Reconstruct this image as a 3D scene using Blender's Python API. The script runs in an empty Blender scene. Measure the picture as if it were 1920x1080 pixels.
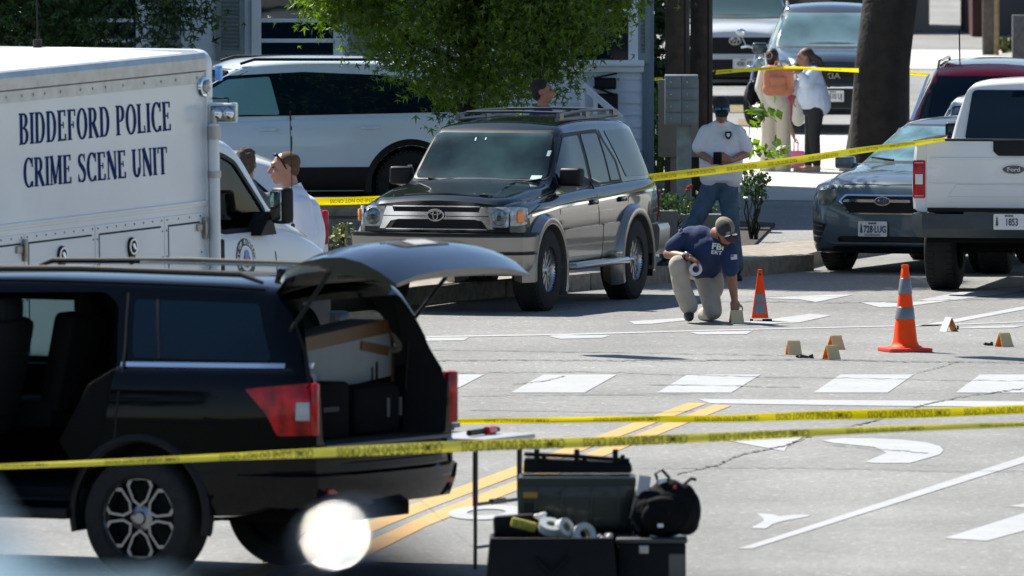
import bpy,bmesh,math,random
import numpy as np
from mathutils import Vector,Matrix
from mathutils.bvhtree import BVHTree
from mathutils.geometry import delaunay_2d_cdt
PI=math.pi
RD=math.radians
random.seed(7)
SC=bpy.context.scene
# ---------------------------------------------------------------- camera
HC=5.45; FP=24000.0; TP=(540+505)/FP; PITCH=math.atan(TP)
cam=bpy.data.cameras.new('camera'); cob=bpy.data.objects.new('camera',cam); SC.collection.objects.link(cob)
cam.sensor_width=36; cam.lens=450; cam.clip_start=1; cam.clip_end=3000
cob.location=(0,0,HC); cob.rotation_euler=(PI/2-PITCH,0,0)
cam.dof.use_dof=True; cam.dof.focus_distance=121; cam.dof.aperture_fstop=8.5
SC.camera=cob
# ---------------------------------------------------------------- light
SUNV=Vector((-.46,.52,.86)).normalized()
w=bpy.data.worlds.new('World'); SC.world=w; w.use_nodes=True
nt=w.node_tree; bg=nt.nodes['Background']; sk=nt.nodes.new('ShaderNodeTexSky'); sk.sky_type='NISHITA'; sk.sun_disc=False
sk.sun_elevation=math.asin(SUNV.z); sk.sun_rotation=math.atan2(SUNV.x,SUNV.y); sk.altitude=50; sk.dust_density=.25; sk.ozone_density=3
nt.links.new(sk.outputs[0],bg.inputs[0]); bg.inputs[1].default_value=.067
sl=bpy.data.lights.new('sun','SUN'); sl.energy=4.8; sl.angle=RD(.55); sl.color=(1,.95,.87)
so=bpy.data.objects.new('sun',sl); SC.collection.objects.link(so); so.rotation_euler=SUNV.to_track_quat('Z','Y').to_euler()
SC.view_settings.view_transform='Standard'; SC.view_settings.look='None'; SC.view_settings.gamma=1; SC.view_settings.exposure=1.0
# ---------------------------------------------------------------- projection used to lay the place out
CF=Vector((0,math.cos(PITCH),-math.sin(PITCH))); CU=Vector((0,math.sin(PITCH),math.cos(PITCH)))
def ray(px,py): return CF+Vector(((px-960)/FP,0,0))+CU*((540-py)/FP)
def G(px,py,z=0.0):
    r=ray(px,py); t=(z-HC)/r.z; return Vector((r.x*t,r.y*t,z))
def W(px,py,d):
    r=ray(px,py); t=d/r.y; return Vector((r.x*t,d,HC+r.z*t))
def SP(d): return FP/d
# ---------------------------------------------------------------- materials
MATS={}
def mat(name,col,rough=.5,metal=0,coat=0,var=0,scale=8,bump=0,spec=.5,emit=0,alpha=1,trans=0,crough=.03,detail=4,bscale=None):
    if name in MATS: return MATS[name]
    m=bpy.data.materials.new(name); m.use_nodes=True; n=m.node_tree.nodes; l=m.node_tree.links; b=n['Principled BSDF']
    b.inputs['Base Color'].default_value=(*col,1); b.inputs['Roughness'].default_value=rough; b.inputs['Metallic'].default_value=metal
    b.inputs['Coat Weight'].default_value=coat; b.inputs['Coat Roughness'].default_value=crough; b.inputs['Specular IOR Level'].default_value=spec
    if trans: b.inputs['Transmission Weight'].default_value=trans; b.inputs['IOR'].default_value=1.1
    if alpha<1: b.inputs['Alpha'].default_value=alpha
    if emit: b.inputs['Emission Color'].default_value=(*col,1); b.inputs['Emission Strength'].default_value=emit
    if var or bump:
        tc=n.new('ShaderNodeTexCoord'); nz=n.new('ShaderNodeTexNoise'); nz.inputs['Scale'].default_value=scale; nz.inputs['Detail'].default_value=detail
        l.new(tc.outputs['Object'],nz.inputs[0])
        if var:
            mp=n.new('ShaderNodeMapRange'); mp.inputs[1].default_value=.3; mp.inputs[2].default_value=.7; mp.inputs[3].default_value=1-var; mp.inputs[4].default_value=1+var
            mx=n.new('ShaderNodeVectorMath'); mx.operation='SCALE'; mx.inputs[0].default_value=col
            l.new(nz.outputs[0],mp.inputs[0]); l.new(mp.outputs[0],mx.inputs['Scale']); l.new(mx.outputs[0],b.inputs['Base Color'])
        if bump:
            nb=nz
            if bscale: nb=n.new('ShaderNodeTexNoise'); nb.inputs['Scale'].default_value=bscale; nb.inputs['Detail'].default_value=3; l.new(tc.outputs['Object'],nb.inputs[0])
            bu=n.new('ShaderNodeBump'); bu.inputs['Strength'].default_value=bump; bu.inputs['Distance'].default_value=.02; l.new(nb.outputs[0],bu.inputs['Height']); l.new(bu.outputs[0],b.inputs['Normal'])
    MATS[name]=m; return m
def paint(name,col,metal=0,rough=.35,dust=.06,ior=1.42,spec=.1):
    # car paint: clear coat with a little uneven dust
    m=mat(name,col,rough,metal,1.0)
    n=m.node_tree.nodes; l=m.node_tree.links; b=n['Principled BSDF']
    b.inputs['Specular IOR Level'].default_value=spec; b.inputs['Coat IOR'].default_value=ior
    if not n.get('dz'):
        tc=n.new('ShaderNodeTexCoord'); nz=n.new('ShaderNodeTexNoise'); nz.name='dz'; nz.inputs['Scale'].default_value=3; nz.inputs['Detail'].default_value=6
        mp=n.new('ShaderNodeMapRange'); mp.inputs[1].default_value=.35; mp.inputs[2].default_value=.75; mp.inputs[3].default_value=.02; mp.inputs[4].default_value=dust+.04
        l.new(tc.outputs['Object'],nz.inputs[0]); l.new(nz.outputs[0],mp.inputs[0]); l.new(mp.outputs[0],b.inputs['Coat Roughness'])
    return m
SPLIT={'fender_flare','wheel_arch_trim','arch_cladding','mud_flap','pole_collar','sticker','fog_lamp_housing','door_gap','bumper_strip','wiper','bonnet_gap','straps','blue_strobe','pillar_trim','crossbar','strap'}
# ---------------------------------------------------------------- mesh builder
class MB:
    def __init__(s,M=None): s.v=[];s.f=[];s.m=[];s.M=M or Matrix();s.mi=0
    def add(s,vs,fs):
        n=len(s.v); M=s.M
        s.v+=[tuple(M@Vector(p)) for p in vs]; s.f+=[tuple(i+n for i in f) for f in fs]; s.m+=[s.mi]*len(fs); return s
    def box(s,c,d,rot=None):
        hx,hy,hz=d[0]/2,d[1]/2,d[2]/2; c=Vector(c); vs=[]
        for x in(-hx,hx):
            for y in(-hy,hy):
                for z in(-hz,hz):
                    p=Vector((x,y,z)); vs.append((rot@p if rot else p)+c)
        return s.add(vs,[(0,1,3,2),(4,6,7,5),(0,4,5,1),(2,3,7,6),(0,2,6,4),(1,5,7,3)])
    def rings(s,rs,cap=True,closed=True):
        n=len(rs[0]); vs=[p for r in rs for p in r]; fs=[]
        for i in range(len(rs)-1):
            for j in range(n if closed else n-1):
                k=(j+1)%n; fs.append((i*n+j,i*n+k,(i+1)*n+k,(i+1)*n+j))
        if cap: fs.append(tuple(range(n-1,-1,-1))); fs.append(tuple((len(rs)-1)*n+j for j in range(n)))
        return s.add(vs,fs)
    def cyl(s,p0,p1,r0,r1=None,n=16,cap=True):
        p0=Vector(p0);p1=Vector(p1); r1=r0 if r1 is None else r1
        q=(p1-p0).to_track_quat('Z','Y'); rs=[]
        for p,r in((p0,r0),(p1,r1)): rs.append([p+q@Vector((r*math.cos(a*2*PI/n),r*math.sin(a*2*PI/n),0)) for a in range(n)])
        return s.rings(rs,cap)
    def tube(s,pts,r,n=8,cap=True):
        pts=[Vector(p) for p in pts]; rs=[]; up=None
        for i,p in enumerate(pts):
            t=(pts[min(i+1,len(pts)-1)]-pts[max(i-1,0)]).normalized()
            if up is None: up=t.orthogonal().normalized()
            up=(up-t*up.dot(t)).normalized(); b=t.cross(up); rr=r[i] if isinstance(r,(list,tuple)) else r
            rs.append([p+(up*math.cos(a*2*PI/n)+b*math.sin(a*2*PI/n))*rr for a in range(n)])
        return s.rings(rs,cap)
    def lathe(s,prof,c=(0,0,0),ax=(0,0,1),n=32,cap=True,a0=0):
        q=Vector(ax).to_track_quat('Z','Y'); c=Vector(c)
        return s.rings([[c+q@Vector((r*math.cos(a0+a*2*PI/n),r*math.sin(a0+a*2*PI/n),z)) for a in range(n)] for r,z in prof],cap)
    def prism(s,poly,a,b,ax='x'):
        f={'x':lambda u,v,t:(t,u,v),'y':lambda u,v,t:(u,t,v),'z':lambda u,v,t:(u,v,t)}[ax]
        return s.rings([[f(u,v,a) for u,v in poly],[f(u,v,b) for u,v in poly]])
    def ell(s,c,r,rot=None,n=16,m=10):
        c=Vector(c); rs=[]
        for i in range(m+1):
            t=-PI/2+PI*i/m; cz=max(math.cos(t),1e-3)
            ring=[]
            for a in range(n):
                p=Vector((r[0]*cz*math.cos(a*2*PI/n),r[1]*cz*math.sin(a*2*PI/n),r[2]*math.sin(t)))
                ring.append(c+(rot@p if rot else p))
            rs.append(ring)
        return s.rings(rs)
    def cap_(s,p0,p1,r0,r1,n=12):
        p0=Vector(p0);p1=Vector(p1); d=p1-p0
        if d.length<1e-5: return s.ell(p0,(r0,r0,r0))
        q=d.to_track_quat('Z','Y'); L=d.length; pr=[]
        for i in range(5): t=-PI/2+PI/2*i/4; pr.append((max(r0*math.cos(t),1e-3),r0*math.sin(t)))
        for i in range(5): t=PI/2*i/4; pr.append((max(r1*math.cos(t),1e-3),L+r1*math.sin(t)))
        return s.rings([[p0+q@Vector((r*math.cos(a*2*PI/n),r*math.sin(a*2*PI/n),z)) for a in range(n)] for r,z in pr])
    def sweep(s,path,sec,closed=False,up=(0,0,1)):
        # path points + section (n,u) : n = side normal (t x up), u = up
        path=[Vector(p) for p in path]; up=Vector(up); rs=[]; N=len(path)
        for i,p in enumerate(path):
            a=path[(i-1)%N] if closed else path[max(i-1,0)]; b=path[(i+1)%N] if closed else path[min(i+1,N-1)]
            t=(b-a).normalized(); nn=t.cross(up).normalized(); rs.append([p+nn*u+up*v for u,v in sec])
        if closed: rs.append(rs[0]); return s.rings(rs,False)
        return s.rings(rs)
    def text(s,body,M,size=1,depth=.01,bold=0,sx=1,align='CENTER',fn=None,res=3,spacing=1):
        cu=bpy.data.curves.new('t','FONT'); cu.body=body; cu.size=size; cu.align_x=align; cu.align_y='CENTER'; cu.extrude=depth/2; cu.offset=bold; cu.resolution_u=res; cu.space_character=spacing
        o=bpy.data.objects.new('t',cu); SC.collection.objects.link(o); dg=bpy.context.evaluated_depsgraph_get(); me=bpy.data.meshes.new_from_object(o.evaluated_get(dg))
        vs=[Vector((v.co.x*sx,v.co.y,v.co.z)) for v in me.vertices]
        vs=[fn(v) for v in vs] if fn else [M@v for v in vs]
        s.add(vs,[tuple(p.vertices) for p in me.polygons]); bpy.data.objects.remove(o); bpy.data.curves.remove(cu); bpy.data.meshes.remove(me); return s
    def mesh(s,name,mats,sharp=35,bevel=0,seg=2,recalc=True,weld=True):
        me=bpy.data.meshes.new(name); me.from_pydata(s.v,[],s.f)
        for m in mats: me.materials.append(m)
        me.polygons.foreach_set('material_index',s.m)
        if recalc or bevel:
            bm=bmesh.new(); bm.from_mesh(me)
            if weld: bmesh.ops.remove_doubles(bm,verts=bm.verts,dist=1e-5)
            if recalc: bmesh.ops.recalc_face_normals(bm,faces=bm.faces)
            if bevel:
                es=[e for e in bm.edges if len(e.link_faces)==2 and e.calc_face_angle(0)>RD(30)]
                bmesh.ops.bevel(bm,geom=es,offset=bevel,segments=seg,profile=.5,affect='EDGES',clamp_overlap=True)
            bm.to_mesh(me); bm.free()
        if sharp is not None:
            me.shade_smooth(); me.set_sharp_from_angle(angle=RD(sharp))
        me.update(); return me
    def pieces(s):
        p=list(range(len(s.v)))
        def fd(i):
            while p[i]!=i: p[i]=p[p[i]]; i=p[i]
            return i
        for f in s.f:
            a=fd(f[0])
            for i in f[1:]: p[fd(i)]=a
        g={}
        for k,f in enumerate(s.f): g.setdefault(fd(f[0]),[]).append(k)
        out=[]
        for fs in g.values():
            m=MB(); ix={}
            for k in fs:
                for i in s.f[k]:
                    if i not in ix: ix[i]=len(m.v); m.v.append(s.v[i])
                m.f.append(tuple(ix[i] for i in s.f[k])); m.m.append(s.m[k])
            out.append(m)
        return out
    def build(s,name,mats,parent=None,**k):
        if name in SPLIT:
            ps=s.pieces()
            if len(ps)>1: return [p.build(name,mats,parent,**k) if len(p.pieces())==1 else None for p in ps][0]
        if not isinstance(mats,(list,tuple)): mats=[mats]
        return link(name,s.mesh(name,mats,**k),parent)
def link(name,me,parent=None):
    o=bpy.data.objects.new(name,me); SC.collection.objects.link(o)
    if parent: o.parent=parent
    return o
def tag(o,label=None,cat=None,group=None,kind=None):
    if label:o['label']=label
    if cat:o['category']=cat
    if group:o['group']=group
    if kind:o['kind']=kind
    return o
def thing(name,label,cat,loc=(0,0,0),rz=0,group=None,rot=None):
    o=bpy.data.objects.new(name,None); SC.collection.objects.link(o); o.location=loc; o.rotation_euler=rot or (0,0,rz); o.empty_display_size=.2
    return tag(o,label,cat,group)
def copytree(o,parent=None):
    c=o.copy(); SC.collection.objects.link(c)
    if parent: c.parent=parent
    for ch in [x for x in SC.objects if x.parent==o and x is not c]: copytree(ch,c)
    return c
def rpoly(pts,r,n=4):
    out=[]; N=len(pts)
    for i in range(N):
        a=Vector(pts[i-1]);b=Vector(pts[i]);c=Vector(pts[(i+1)%N]); rr=r[i] if isinstance(r,(list,tuple)) else r
        if rr<=0: out.append(tuple(b)); continue
        d1=(a-b);d2=(c-b); q=min(rr,d1.length*.45,d2.length*.45); p1=b+d1.normalized()*q; p2=b+d2.normalized()*q
        for k in range(n+1):
            t=k/n; out.append(tuple(p1*(1-t)**2+b*2*t*(1-t)+p2*t*t))
    return out
def boolean(me,cutters,op='DIFFERENCE'):
    o=bpy.data.objects.new('b',me); SC.collection.objects.link(o); cs=[]
    for c in cutters:
        co=bpy.data.objects.new('c',c); SC.collection.objects.link(co); cs.append(co)
        md=o.modifiers.new('b','BOOLEAN'); md.operation=op; md.solver='EXACT'; md.object=co
    dg=bpy.context.evaluated_depsgraph_get(); r=bpy.data.meshes.new_from_object(o.evaluated_get(dg))
    for c in cs: bpy.data.objects.remove(c)
    bpy.data.objects.remove(o); return r
def smoothmesh(me,a=32): me.shade_smooth(); me.set_sharp_from_angle(angle=RD(a)); return me
# ---------------------------------------------------------------- loft of a car body
def pch(tab):
    tab=sorted(tab); x=[t[0] for t in tab]; y=[t[1] for t in tab]; n=len(x)
    h=[x[i+1]-x[i] for i in range(n-1)]; d=[(y[i+1]-y[i])/h[i] for i in range(n-1)]; m=[0]*n
    m[0]=d[0]; m[-1]=d[-1]
    for i in range(1,n-1):
        if d[i-1]*d[i]<=0: m[i]=0
        else:
            w1=2*h[i]+h[i-1]; w2=h[i]+2*h[i-1]; m[i]=(w1+w2)/(w1/d[i-1]+w2/d[i])
    def f(q):
        if q<=x[0]: return y[0]
        if q>=x[-1]: return y[-1]
        i=0
        while q>x[i+1]: i+=1
        t=(q-x[i])/h[i]; t2=t*t;t3=t2*t
        return (2*t3-3*t2+1)*y[i]+(t3-2*t2+t)*h[i]*m[i]+(-2*t3+3*t2)*y[i+1]+(t3-t2)*h[i]*m[i+1]
    return f
def lin(tab):
    tab=sorted(tab)
    def f(q):
        if q<=tab[0][0]: return tab[0][1]
        for (a,b),(c,d) in zip(tab,tab[1:]):
            if q<=c: return b+(d-b)*(q-a)/(c-a) if c>a else d
        return tab[-1][1]
    return f
def carbody(T,step=.07,tuck=.03,shr=.085,crown=.03,rc=.08,extra=()):
    top,belt,wd,rw,bot=pch(T['top']),pch(T['belt']),pch(T['w']),pch(T['rw']),pch(T['bot'])
    x0=min(t[0] for t in T['top']); x1=max(t[0] for t in T['top'])
    xs=set(round(x0+(x1-x0)*i/int((x1-x0)/step),4) for i in range(int((x1-x0)/step)+1))
    tt=sorted(T['top'])
    for (a,b),(c,d) in zip(tt,tt[1:]):
        k=2+int(abs(d-b)/.07)
        for i in range(k+1): xs.add(round(a+(c-a)*i/k,4))
    xs=sorted(xs); ys=[xs[0]]
    for x in xs[1:]:
        if x-ys[-1]>.008: ys.append(x)
    if xs[-1]-ys[-1]>1e-4: ys[-1]=xs[-1]
    rs=[]
    for x in ys:
        zt,zs,Wd,Rw,zb=top(x),belt(x),wd(x),rw(x),bot(x)
        zs=min(zs,zt-.012); H=zs-zb; zc=max(zs+.3*(zt-zs),zt-rc); Rw=min(Rw,Wd-shr*.6)
        h=[(0,zb),(Wd-.14,zb),(Wd-.05,zb+.012),(Wd-.02,zb+.09*H),(Wd-.004,zb+.28*H),(Wd,zb+.5*H),(Wd-.003,zb+.68*H),(Wd-tuck*.5,zb+.84*H),(Wd-tuck,zb+.93*H),(Wd-tuck-.02,zb+.975*H),(Wd-shr,zs)]
        for t in(.25,.5,.75): h.append(((Wd-shr)*(1-t)+Rw*t+.012*math.sin(PI*t),zs+(zc-zs)*t))
        g=min(1,(zt-zs)/.2)
        h+=[(Rw,zc),(Rw-.018*1,zc+(zt-zc)*.45),(Rw-.055,zc+(zt-zc)*.82),(Rw-.13,zt)]
        a=max(Rw-.13,.1); cr=crown
        for t in(.7,.35): h.append((a*t,zt+cr*(1-t*t)*.999))
        h.append((0,zt+cr))
        ring=[(x,y,z) for y,z in h]+[(x,-y,z) for y,z in reversed(h[1:-1])]
        rs.append(ring)
    return rs
def bvh_of(me): return BVHTree.FromPolygons([v.co.copy() for v in me.vertices],[tuple(p.vertices) for p in me.polygons])
VD={'L':((0,-1,0),lambda u,v:(u,6,v)),'R':((0,1,0),lambda u,v:(u,-6,v)),'F':((-1,0,0),lambda u,v:(9,u,v)),'B':((1,0,0),lambda u,v:(-9,u,v)),'T':((0,0,-1),lambda u,v:(u,v,9))}
def cast(bvh,view,u,v):
    d,f=VD[view]; d=Vector(d); o=Vector(f(u,v)); h=bvh.ray_cast(o,d)
    return h[0]
def decal(mb,bvh,poly,view,off=.005,grid=.12,back=.02,maxdev=None):
    d=Vector(VD[view][0]); B=[]; N=len(poly)
    for i in range(N):
        a=Vector(poly[i]);b=Vector(poly[(i+1)%N]); k=max(1,int((b-a).length/grid))
        for j in range(k): B.append(a+(b-a)*j/k)
    P=list(B); us=[p.x for p in B]; vs=[p.y for p in B]
    def inside(x,y):
        c=False
        for i in range(len(B)):
            x1,y1=B[i];x2,y2=B[i-1]
            if (y1>y)!=(y2>y) and x<(x2-x1)*(y-y1)/(y2-y1)+x1: c=not c
        return c
    u=min(us)+grid*.5
    while u<max(us):
        v=min(vs)+grid*.5
        while v<max(vs):
            if inside(u,v) and min((Vector((u,v))-b).length for b in B)>grid*.3: P.append(Vector((u,v)))
            v+=grid
        u+=grid
    n=len(B); r=delaunay_2d_cdt([p.to_2d() if len(p)>2 else p for p in P],[],[list(range(n))],1,1e-5)
    V,F=r[0],r[2]; pts=[]; hits=[cast(bvh,view,p.x,p.y) for p in V]
    ok=[h for h in hits if h is not None]
    if not ok: return
    for p,h in zip(V,hits):
        if h is None:
            j=min((i for i in range(len(V)) if hits[i] is not None),key=lambda i:(V[i]-p).length); h0=hits[j]; o=Vector(VD[view][1](p.x,p.y)); h=o+d*((h0-o).dot(d))
        pts.append(h-d*off)
    nV=len(pts); vs=pts+[p+d*back for p in pts]
    fs=[tuple(f) for f in F]
    cnt={}
    for f in F:
        for i in range(len(f)):
            e=tuple(sorted((f[i],f[(i+1)%len(f)]))); cnt[e]=cnt.get(e,0)+1
    fs+=[(a,b,b+nV,a+nV) for (a,b),c in cnt.items() if c==1]
    fs+=[tuple(i+nV for i in reversed(f)) for f in F]
    mb.add(vs,fs)
def strip(mb,bvh,pts,view,wd=.012,off=.004,back=.01,step=.15):
    # narrow ribbon along 2d polyline on the body
    pl=[Vector(p) for p in pts]; q=[]
    for a,b in zip(pl,pl[1:]):
        k=max(1,int((b-a).length/step))
        q+=[a+(b-a)*i/k for i in range(k)]
    q.append(pl[-1]); L=[];Rr=[]
    for i,p in enumerate(q):
        t=(q[min(i+1,len(q)-1)]-q[max(i-1,0)]).normalized(); n=Vector((-t.y,t.x))*wd/2; L.append(p+n);Rr.append(p-n)
    d=Vector(VD[view][0]); vs=[]
    for a,b in zip(L,Rr):
        ha=cast(bvh,view,*a);hb=cast(bvh,view,*b)
        if ha is None or hb is None: continue
        vs+=[ha-d*off,hb-d*off,hb+d*back,ha+d*back]
    n=len(vs)//4
    if n<2:return
    mb.rings([vs[i*4:i*4+4] for i in range(n)])
def sidepoly(poly,bvh,mb,view,**k): decal(mb,bvh,poly,view,**k)
# wheels ---------------------------------------------------------
def wheel_mesh(r,w,rr,style,y=1):
    t=MB(); q=w/2
    t.lathe([(rr*.96,-q*.8),(rr*1.02,-q),(r*.90,-q*1.02),(r*.965,-q*.9),(r*.992,-q*.7),(r,-q*.3),(r,q*.3),(r*.992,q*.7),(r*.965,q*.9),(r*.90,q*1.02),(rr*1.02,q),(rr*.96,q*.8)],ax=(0,1,0),n=56,cap=False)
    for i in range(44 if style!='loop' else 0):       # tread blocks
        a=i*2*PI/44; rot=Matrix.Rotation(-a,3,'Y')
        for sgn in(-1,1): t.box(rot@Vector((r*.997,sgn*q*.62,0)),(.018,q*.42,r*.085),rot)
    t.lathe([(.05,-q*.5),(rr*.97,-q*.5),(rr*.97,q*.2)],ax=(0,1,0),n=40,cap=False)
    m=MB(); f=q*.55
    m.lathe([(rr*.90,f-.05),(rr*.93,f+.02),(rr*.99,f+.045),(rr*1.03,f+.03),(rr*1.02,f-.02),(rr*.97,-q*.6)],ax=(0,1,0),n=48,cap=False)
    def bar(pts,wa,dep,sub=.0): # spoke polygon in wheel plane
        m.M=Matrix.Identity(4)
        m.prism(pts,f-.035+sub,f+dep+sub,'y')
    def rotp(p,a): return (p[0]*math.cos(a)-p[1]*math.sin(a),p[0]*math.sin(a)+p[1]*math.cos(a))
    if style=='six':   # five paired chunky spokes
        for i in range(6):
            a=i*2*PI/6+.2; 
            for s in(-1,1): bar([rotp(p,a) for p in[(rr*.18,s*.012),(rr*.5,s*.012),(rr*.95,s*rr*.10),(rr*.95,s*rr*.34),(rr*.45,s*rr*.2),(rr*.18,s*rr*.16)]],0,.02)
        m.lathe([(.001,f+.035),(rr*.14,f+.035),(rr*.2,f+.02),(rr*.26,f-.01),(rr*.26,f-.04)],ax=(0,1,0),n=24,cap=False)
    elif style=='loop': # hexagonal loops
        for i in range(6):
            a=i*2*PI/6+.52
            o=[(rr*.26,0),(rr*.40,rr*.2),(rr*.78,rr*.36),(rr*.97,rr*.26),(rr*.985,0)]; o=o+[(x,-yy) for x,yy in reversed(o[1:-1])]
            c=(rr*.62,0); n_=[(c[0]+(x-c[0])*.80,yy*.79) for x,yy in o]
            N=len(o); oo=[rotp(p,a) for p in o]; ii=[rotp(p,a) for p in n_]
            vs=[(x,f+.02,z) for x,z in oo]+[(x,f+.02,z) for x,z in ii]+[(x,f-.03,z) for x,z in oo]+[(x,f-.03,z) for x,z in ii]
            fs=[]
            for k in range(N):
                j=(k+1)%N; fs+=[(k,j,N+j,N+k),(2*N+k,3*N+k,3*N+j,2*N+j),(k,2*N+k,2*N+j,j),(N+k,N+j,3*N+j,3*N+k)]
            m.add(vs,fs)
        m.lathe([(.001,f+.03),(rr*.13,f+.03),(rr*.16,f+.015),(rr*.3,f-.0),(rr*.3,f-.04)],ax=(0,1,0),n=24,cap=False)
    else:
        for i in range(5):
            a=i*2*PI/5+.3; bar([rotp(p,a) for p in[(rr*.12,-rr*.13),(rr*.95,-rr*.1),(rr*.95,rr*.1),(rr*.12,rr*.13)]],0,.015)
        m.lathe([(.001,f+.03),(rr*.16,f+.03),(rr*.22,f),(rr*.22,f-.04)],ax=(0,1,0),n=24,cap=False)
    return t,m
def add_wheels(root,spots,r,w,rr,style,rim,outer=True):
    t,m=wheel_mesh(r,w,rr,style); tm=t.mesh('wheel',[M_tyre],sharp=50,weld=False); rm=m.mesh('rim',[rim],sharp=30)
    for x,y in spots:
        o=link('wheel',tm,root); o.location=(x,y,r); 
        if y<0: o.rotation_euler=(0,0,PI)
        link('rim',rm,o)
def arch(mb,cx,cz,r,w,y0,y1,a0=-10,a1=190,n=24,lip=.03):
    # fender flare; y0 body side, y1 outer face
    rs=[]
    for i in range(n+1):
        a=RD(a0+(a1-a0)*i/n); c,s=math.cos(a),math.sin(a)
        prof=[(r,y0-.12*(1 if y1>y0 else -1)),(r,y1),(r+.015,y1+.006*(1 if y1>y0 else -1)),(r+w*.55,y1),(r+w*.9,y0+(y1-y0)*.55),(r+w,y0-.01*(1 if y1>y0 else -1))]
        rs.append([(cx+c*q,yy,cz+s*q) for q,yy in prof])
    mb.rings(rs)
M_tyre=mat('tyre',(.018,.018,.018),.85,var=.2,scale=20,spec=.3)
M_black=mat('black_plastic',(.009,.009,.010),.5,var=.15,scale=12,spec=.25)
M_trim=mat('dark_trim',(.012,.012,.013),.5,spec=.25)
M_well=mat('wheel_well',(.008,.008,.008),.95,spec=.1)
M_chrome=mat('chrome',(.75,.76,.78),.08,1)
M_alloy=mat('alloy',(.55,.56,.57),.28,1,var=.08,scale=6)
M_steel=mat('brushed_steel',(.4,.4,.4),.4,1)
M_glassd=mat('dark_glass',(.004,.012,.020),.02,0,0,spec=.75)
M_glassv=mat('privacy_glass',(.002,.011,.021),.02,0,0,spec=.3)
M_lens=mat('clear_lens',(.30,.33,.36),.12,.35,1,var=.35,scale=25)
M_refl=mat('lamp_reflector',(.16,.19,.21),.18,.7,var=.6,scale=30)
M_amber=mat('amber_lens',(.9,.25,.02),.2,0,1)
M_red=mat('red_lens',(.42,.004,.008),.2,0,.3,var=.65,scale=9,spec=.3)
M_white=mat('white_vinyl',(.78,.78,.77),.5)
M_seam=mat('panel_gap',(.01,.01,.01),.9)
# ================================================================ GROUND AND ROAD
def asphalt(name,col,cs=1.0):
    m=bpy.data.materials.new(name); m.use_nodes=True; n=m.node_tree.nodes; l=m.node_tree.links; b=n['Principled BSDF']
    tc=n.new('ShaderNodeTexCoord')
    def nz(s,d=4,r=.5):
        x=n.new('ShaderNodeTexNoise'); x.inputs['Scale'].default_value=s; x.inputs['Detail'].default_value=d; x.inputs['Roughness'].default_value=r; l.new(tc.outputs['Object'],x.inputs[0]); return x
    def mr(o,a,b_,c,d):
        x=n.new('ShaderNodeMapRange'); x.inputs[1].default_value=a;x.inputs[2].default_value=b_;x.inputs[3].default_value=c;x.inputs[4].default_value=d; l.new(o,x.inputs[0]); return x.outputs[0]
    def mul(a,b_):
        x=n.new('ShaderNodeMath'); x.operation='MULTIPLY'; l.new(a,x.inputs[0]); l.new(b_,x.inputs[1]); return x.outputs[0]
    big=mr(nz(.35,5).outputs[0],.3,.7,.78,1.13); mid=mr(nz(4,6,.7).outputs[0],.3,.7,.92,1.07)
    v=n.new('ShaderNodeTexVoronoi'); v.inputs['Scale'].default_value=38; l.new(tc.outputs['Object'],v.inputs[0])
    sp=n.new('ShaderNodeSeparateColor'); l.new(v.outputs['Color'],sp.inputs[0])
    agg=mr(sp.outputs[0],0,1,.78,1.2); hi=mr(sp.outputs[1],.965,1,1,2.1)
    mpg=n.new('ShaderNodeMapping'); mpg.inputs['Rotation'].default_value=(0,0,RD(-20)); mpg.inputs['Scale'].default_value=(.9,.05,1); l.new(tc.outputs['Object'],mpg.inputs[0]); ln=nz(1.0,3); l.new(mpg.outputs[0],ln.inputs[0]); lane=mr(ln.outputs[0],.35,.65,.90,1.05)
    st=nz(1.7,6,.65); stain=mr(st.outputs[0],.66,.74,1,.80)
    f=mul(mul(mul(big,mid),mul(agg,hi)),mul(lane,stain)); sc=n.new('ShaderNodeVectorMath'); sc.operation='SCALE'; sc.inputs[0].default_value=col; l.new(f,sc.inputs['Scale']); l.new(sc.outputs[0],b.inputs['Base Color'])
    b.inputs['Roughness'].default_value=.85; bu=n.new('ShaderNodeBump'); bu.inputs['Strength'].default_value=.35; bu.inputs['Distance'].default_value=.008; l.new(sp.outputs[0],bu.inputs['Height']); l.new(bu.outputs[0],b.inputs['Normal'])
    return m
M_asph=asphalt('asphalt',(.196,.195,.186)); M_asph2=asphalt('old_asphalt',(.12,.12,.12))
def concrete(name,col,var=.12,sc=3): return mat(name,col,.9,var=var,scale=sc,bump=.3,bscale=60,detail=8)
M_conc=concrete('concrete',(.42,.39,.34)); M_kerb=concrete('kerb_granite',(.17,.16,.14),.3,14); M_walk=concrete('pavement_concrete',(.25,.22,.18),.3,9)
def flatpoly(pts,z,name,m,sub=0,kind='structure'):
    mb=MB(); mb.add([(p[0],p[1],z) for p in pts],[tuple(range(len(pts)))]); o=mb.build(name,m,sharp=None,recalc=False); tag(o,kind=kind); return o
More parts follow.
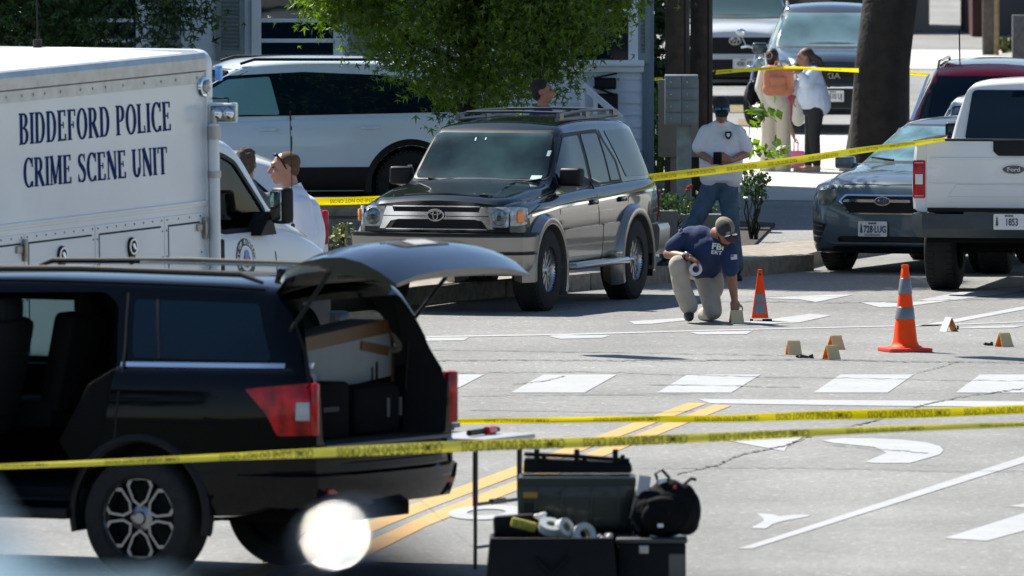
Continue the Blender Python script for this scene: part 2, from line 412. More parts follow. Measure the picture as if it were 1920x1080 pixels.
# terrain: level at the scene, rising to a bank near the camera, reaching the horizon
def gz(x,y):
    if y<16: return 3.65
    if y<80: return 3.65*(80-y)/64
    return 0
mb=MB(); xs=[-900,-300,-120,-60,-25,-8,0,8,25,60,120,300,900]; ys=[-400,-100,0,16,32,48,64,80,100,120,140,170,220,320,600,1500]
mb.add([(x,y,gz(x,y)) for y in ys for x in xs],[(j*13+i,j*13+i+1,j*13+i+14,j*13+i+13) for j in range(len(ys)-1) for i in range(12)])
tag(mb.build('ground',M_asph,sharp=60,recalc=False),kind='structure')
M_darkbank=mat('bank_grass',(.030,.042,.018),.95,var=.5,scale=6,bump=.5,bscale=40)
mb=MB(); xs=[-300,-120,-60,-25,-8,0,8,25,60,120,300]; ys=[-400,-100,0,16,32,48,64,77.5]
mb.add([(x,y,gz(x,y)+.02) for y in ys for x in xs],[(j*11+i,j*11+i+1,j*11+i+12,j*11+i+11) for j in range(len(ys)-1) for i in range(10)])
tag(mb.build('grass_bank',M_darkbank,sharp=60,recalc=False),kind='structure')  # unseen dark cover added so the black SUV's side reflects less light
# painted road markings: worn thermoplastic with chips
def roadpaint(name,col):
    m=bpy.data.materials.new(name); m.use_nodes=True; n=m.node_tree.nodes; l=m.node_tree.links; b=n['Principled BSDF']; b.inputs['Roughness'].default_value=.7
    tc=n.new('ShaderNodeTexCoord'); a=n.new('ShaderNodeTexNoise'); a.inputs['Scale'].default_value=9; a.inputs['Detail'].default_value=9; a.inputs['Roughness'].default_value=.75; l.new(tc.outputs['Object'],a.inputs[0])
    r=n.new('ShaderNodeMapRange'); r.inputs[1].default_value=.56; r.inputs[2].default_value=.64; r.inputs[3].default_value=0; r.inputs[4].default_value=1; l.new(a.outputs[0],r.inputs[0])
    mx=n.new('ShaderNodeMix'); mx.data_type='RGBA'; mx.inputs[6].default_value=(*col,1); mx.inputs[7].default_value=(.24,.235,.225,1); l.new(r.outputs[0],mx.inputs[0])
    a2=n.new('ShaderNodeTexNoise'); a2.inputs['Scale'].default_value=1.5; a2.inputs['Detail'].default_value=5; l.new(tc.outputs['Object'],a2.inputs[0]); r2=n.new('ShaderNodeMapRange'); r2.inputs[3].default_value=.8; r2.inputs[4].default_value=1.15; l.new(a2.outputs[0],r2.inputs[0])
    s=n.new('ShaderNodeVectorMath'); s.operation='SCALE'; l.new(mx.outputs[2],s.inputs[0]); l.new(r2.outputs[0],s.inputs['Scale']); l.new(s.outputs[0],b.inputs['Base Color']); return m
M_rp=roadpaint('road_paint_white',(.335,.345,.345)); M_ry=roadpaint('road_paint_yellow',(.47,.28,.075))
def marks(name,polys,m,z):
    mb=MB()
    for pl in polys:
        g=[G(x,y) for x,y in pl]; mb.add([(p.x,p.y,z) for p in g],[tuple(range(len(g)))])
    return tag(mb.build(name,m,sharp=None,recalc=False),kind='structure')
zeb=[]
for xl in (703,957,1232,1525,1792,2068): zeb.append([(xl,737),(xl+139,737),(xl+200+(xl-957)*-.02,703),(xl+62+(xl-957)*-.02,703)])
marks('crosswalk_bars',zeb,M_rp,.004)
def band(pts,w0,w1):
    # horizontal-ish line given by centre pts with pixel half heights
    n=len(pts); up=[(x,y-(w0+(w1-w0)*i/(n-1))) for i,(x,y) in enumerate(pts)]; dn=[(x,y+(w0+(w1-w0)*i/(n-1))) for i,(x,y) in enumerate(pts)]
    return dn+up[::-1]
marks('stop_line',[[(1308,749),(1600,751),(1920,753.5),(2200,756),(2200,766.5),(1920,764),(1600,761),(1332,757)]],M_rp,.004)
marks('lane_line',[[(1384,1030),(1412,1029),(1935,864),(2100,812),(2090,806),(1930,853)]],M_rp,.004)
marks('bus_lane_mark',[[(1770,1010),(1850,1015),(1960,985),(2060,950),(1990,945),(1920,963)]],M_rp,.004)
marks('small_lane_mark',[[(1889,950),(1930,953),(1960,946),(1925,945)]],M_rp,.004)
marks('double_yellow_line',[[(380,1100),(440,1100),(800,956),(1326,757),(1290,756),(800,936)],[(500,1100),(570,1100),(800,987),(1372,761),(1338,760),(800,966)]],M_ry,.004)
arrow=[(1360,826),(1420,824),(1510,817),(1490,830),(1478,834),(1471,847)]
arrow2=[(1540,826),(1560,831),(1640,839),(1662,850),(1622,867),(1642,869),(1706,869),(1762,853),(1769,845),(1762,837),(1735,830),(1690,825),(1640,823),(1580,822)]
marks('turn_arrow',[arrow,arrow2],M_rp,.004)
marks('word_letter_y',[[(1408,991),(1436,992),(1448,984),(1472,977),(1512,970),(1522,966),(1490,966),(1460,969),(1449,965),(1418,963),(1430,972),(1433,977)]],M_rp,.004)
def ringpoly(cx,cy,rx,ry,ix,iy,sk=0,n=36):
    mb=MB(); vs=[];fs=[]
    for i in range(n):
        a=i*2*PI/n; 
        for (p,q) in((rx,ry),(ix,iy)):
            g=G(cx+p*math.cos(a)-sk*q*math.sin(a),cy+q*math.sin(a)); vs.append((g.x,g.y,.007))
    for i in range(n): j=(i+1)%n; fs.append((2*i,2*j,2*j+1,2*i+1))
    mb.add(vs,fs); return tag(mb.build('word_letter_o',M_rp,sharp=None,recalc=False),kind='structure')
ringpoly(912,962,70,14,36,6,1.0)
# lines in the far part of the crossing
marks('far_crossing_lines',[
 [(760,634),(1060,629),(1300,622),(1500,617),(1760,611),(1920,605),(1920,603.5),(1760,609),(1500,615),(1300,620),(1060,626.5),(760,631.5)],
 [(1720,612),(1760,611),(1930,579),(1930,573),(1800,597)],
 [(1028,631),(1050,636),(1130,634),(1146,629),(1040,629)],[(780,640),(870,639),(880,633),(790,634)],
 [(1290,623),(1310,628),(1400,627),(1412,621)],[(1180,603),(1190,609),(1220,608),(1290,601),(1280,597)],
 [(1360,607),(1380,611),(1500,605),(1560,592),(1520,589),(1440,600)],
 [(1610,567),(1650,577),(1700,575),(1900,549),(1930,543),(1930,538),(1800,548),(1730,562),(1690,570),(1640,566)],
 [(1430,560),(1500,562),(1530,567),(1600,553),(1560,553),(1490,556)],
 [(1780,617),(1900,615),(1920,611),(1840,612)]],M_rp,.004)
# cracks and tar seams
M_crack=mat('crack_tar',(.085,.085,.08),.8,var=.4,scale=30)
cr=MB(); rnd=random.Random(3)
def crack(pts,wpx=1.6,jit=3,n=26):
    P=[]
    for (a,b) in zip(pts,pts[1:]):
        for i in range(n): t=i/n; P.append((a[0]+(b[0]-a[0])*t+rnd.uniform(-jit,jit),a[1]+(b[1]-a[1])*t+rnd.uniform(-jit,jit)*.45))
    P.append(pts[-1]); up=[];dn=[]
    for x,y in P:
        h=wpx*rnd.uniform(.12,.75); g=G(x,y-h/2); up.append((g.x,g.y,.008)); g=G(x,y+h/2); dn.append((g.x,g.y,.008))
    k=len(P); cr.add(up+dn,[(i,i+1,k+i+1,k+i) for i in range(k-1)])
crack([(1270,890),(1345,872),(1390,853),(1470,838),(1520,818),(1640,790),(1700,768),(1800,745),(1930,728)],3.2)
crack([(760,677),(1000,676),(1300,677),(1520,674),(1700,679),(1930,681)],1.6,2,50)
crack([(760,656),(1100,661),(1500,668)],1,1)
crack([(840,700),(1100,698),(1400,707),(1930,716)],1.0,2,40); crack([(1200,722),(1500,727)],1.2,1)
crack([(960,722),(1020,716),(1060,706)],1.5,2); crack([(1720,700),(1760,690),(1800,678)],1.5,2)
crack([(1150,880),(1500,878),(1800,885),(1930,884)],1.0,3,40); crack([(1560,836),(1740,851)],1.4,2)
crack([(880,770),(1240,775),(1300,771)],1.,2); crack([(830,745),(960,742),(1300,740)],1,1)
crack([(700,880),(800,950),(900,1040)],1.0,3); crack([(1300,566),(1600,568),(1930,560)],1.2,2)
tag(cr.build('road_cracks',M_crack,sharp=None,recalc=False),kind='structure')
# kerb and pavement running away to the right
KA=G(745,575); KD=(G(1545,505)-KA).normalized(); KN=Vector((-KD.y,KD.x,0))   # KN: away from the road
def K(t,n,z=0): p=KA+KD*t+KN*n; return Vector((p.x,p.y,z))
kb=MB(); rnd=random.Random(5); t=-14
while t<9.2:
    L=min(1.9+rnd.uniform(-.3,.5),9.2-t); rotk=Matrix.Rotation(math.atan2(KD.y,KD.x)+rnd.uniform(-.004,.004),3,'Z')
    c=K(t+L/2,.09+rnd.uniform(-.008,.008)); kb.box((c.x,c.y,.04+rnd.uniform(-.006,.006)),(L-.012,.17,.24),rotk); t+=L
tag(kb.build('kerb',M_kerb,bevel=.012),kind='structure')
def patch(name,pts,z0,z1,m):
    mb=MB(); mb.rings([[(p[0],p[1],z0) for p in pts],[(p[0],p[1],z1) for p in pts]]); return tag(mb.build(name,m,sharp=30),kind='structure')
a,b_=-14,9.2
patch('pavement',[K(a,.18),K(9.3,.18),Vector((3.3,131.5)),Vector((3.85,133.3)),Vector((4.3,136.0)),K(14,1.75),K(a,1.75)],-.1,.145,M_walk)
# ================================================================ VEHICLES
def place(root,lx,ly,px,py,rz,z=0,rot=None):
    g=G(px,py,z); root.rotation_euler=rot or (0,0,rz); R_=root.rotation_euler.to_matrix(); o=g-R_@Vector((lx,ly,0)); root.location=(o.x,o.y,g.z if rot is None else g.z-(R_@Vector((lx,ly,0))).z)
def well_cutters(spots,r,W,depth=.36,cz=None,cr=1.16):
    cz=r if cz is None else cz
    out=[]
    for x,y in spots:
        c=MB(); s=1 if y>0 else -1; c.mi=1; c.cyl((x,s*(W+.2),cz),(x,s*(W-depth),cz),r*cr,n=32); 
        c2=c.mesh('c',[M_well,M_well],sharp=None); out.append(c2)
        c=MB(); c.mi=1; c.box((x,s*(W+.2-(.2+depth)/2),cz*.45),(r*(cr*2-.06),.2+depth,cz*.9)); out.append(c.mesh('c',[M_well,M_well],sharp=None))
    return out
def lift(root,dz):
    for o in SC.objects:
        if o.parent==root and not o.name.startswith('wheel'): o.location.z+=dz
def body(root,T,m_paint,spots,r,W,extra_cut=(),mats=None,cz=None,cr=1.16,**k):
    b=MB(); b.rings(carbody(T,**k)); me0=b.mesh('body',mats or [m_paint,M_well],sharp=None)
    me=boolean(me0,list(well_cutters(spots,r,W,cz=cz,cr=cr))+list(extra_cut)); smoothmesh(me,34); bv=bvh_of(me0); o=link('body',me,root); return o,bv
def mirrored(pts): return [(-u,v) for u,v in pts]
def mirror_part(root,x,y,z,s,m,sz=(.12,.24,.17),face=None,rot=0):
    mb=MB(); R_=Matrix.Rotation(rot,3,'Z')
    mb.cyl((x,y-s*.10,z-sz[2]*.35),(x,y+s*.02,z-sz[2]*.25),.035,.03)
    mb.box((x,y+s*sz[1]*.5,z),sz,R_); o=mb.build('wing_mirror',m,root,bevel=.035,seg=3)
    g=MB(); g.box((x-sz[0]*.5-.004,y+s*sz[1]*.5,z),(.008,sz[1]*.78,sz[2]*.74)); g.build('mirror_glass',M_glassd,o,bevel=.003); return o
# ---------------------------------------------------------------- green SUV with silver cladding
def green_suv():
    P=paint('dark_green_paint',(.001,.006,.008),0,.3,.03,1.5,.1); CL=paint('champagne_cladding',(.30,.285,.26),.75,.32,.1)
    root=thing('parked_suv','dark green SUV with silver beige cladding, chrome grille and roof rack by the kerb','suv')
    T=dict(top=[(2.20,.99),(2.13,1.03),(1.9,1.06),(1.4,1.12),(1.02,1.15),(.95,1.18),(.42,1.625),(.30,1.67),(.1,1.685),(-.5,1.705),(-1.4,1.69),(-1.88,1.64),(-1.98,1.58),(-2.20,1.16),(-2.26,1.08)],
      belt=[(2.20,.94),(2.0,.98),(1.4,1.02),(.9,1.04),(0,1.07),(-2.0,1.10),(-2.26,1.04)],
      w=[(2.20,.72),(2.12,.79),(1.9,.825),(1.2,.835),(0,.84),(-1.6,.835),(-2.1,.80),(-2.26,.72)],
      rw=[(2.20,.62),(1.9,.70),(1.02,.74),(.9,.72),(.42,.63),(.1,.615),(-1.5,.60),(-1.95,.585),(-2.26,.66)],
      bot=[(2.20,.42),(1.9,.36),(1.2,.36),(-1.5,.36),(-2.0,.42),(-2.26,.46)])
    r=.388; sp=[(1.50,.75),(1.50,-.75),(-1.175,.75),(-1.175,-.75)]
    bo,bv=body(root,T,P,sp,r,.84,crown=.03,cz=.34,cr=1.24)
    def part(name,polys,view,m,off=.005,parent=root,grid=.1,back=.02):
        mb=MB()
        for p in polys: decal(mb,bv,p,view,off=off,grid=grid,back=back)
        return mb.build(name,m,parent,sharp=40,recalc=True)
    # windscreen and surround
    ws=rpoly([(-.66,1.19),(.66,1.19),(.575,1.605),(-.575,1.605)],.06)
    part('windscreen_seal',[rpoly([(-.69,1.175),(.69,1.175),(.60,1.63),(-.60,1.63)],.07)],'F',M_black,.010,grid=.05)
    glass=mat('windscreen_glass',(.020,.040,.040),.05,spec=.6,var=.85,scale=1.9,detail=7)
    wso=part('windscreen',[ws],'F',glass,.018,grid=.05)
    st=MB(); 
    for (u,v,a,b_) in((.60,1.42,.03,.05),(.56,1.20,.10,.035),(-.16,1.545,.012,.03),(-.06,1.55,.012,.02)): decal(st,bv,[(u-a/2,v-b_/2),(u+a/2,v-b_/2),(u+a/2,v+b_/2),(u-a/2,v+b_/2)],'F',off=.024,grid=.05)
    st.build('sticker',mat('sticker',(.35,.55,.52),.5),wso)
    for s,vw in((1,'L'),(-1,'R')):
        wins=[[(.84,1.13),(.78,1.25),(.37,1.56),(-.08,1.57),(-.08,1.11)],[(-.18,1.11),(-.18,1.575),(-.68,1.57),(-.97,1.32),(-1.02,1.12)]]
        part('window_seal',[rpoly(p,.03) for p in[[(.90,1.085),(.80,1.27),(.36,1.60),(-.72,1.61),(-1.06,1.30),(-1.10,1.09)]]],vw,M_black,.003)
        part('side_window',[rpoly(wins[0],.03)],vw,M_glassd,.008)
        w2=part('side_window',[rpoly([(-.18,1.11),(-.18,1.575),(-.66,1.57),(-.70,1.11)],.03)],vw,M_glassd,.008); 
        part('side_window',[rpoly([(-.75,1.12),(-.72,1.54),(-.97,1.30),(-1.02,1.12)],.02)],vw,M_glassd,.008)
        part('side_window',[rpoly([(-1.25,1.14),(-.93,1.59),(-1.72,1.585),(-1.86,1.50),(-2.06,1.17),(-1.98,1.13)],.05)],vw,M_glassd,.006)
        tr=MB(); strip(tr,bv,[(2.05,.86),(1.0,.93),(-.15,.95),(-2.15,1.0)],vw,.022,.006); tr.build('trim_strip',M_chrome,root)
        # cladding on doors
        cl=part('door_cladding',[rpoly([(1.02,.40),(1.0,.70),(-.18,.72),(-.18,.40)],.03),rpoly([(-.20,.40),(-.20,.72),(-.70,.73),(-.84,.60),(-.9,.40)],.03)],vw,CL,.022,back=.03)
        am=MB()
        for cx in(1.50,-1.175): arch(am,cx,.33,.455,.105,s*.80,s*.905,-22 if cx<0 else -8,192 if cx<0 else 205)
        am.build('fender_flare',CL,root,sharp=40)
        rb=MB(); pth=[(1.0,s*.80,.36),(.93,s*.90,.36),(-.70,s*.90,.36),(-.78,s*.80,.36)]
        rb.sweep(pth,[(-.05,-.035),(.06,-.03),(.075,.0),(.05,.035),(-.05,.035)]); rb.box((-.62,s*.84,.42),(.26,.12,.05)); rb.build('running_board',CL,root,bevel=.008)
        sg=MB(); strip(sg,bv,[(1.02,.42),(1.02,.9),(.96,1.08)],vw,.014,.002); strip(sg,bv,[(-.13,.40),(-.13,1.60)],vw,.014,.002); strip(sg,bv,[(-.82,.62),(-.95,.78),(-1.08,.95),(-1.10,1.10),(-.78,1.6)],vw,.014,.002); strip(sg,bv,[(1.95,.88),(1.4,1.0),(1.02,1.04)],vw,.01,.002)
        sg.build('door_gap',M_seam,root)
        for hx in(.02,-.86): h=MB(); h.box((hx-.0,s*.845,.94),(.17,.03,.05)); h.build('door_handle',P,root,bevel=.012)
        mirror_part(root,.74,s*.74,1.20,s,M_black,(.13,.22,.17),rot=-s*.15)
        mf=MB(); mf.box((-1.64,s*.79,.32),(.03,.2,.3)); mf.box((1.03,s*.77,.33),(.02,.16,.2)); mf.build('mud_flap',M_black,root)
        tl=part('tail_light',[[(-2.12,.72),(-2.12,1.10),(-2.24,1.08),(-2.25,.72)]],vw,M_red,.012)
    # front fascia
    part('grille',[rpoly([(-.42,.955),(.42,.955),(.40,.885),(-.40,.885)],.02)],'F',M_seam,.012)
    part('grille',[rpoly([(-.40,.845),(.40,.845),(.46,.755),(-.46,.755)],.03)],'F',M_seam,.012)
    ch=MB(); 
    for pl in([(-.49,.965),(-.435,.965),(-.42,.915),(.42,.915),(.435,.965),(.49,.965),(.53,.878),(-.53,.878)],[(-.53,.87),(.53,.87),(.56,.755),(.51,.755),(.45,.83),(.37,.845),(-.37,.845),(-.45,.83),(-.51,.755),(-.56,.755)],[(-.43,.972),(.43,.972),(.43,.962),(-.43,.962)],[(-.5,.757),(.5,.757),(.5,.748),(-.5,.748)]): decal(ch,bv,pl,'F',off=.03,grid=.06,back=.03)
    ch.build('grille_surround',M_chrome,root,sharp=25)
    gs=MB(); gs.M=Matrix.Translation((2.245,0,.885))@Matrix.Rotation(PI/2,4,'Z')@Matrix.Rotation(PI/2,4,'X')
    def oval(mb,rx,ry,t,cx=0,cy=0,z=0,n=28):
        rs=[]
        for a in range(n):
            c,s=math.cos(a*2*PI/n),math.sin(a*2*PI/n); rs.append([(cx+(rx-t)*c,cy+(ry-t)*s,z),(cx+(rx-t)*c,cy+(ry-t)*s,z+.012),(cx+rx*c,cy+ry*s,z+.012),(cx+rx*c,cy+ry*s,z)])
        rs.append(rs[0]); mb.rings(rs,False)
    bd=MB(gs.M); bd.prism([(.078*math.cos(a*PI/12),.052*math.sin(a*PI/12)) for a in range(24)],-.03,.0,'z'); em=bd.build('emblem',M_seam,root)
    oval(gs,.085,.06,.014,z=.002); oval(gs,.03,.05,.011,z=.004); oval(gs,.058,.022,.010,0,.022,.004); gs.build('emblem_ring',M_chrome,em,sharp=30)
    for s in(1,-1):
        hl=[(s*.50,.665),(s*.50,.665),(s*.465,.90),(s*.70,.90),(s*.705,.665)][1:]
        mb=MB(); decal(mb,bv,rpoly([(s*.55,.775),(s*.50,.965),(s*.715,.965),(s*.715,.775)],.02),'F',off=.035,grid=.05,back=.05); h=mb.build('headlight',M_lens,root,sharp=30)
        bz=MB(); bz.ell((2.235,s*.625,.868),(.012,.075,.08)); bz.build('reflector',M_refl,h)
        bz=MB(); bz.ell((2.245,s*.625,.862),(.01,.025,.028)); bz.build('bulb',M_glassd,h)
        x=2.17
        mb=MB(); q=[(x+.03,s*.735,z) for z in(.68,.90)]; 
        mb.rings([[(2.215,s*.725,.785),(2.215,s*.725,.965),(2.15,s*.725,.965),(2.15,s*.725,.785)],[(2.15,s*.775,.785),(2.15,s*.775,.965),(2.12,s*.77,.965),(2.12,s*.77,.785)],[(2.07,s*.80,.79),(2.07,s*.80,.96),(2.08,s*.78,.96),(2.08,s*.78,.79)],[(2.0,s*.82,.80),(2.0,s*.82,.95),(1.98,s*.82,.95),(1.98,s*.82,.80)]]); t=mb.build('turn_lamp',M_lens,root,bevel=.006)
        mb=MB(); mb.box((2.12,s*.795,.875),(.08,.035,.12),Matrix.Rotation(-s*.45,3,'Z')); mb.build('amber_lens',M_amber,t,bevel=.02)
    # bumper
    bp=MB()
    def plan(o=0): return [(1.93,.90+o),(2.05,.895+o),(2.18,.84+o*.9),(2.28+o*.5,.66+o*.4),(2.34+o,.35),(2.355+o,0),(2.34+o,-.35),(2.28+o*.5,-.66-o*.4),(2.18,-.84-o*.9),(2.05,-.895-o),(1.93,-.90-o)]
    bp.sweep([(x,y,0) for x,y in plan()[::-1]],[(-.20,.70),(-.01,.71),(.012,.68),(.005,.55),(-.012,.528),(-.012,.52),(.0,.515),(-.012,.40),(-.06,.32),(-.20,.32)]); b=bp.build('front_bumper',CL,root,sharp=30)
    tr=MB(); tr.sweep([(x,y,0) for x,y in plan(.004)[::-1]],[(-.03,.722),(.012,.718),(.016,.70),(-.03,.70)]); tr.sweep([(x,y,0) for x,y in plan(.002)[::-1]],[(-.03,.528),(.006,.528),(.006,.518),(-.03,.518)]); tr.build('bumper_strip',M_black,b)
    fg=MB()
    for s in(1,-1):
        fg.box((2.285,s*.60,.44),(.05,.22,.085),Matrix.Rotation(-s*.3,3,'Z'))
    f=fg.build('fog_lamp_housing',M_trim,b,bevel=.02)
    for s in(1,-1): l=MB(); l.cyl((2.29,s*.63,.44),(2.318,s*.637,.44),.032); l.build('fog_lamp',M_lens,f)
    bp=MB(); bp.sweep([(-1.86,-.88,0),(-2.25,-.86,0),(-2.36,-.7,0),(-2.38,0,0),(-2.36,.7,0),(-2.25,.86,0),(-1.86,.88,0)][::-1],[(-.15,.66),(-.01,.66),(.01,.62),(0,.42),(-.05,.36),(-.15,.36)]); bp.build('rear_bumper',CL,root,sharp=30)
    # roof rack
    rk=MB()
    for s in(1,-1):
        y=s*.50; rk.tube([(.12,y,1.72),(.06,y,1.745),(-.02,y,1.765),(-.6,y,1.785),(-1.5,y,1.775),(-1.62,y,1.76),(-1.70,y,1.72)],.014); rk.tube([(.14,y,1.72),(-1.7,y,1.715)],.02)
        for x in(.04,-.75,-1.6): rk.box((x,y,1.745),(.12,.04,.06))
    for x in(-.15,-1.35): rk.tube([(x,.5,1.775),(x,0,1.785),(x,-.5,1.775)],.013)
    rk.build('roof_rack',mat('rack_grey',(.12,.12,.13),.35,.8),root)
    # wipers, hood creases, dashboard lines
    wp=MB(); wp.tube([(1.03,.35,1.155),(.98,.05,1.185),(.965,-.12,1.19)],.012); wp.tube([(1.03,-.45,1.155),(1.0,-.25,1.18),(.97,-.02,1.19)],.012); wp.tube([(1.02,-.28,1.15),(.98,-.5,1.185)],.010);wp.tube([(1.02,.42,1.15),(.98,.62,1.185)],.010); wp.build('wiper',M_black,root)
    hg=MB(); strip(hg,bv,[(2.1,.72),(1.4,.745),(1.0,.74)],'T',.012,.002); strip(hg,bv,[(2.1,-.72),(1.4,-.745),(1.0,-.74)],'T',.012,.002); strip(hg,bv,[(1.03,.72),(1.06,0),(1.03,-.72)],'T',.02,.002); hg.build('bonnet_gap',M_seam,root)
    # raised bonnet centre
    hb=MB(); decal(hb,bv,rpoly([(2.06,-.50),(1.10,-.42),(1.10,.42),(2.06,.50)],.05),'T',off=.016,grid=.08); hb.build('bonnet_panel',P,root,sharp=20)
    add_wheels(root,sp,r,.26,.215,'six',M_alloy)
    ax=MB(); ax.cyl((-1.175,-.7,.36),(-1.175,.7,.36),.05); ax.ell((-1.175,0,.36),(.16,.13,.15)); ax.box((0.2,0,.36),(3.2,.8,.12)); ax.build('underbody',M_well,root)
    lift(root,.035); place(root,1.50,.78,1012,583,RD(-108.4)); return root
green_suv()
def loc(root,px,py,ax,val):
    # point of a thing's own plane (local axis ax = val) seen along a sight line
    M=Matrix.LocRotScale(root.location,root.rotation_euler,root.scale).inverted(); o=M@Vector((0,0,HC)); d=M.to_3x3()@ray(px,py); i='xyz'.index(ax); t=(val-o[i])/d[i]; return o+d*t
def polyloc(root,pts,ax,val):
    i='xyz'.index(ax); return [tuple(c for k,c in enumerate(loc(root,x,y,ax,val)) if k!=i) for x,y in pts]
def parts(root,bv):
    def part(name,polys,view,m,off=.005,parent=root,grid=.1,back=.02,sharp=40,bevel=0):
        mb=MB()
        for p in polys: decal(mb,bv,p,view,off=off,grid=grid,back=back)
        return mb.build(name,m,parent,sharp=sharp,bevel=bevel)
    def gap(name,lines,view,m=M_seam,wd=.013,off=.003,parent=root):
        mb=MB()
        for l in lines: strip(mb,bv,l,view,wd,off)
        return mb.build(name,m,parent)
    return part,gap
# ---------------------------------------------------------------- serif capitals for the truck's side
def glyphs():
    G_={}
    def rect(x0,y0,x1,y1): return [(x0,y0),(x1,y0),(x1,y1),(x0,y1)]
    T,t,sf=.17,.06,.06
    def stem(x,w=T,ser=(1,1)):
        o=[rect(x,0,x+w,1)]
        if ser[0]: o.append(rect(x-sf,0,x+w+sf,.045))
        if ser[1]: o.append(rect(x-sf,.955,x+w+sf,1))
        return o
    def ring(cx,cy,a,b,a0,a1,wa=T,wb=t,n=18):
        P=[];Q=[]
        for i in range(n+1):
            q=RD(a0+(a1-a0)*i/n); P.append((cx+a*math.cos(q),cy+b*math.sin(q))); Q.append((cx+(a-wa)*math.cos(q),cy+(b-wb)*math.sin(q)))
        return [[P[i],P[i+1],Q[i+1],Q[i]] for i in range(n)]
    def stroke(pts,ws):
        o=[];n=len(pts);L=[];R_=[]
        for i in range(n):
            a=Vector(pts[max(i-1,0)]);b=Vector(pts[min(i+1,n-1)]);d=(b-a).normalized();m=Vector((-d.y,d.x))*ws[i]/2;p=Vector(pts[i]);L.append(tuple(p+m));R_.append(tuple(p-m))
        return [[L[i],L[i+1],R_[i+1],R_[i]] for i in range(n-1)]
    G_['I']=(stem(.06),.29)
    G_['D']=(stem(.06)+[rect(.2,0,.33,t),rect(.2,1-t,.33,1)]+ring(.33,.5,.36,.5,-90,90),.73)
    G_['B']=(stem(.06)+[rect(.2,0,.32,t),rect(.2,1-t,.32,1),rect(.2,.50,.32,.55)]+ring(.32,.765,.27,.235,-90,90)+ring(.32,.27,.32,.27,-90,90),.68)
    G_['P']=(stem(.06)+[rect(.2,1-t,.32,1),rect(.2,.45,.32,.5)]+ring(.32,.725,.28,.275,-90,90),.63)
    G_['R']=(stem(.06)+[rect(.2,1-t,.32,1),rect(.2,.47,.32,.52)]+ring(.32,.735,.27,.265,-90,90)+stroke([(.34,.5),(.5,.24),(.64,.02)],[T]*3)+[rect(.55,0,.76,.045)],.74)
    G_['E']=(stem(.06)+[rect(.2,0,.56,t),rect(.2,1-t,.54,1),rect(.2,.49,.42,.54),rect(.52,0,.58,.22),rect(.50,.8,.55,1),rect(.39,.41,.43,.62)],.64)
    G_['F']=(stem(.06)+[rect(.2,1-t,.54,1),rect(.2,.47,.42,.52),rect(.50,.78,.55,1),rect(.39,.39,.43,.61)],.58)
    G_['L']=(stem(.06)+[rect(.2,0,.54,t),rect(.50,0,.56,.25)],.60)
    G_['O']=(ring(.38,.5,.37,.52,0,360,n=32),.76)
    G_['C']=(ring(.40,.5,.38,.52,42,318,n=26)+[rect(.63,.68,.68,1.0),rect(.63,0,.68,.2)],.73)
    G_['U']=(stem(.06,ser=(0,1))[:0]+[rect(.06,.33,.06+T,1),rect(0,.955,.29,1),rect(.56,.33,.62,1),rect(.50,.955,.68,1)]+ring(.34,.33,.28,.35,180,360,T,.08),.70)
    G_['N']=(stem(.08,.06)+[rect(.6,0,.66,1),rect(.54,.955,.72,1)]+stroke([(.10,1.0),(.63,0.02)],[T+.03]*2),.74)
    G_['M']=(stem(.06,.06)+stem(.64,T)+stroke([(.10,1.0),(.37,.04)],[T]*2)+stroke([(.37,.04),(.68,1)],[.06]*2),.88)
    G_['T']=(stem(.28,ser=(1,0))+[rect(.02,1-t,.71,1),rect(.02,.78,.07,1),rect(.66,.78,.71,1)],.73)
    sp=[(.50,.84),(.40,.95),(.27,.97),(.14,.90),(.11,.77),(.18,.64),(.33,.53),(.46,.41),(.53,.27),(.48,.10),(.34,.02),(.18,.04),(.08,.16)]
    sw=[.05,.05,.07,.12,.15,.17,.18,.17,.15,.12,.07,.05,.05]
    G_['S']=(stroke(sp,sw)+[rect(.49,.72,.53,.99),rect(.05,.01,.09,.28)],.60)
    return G_
GL=glyphs()
def serif_line(mb,s,c4,depth,y):
    # c4: (x,z) of bottom-left, bottom-right, top-right, top-left ; letters raised a few mm
    tot=sum((GL[c][1]+.07) if c!=' ' else .38 for c in s); u=0; k=0
    for c in s:
        if c==' ': u+=.38; continue
        polys,wd=GL[c]
        for i,p in enumerate(polys):
            q=[]
            for a,b in p:
                U=(u+a)/tot; V=b; x=(c4[0][0]*(1-U)+c4[1][0]*U)*(1-V)+(c4[3][0]*(1-U)+c4[2][0]*U)*V; z=(c4[0][1]*(1-U)+c4[1][1]*U)*(1-V)+(c4[3][1]*(1-U)+c4[2][1]*U)*V; q.append((x,z))
            e=depth+.0004*(i%4); mb.rings([[(x,y,z) for x,z in q],[(x,y-e,z) for x,z in q]])
        u+=wd+.07
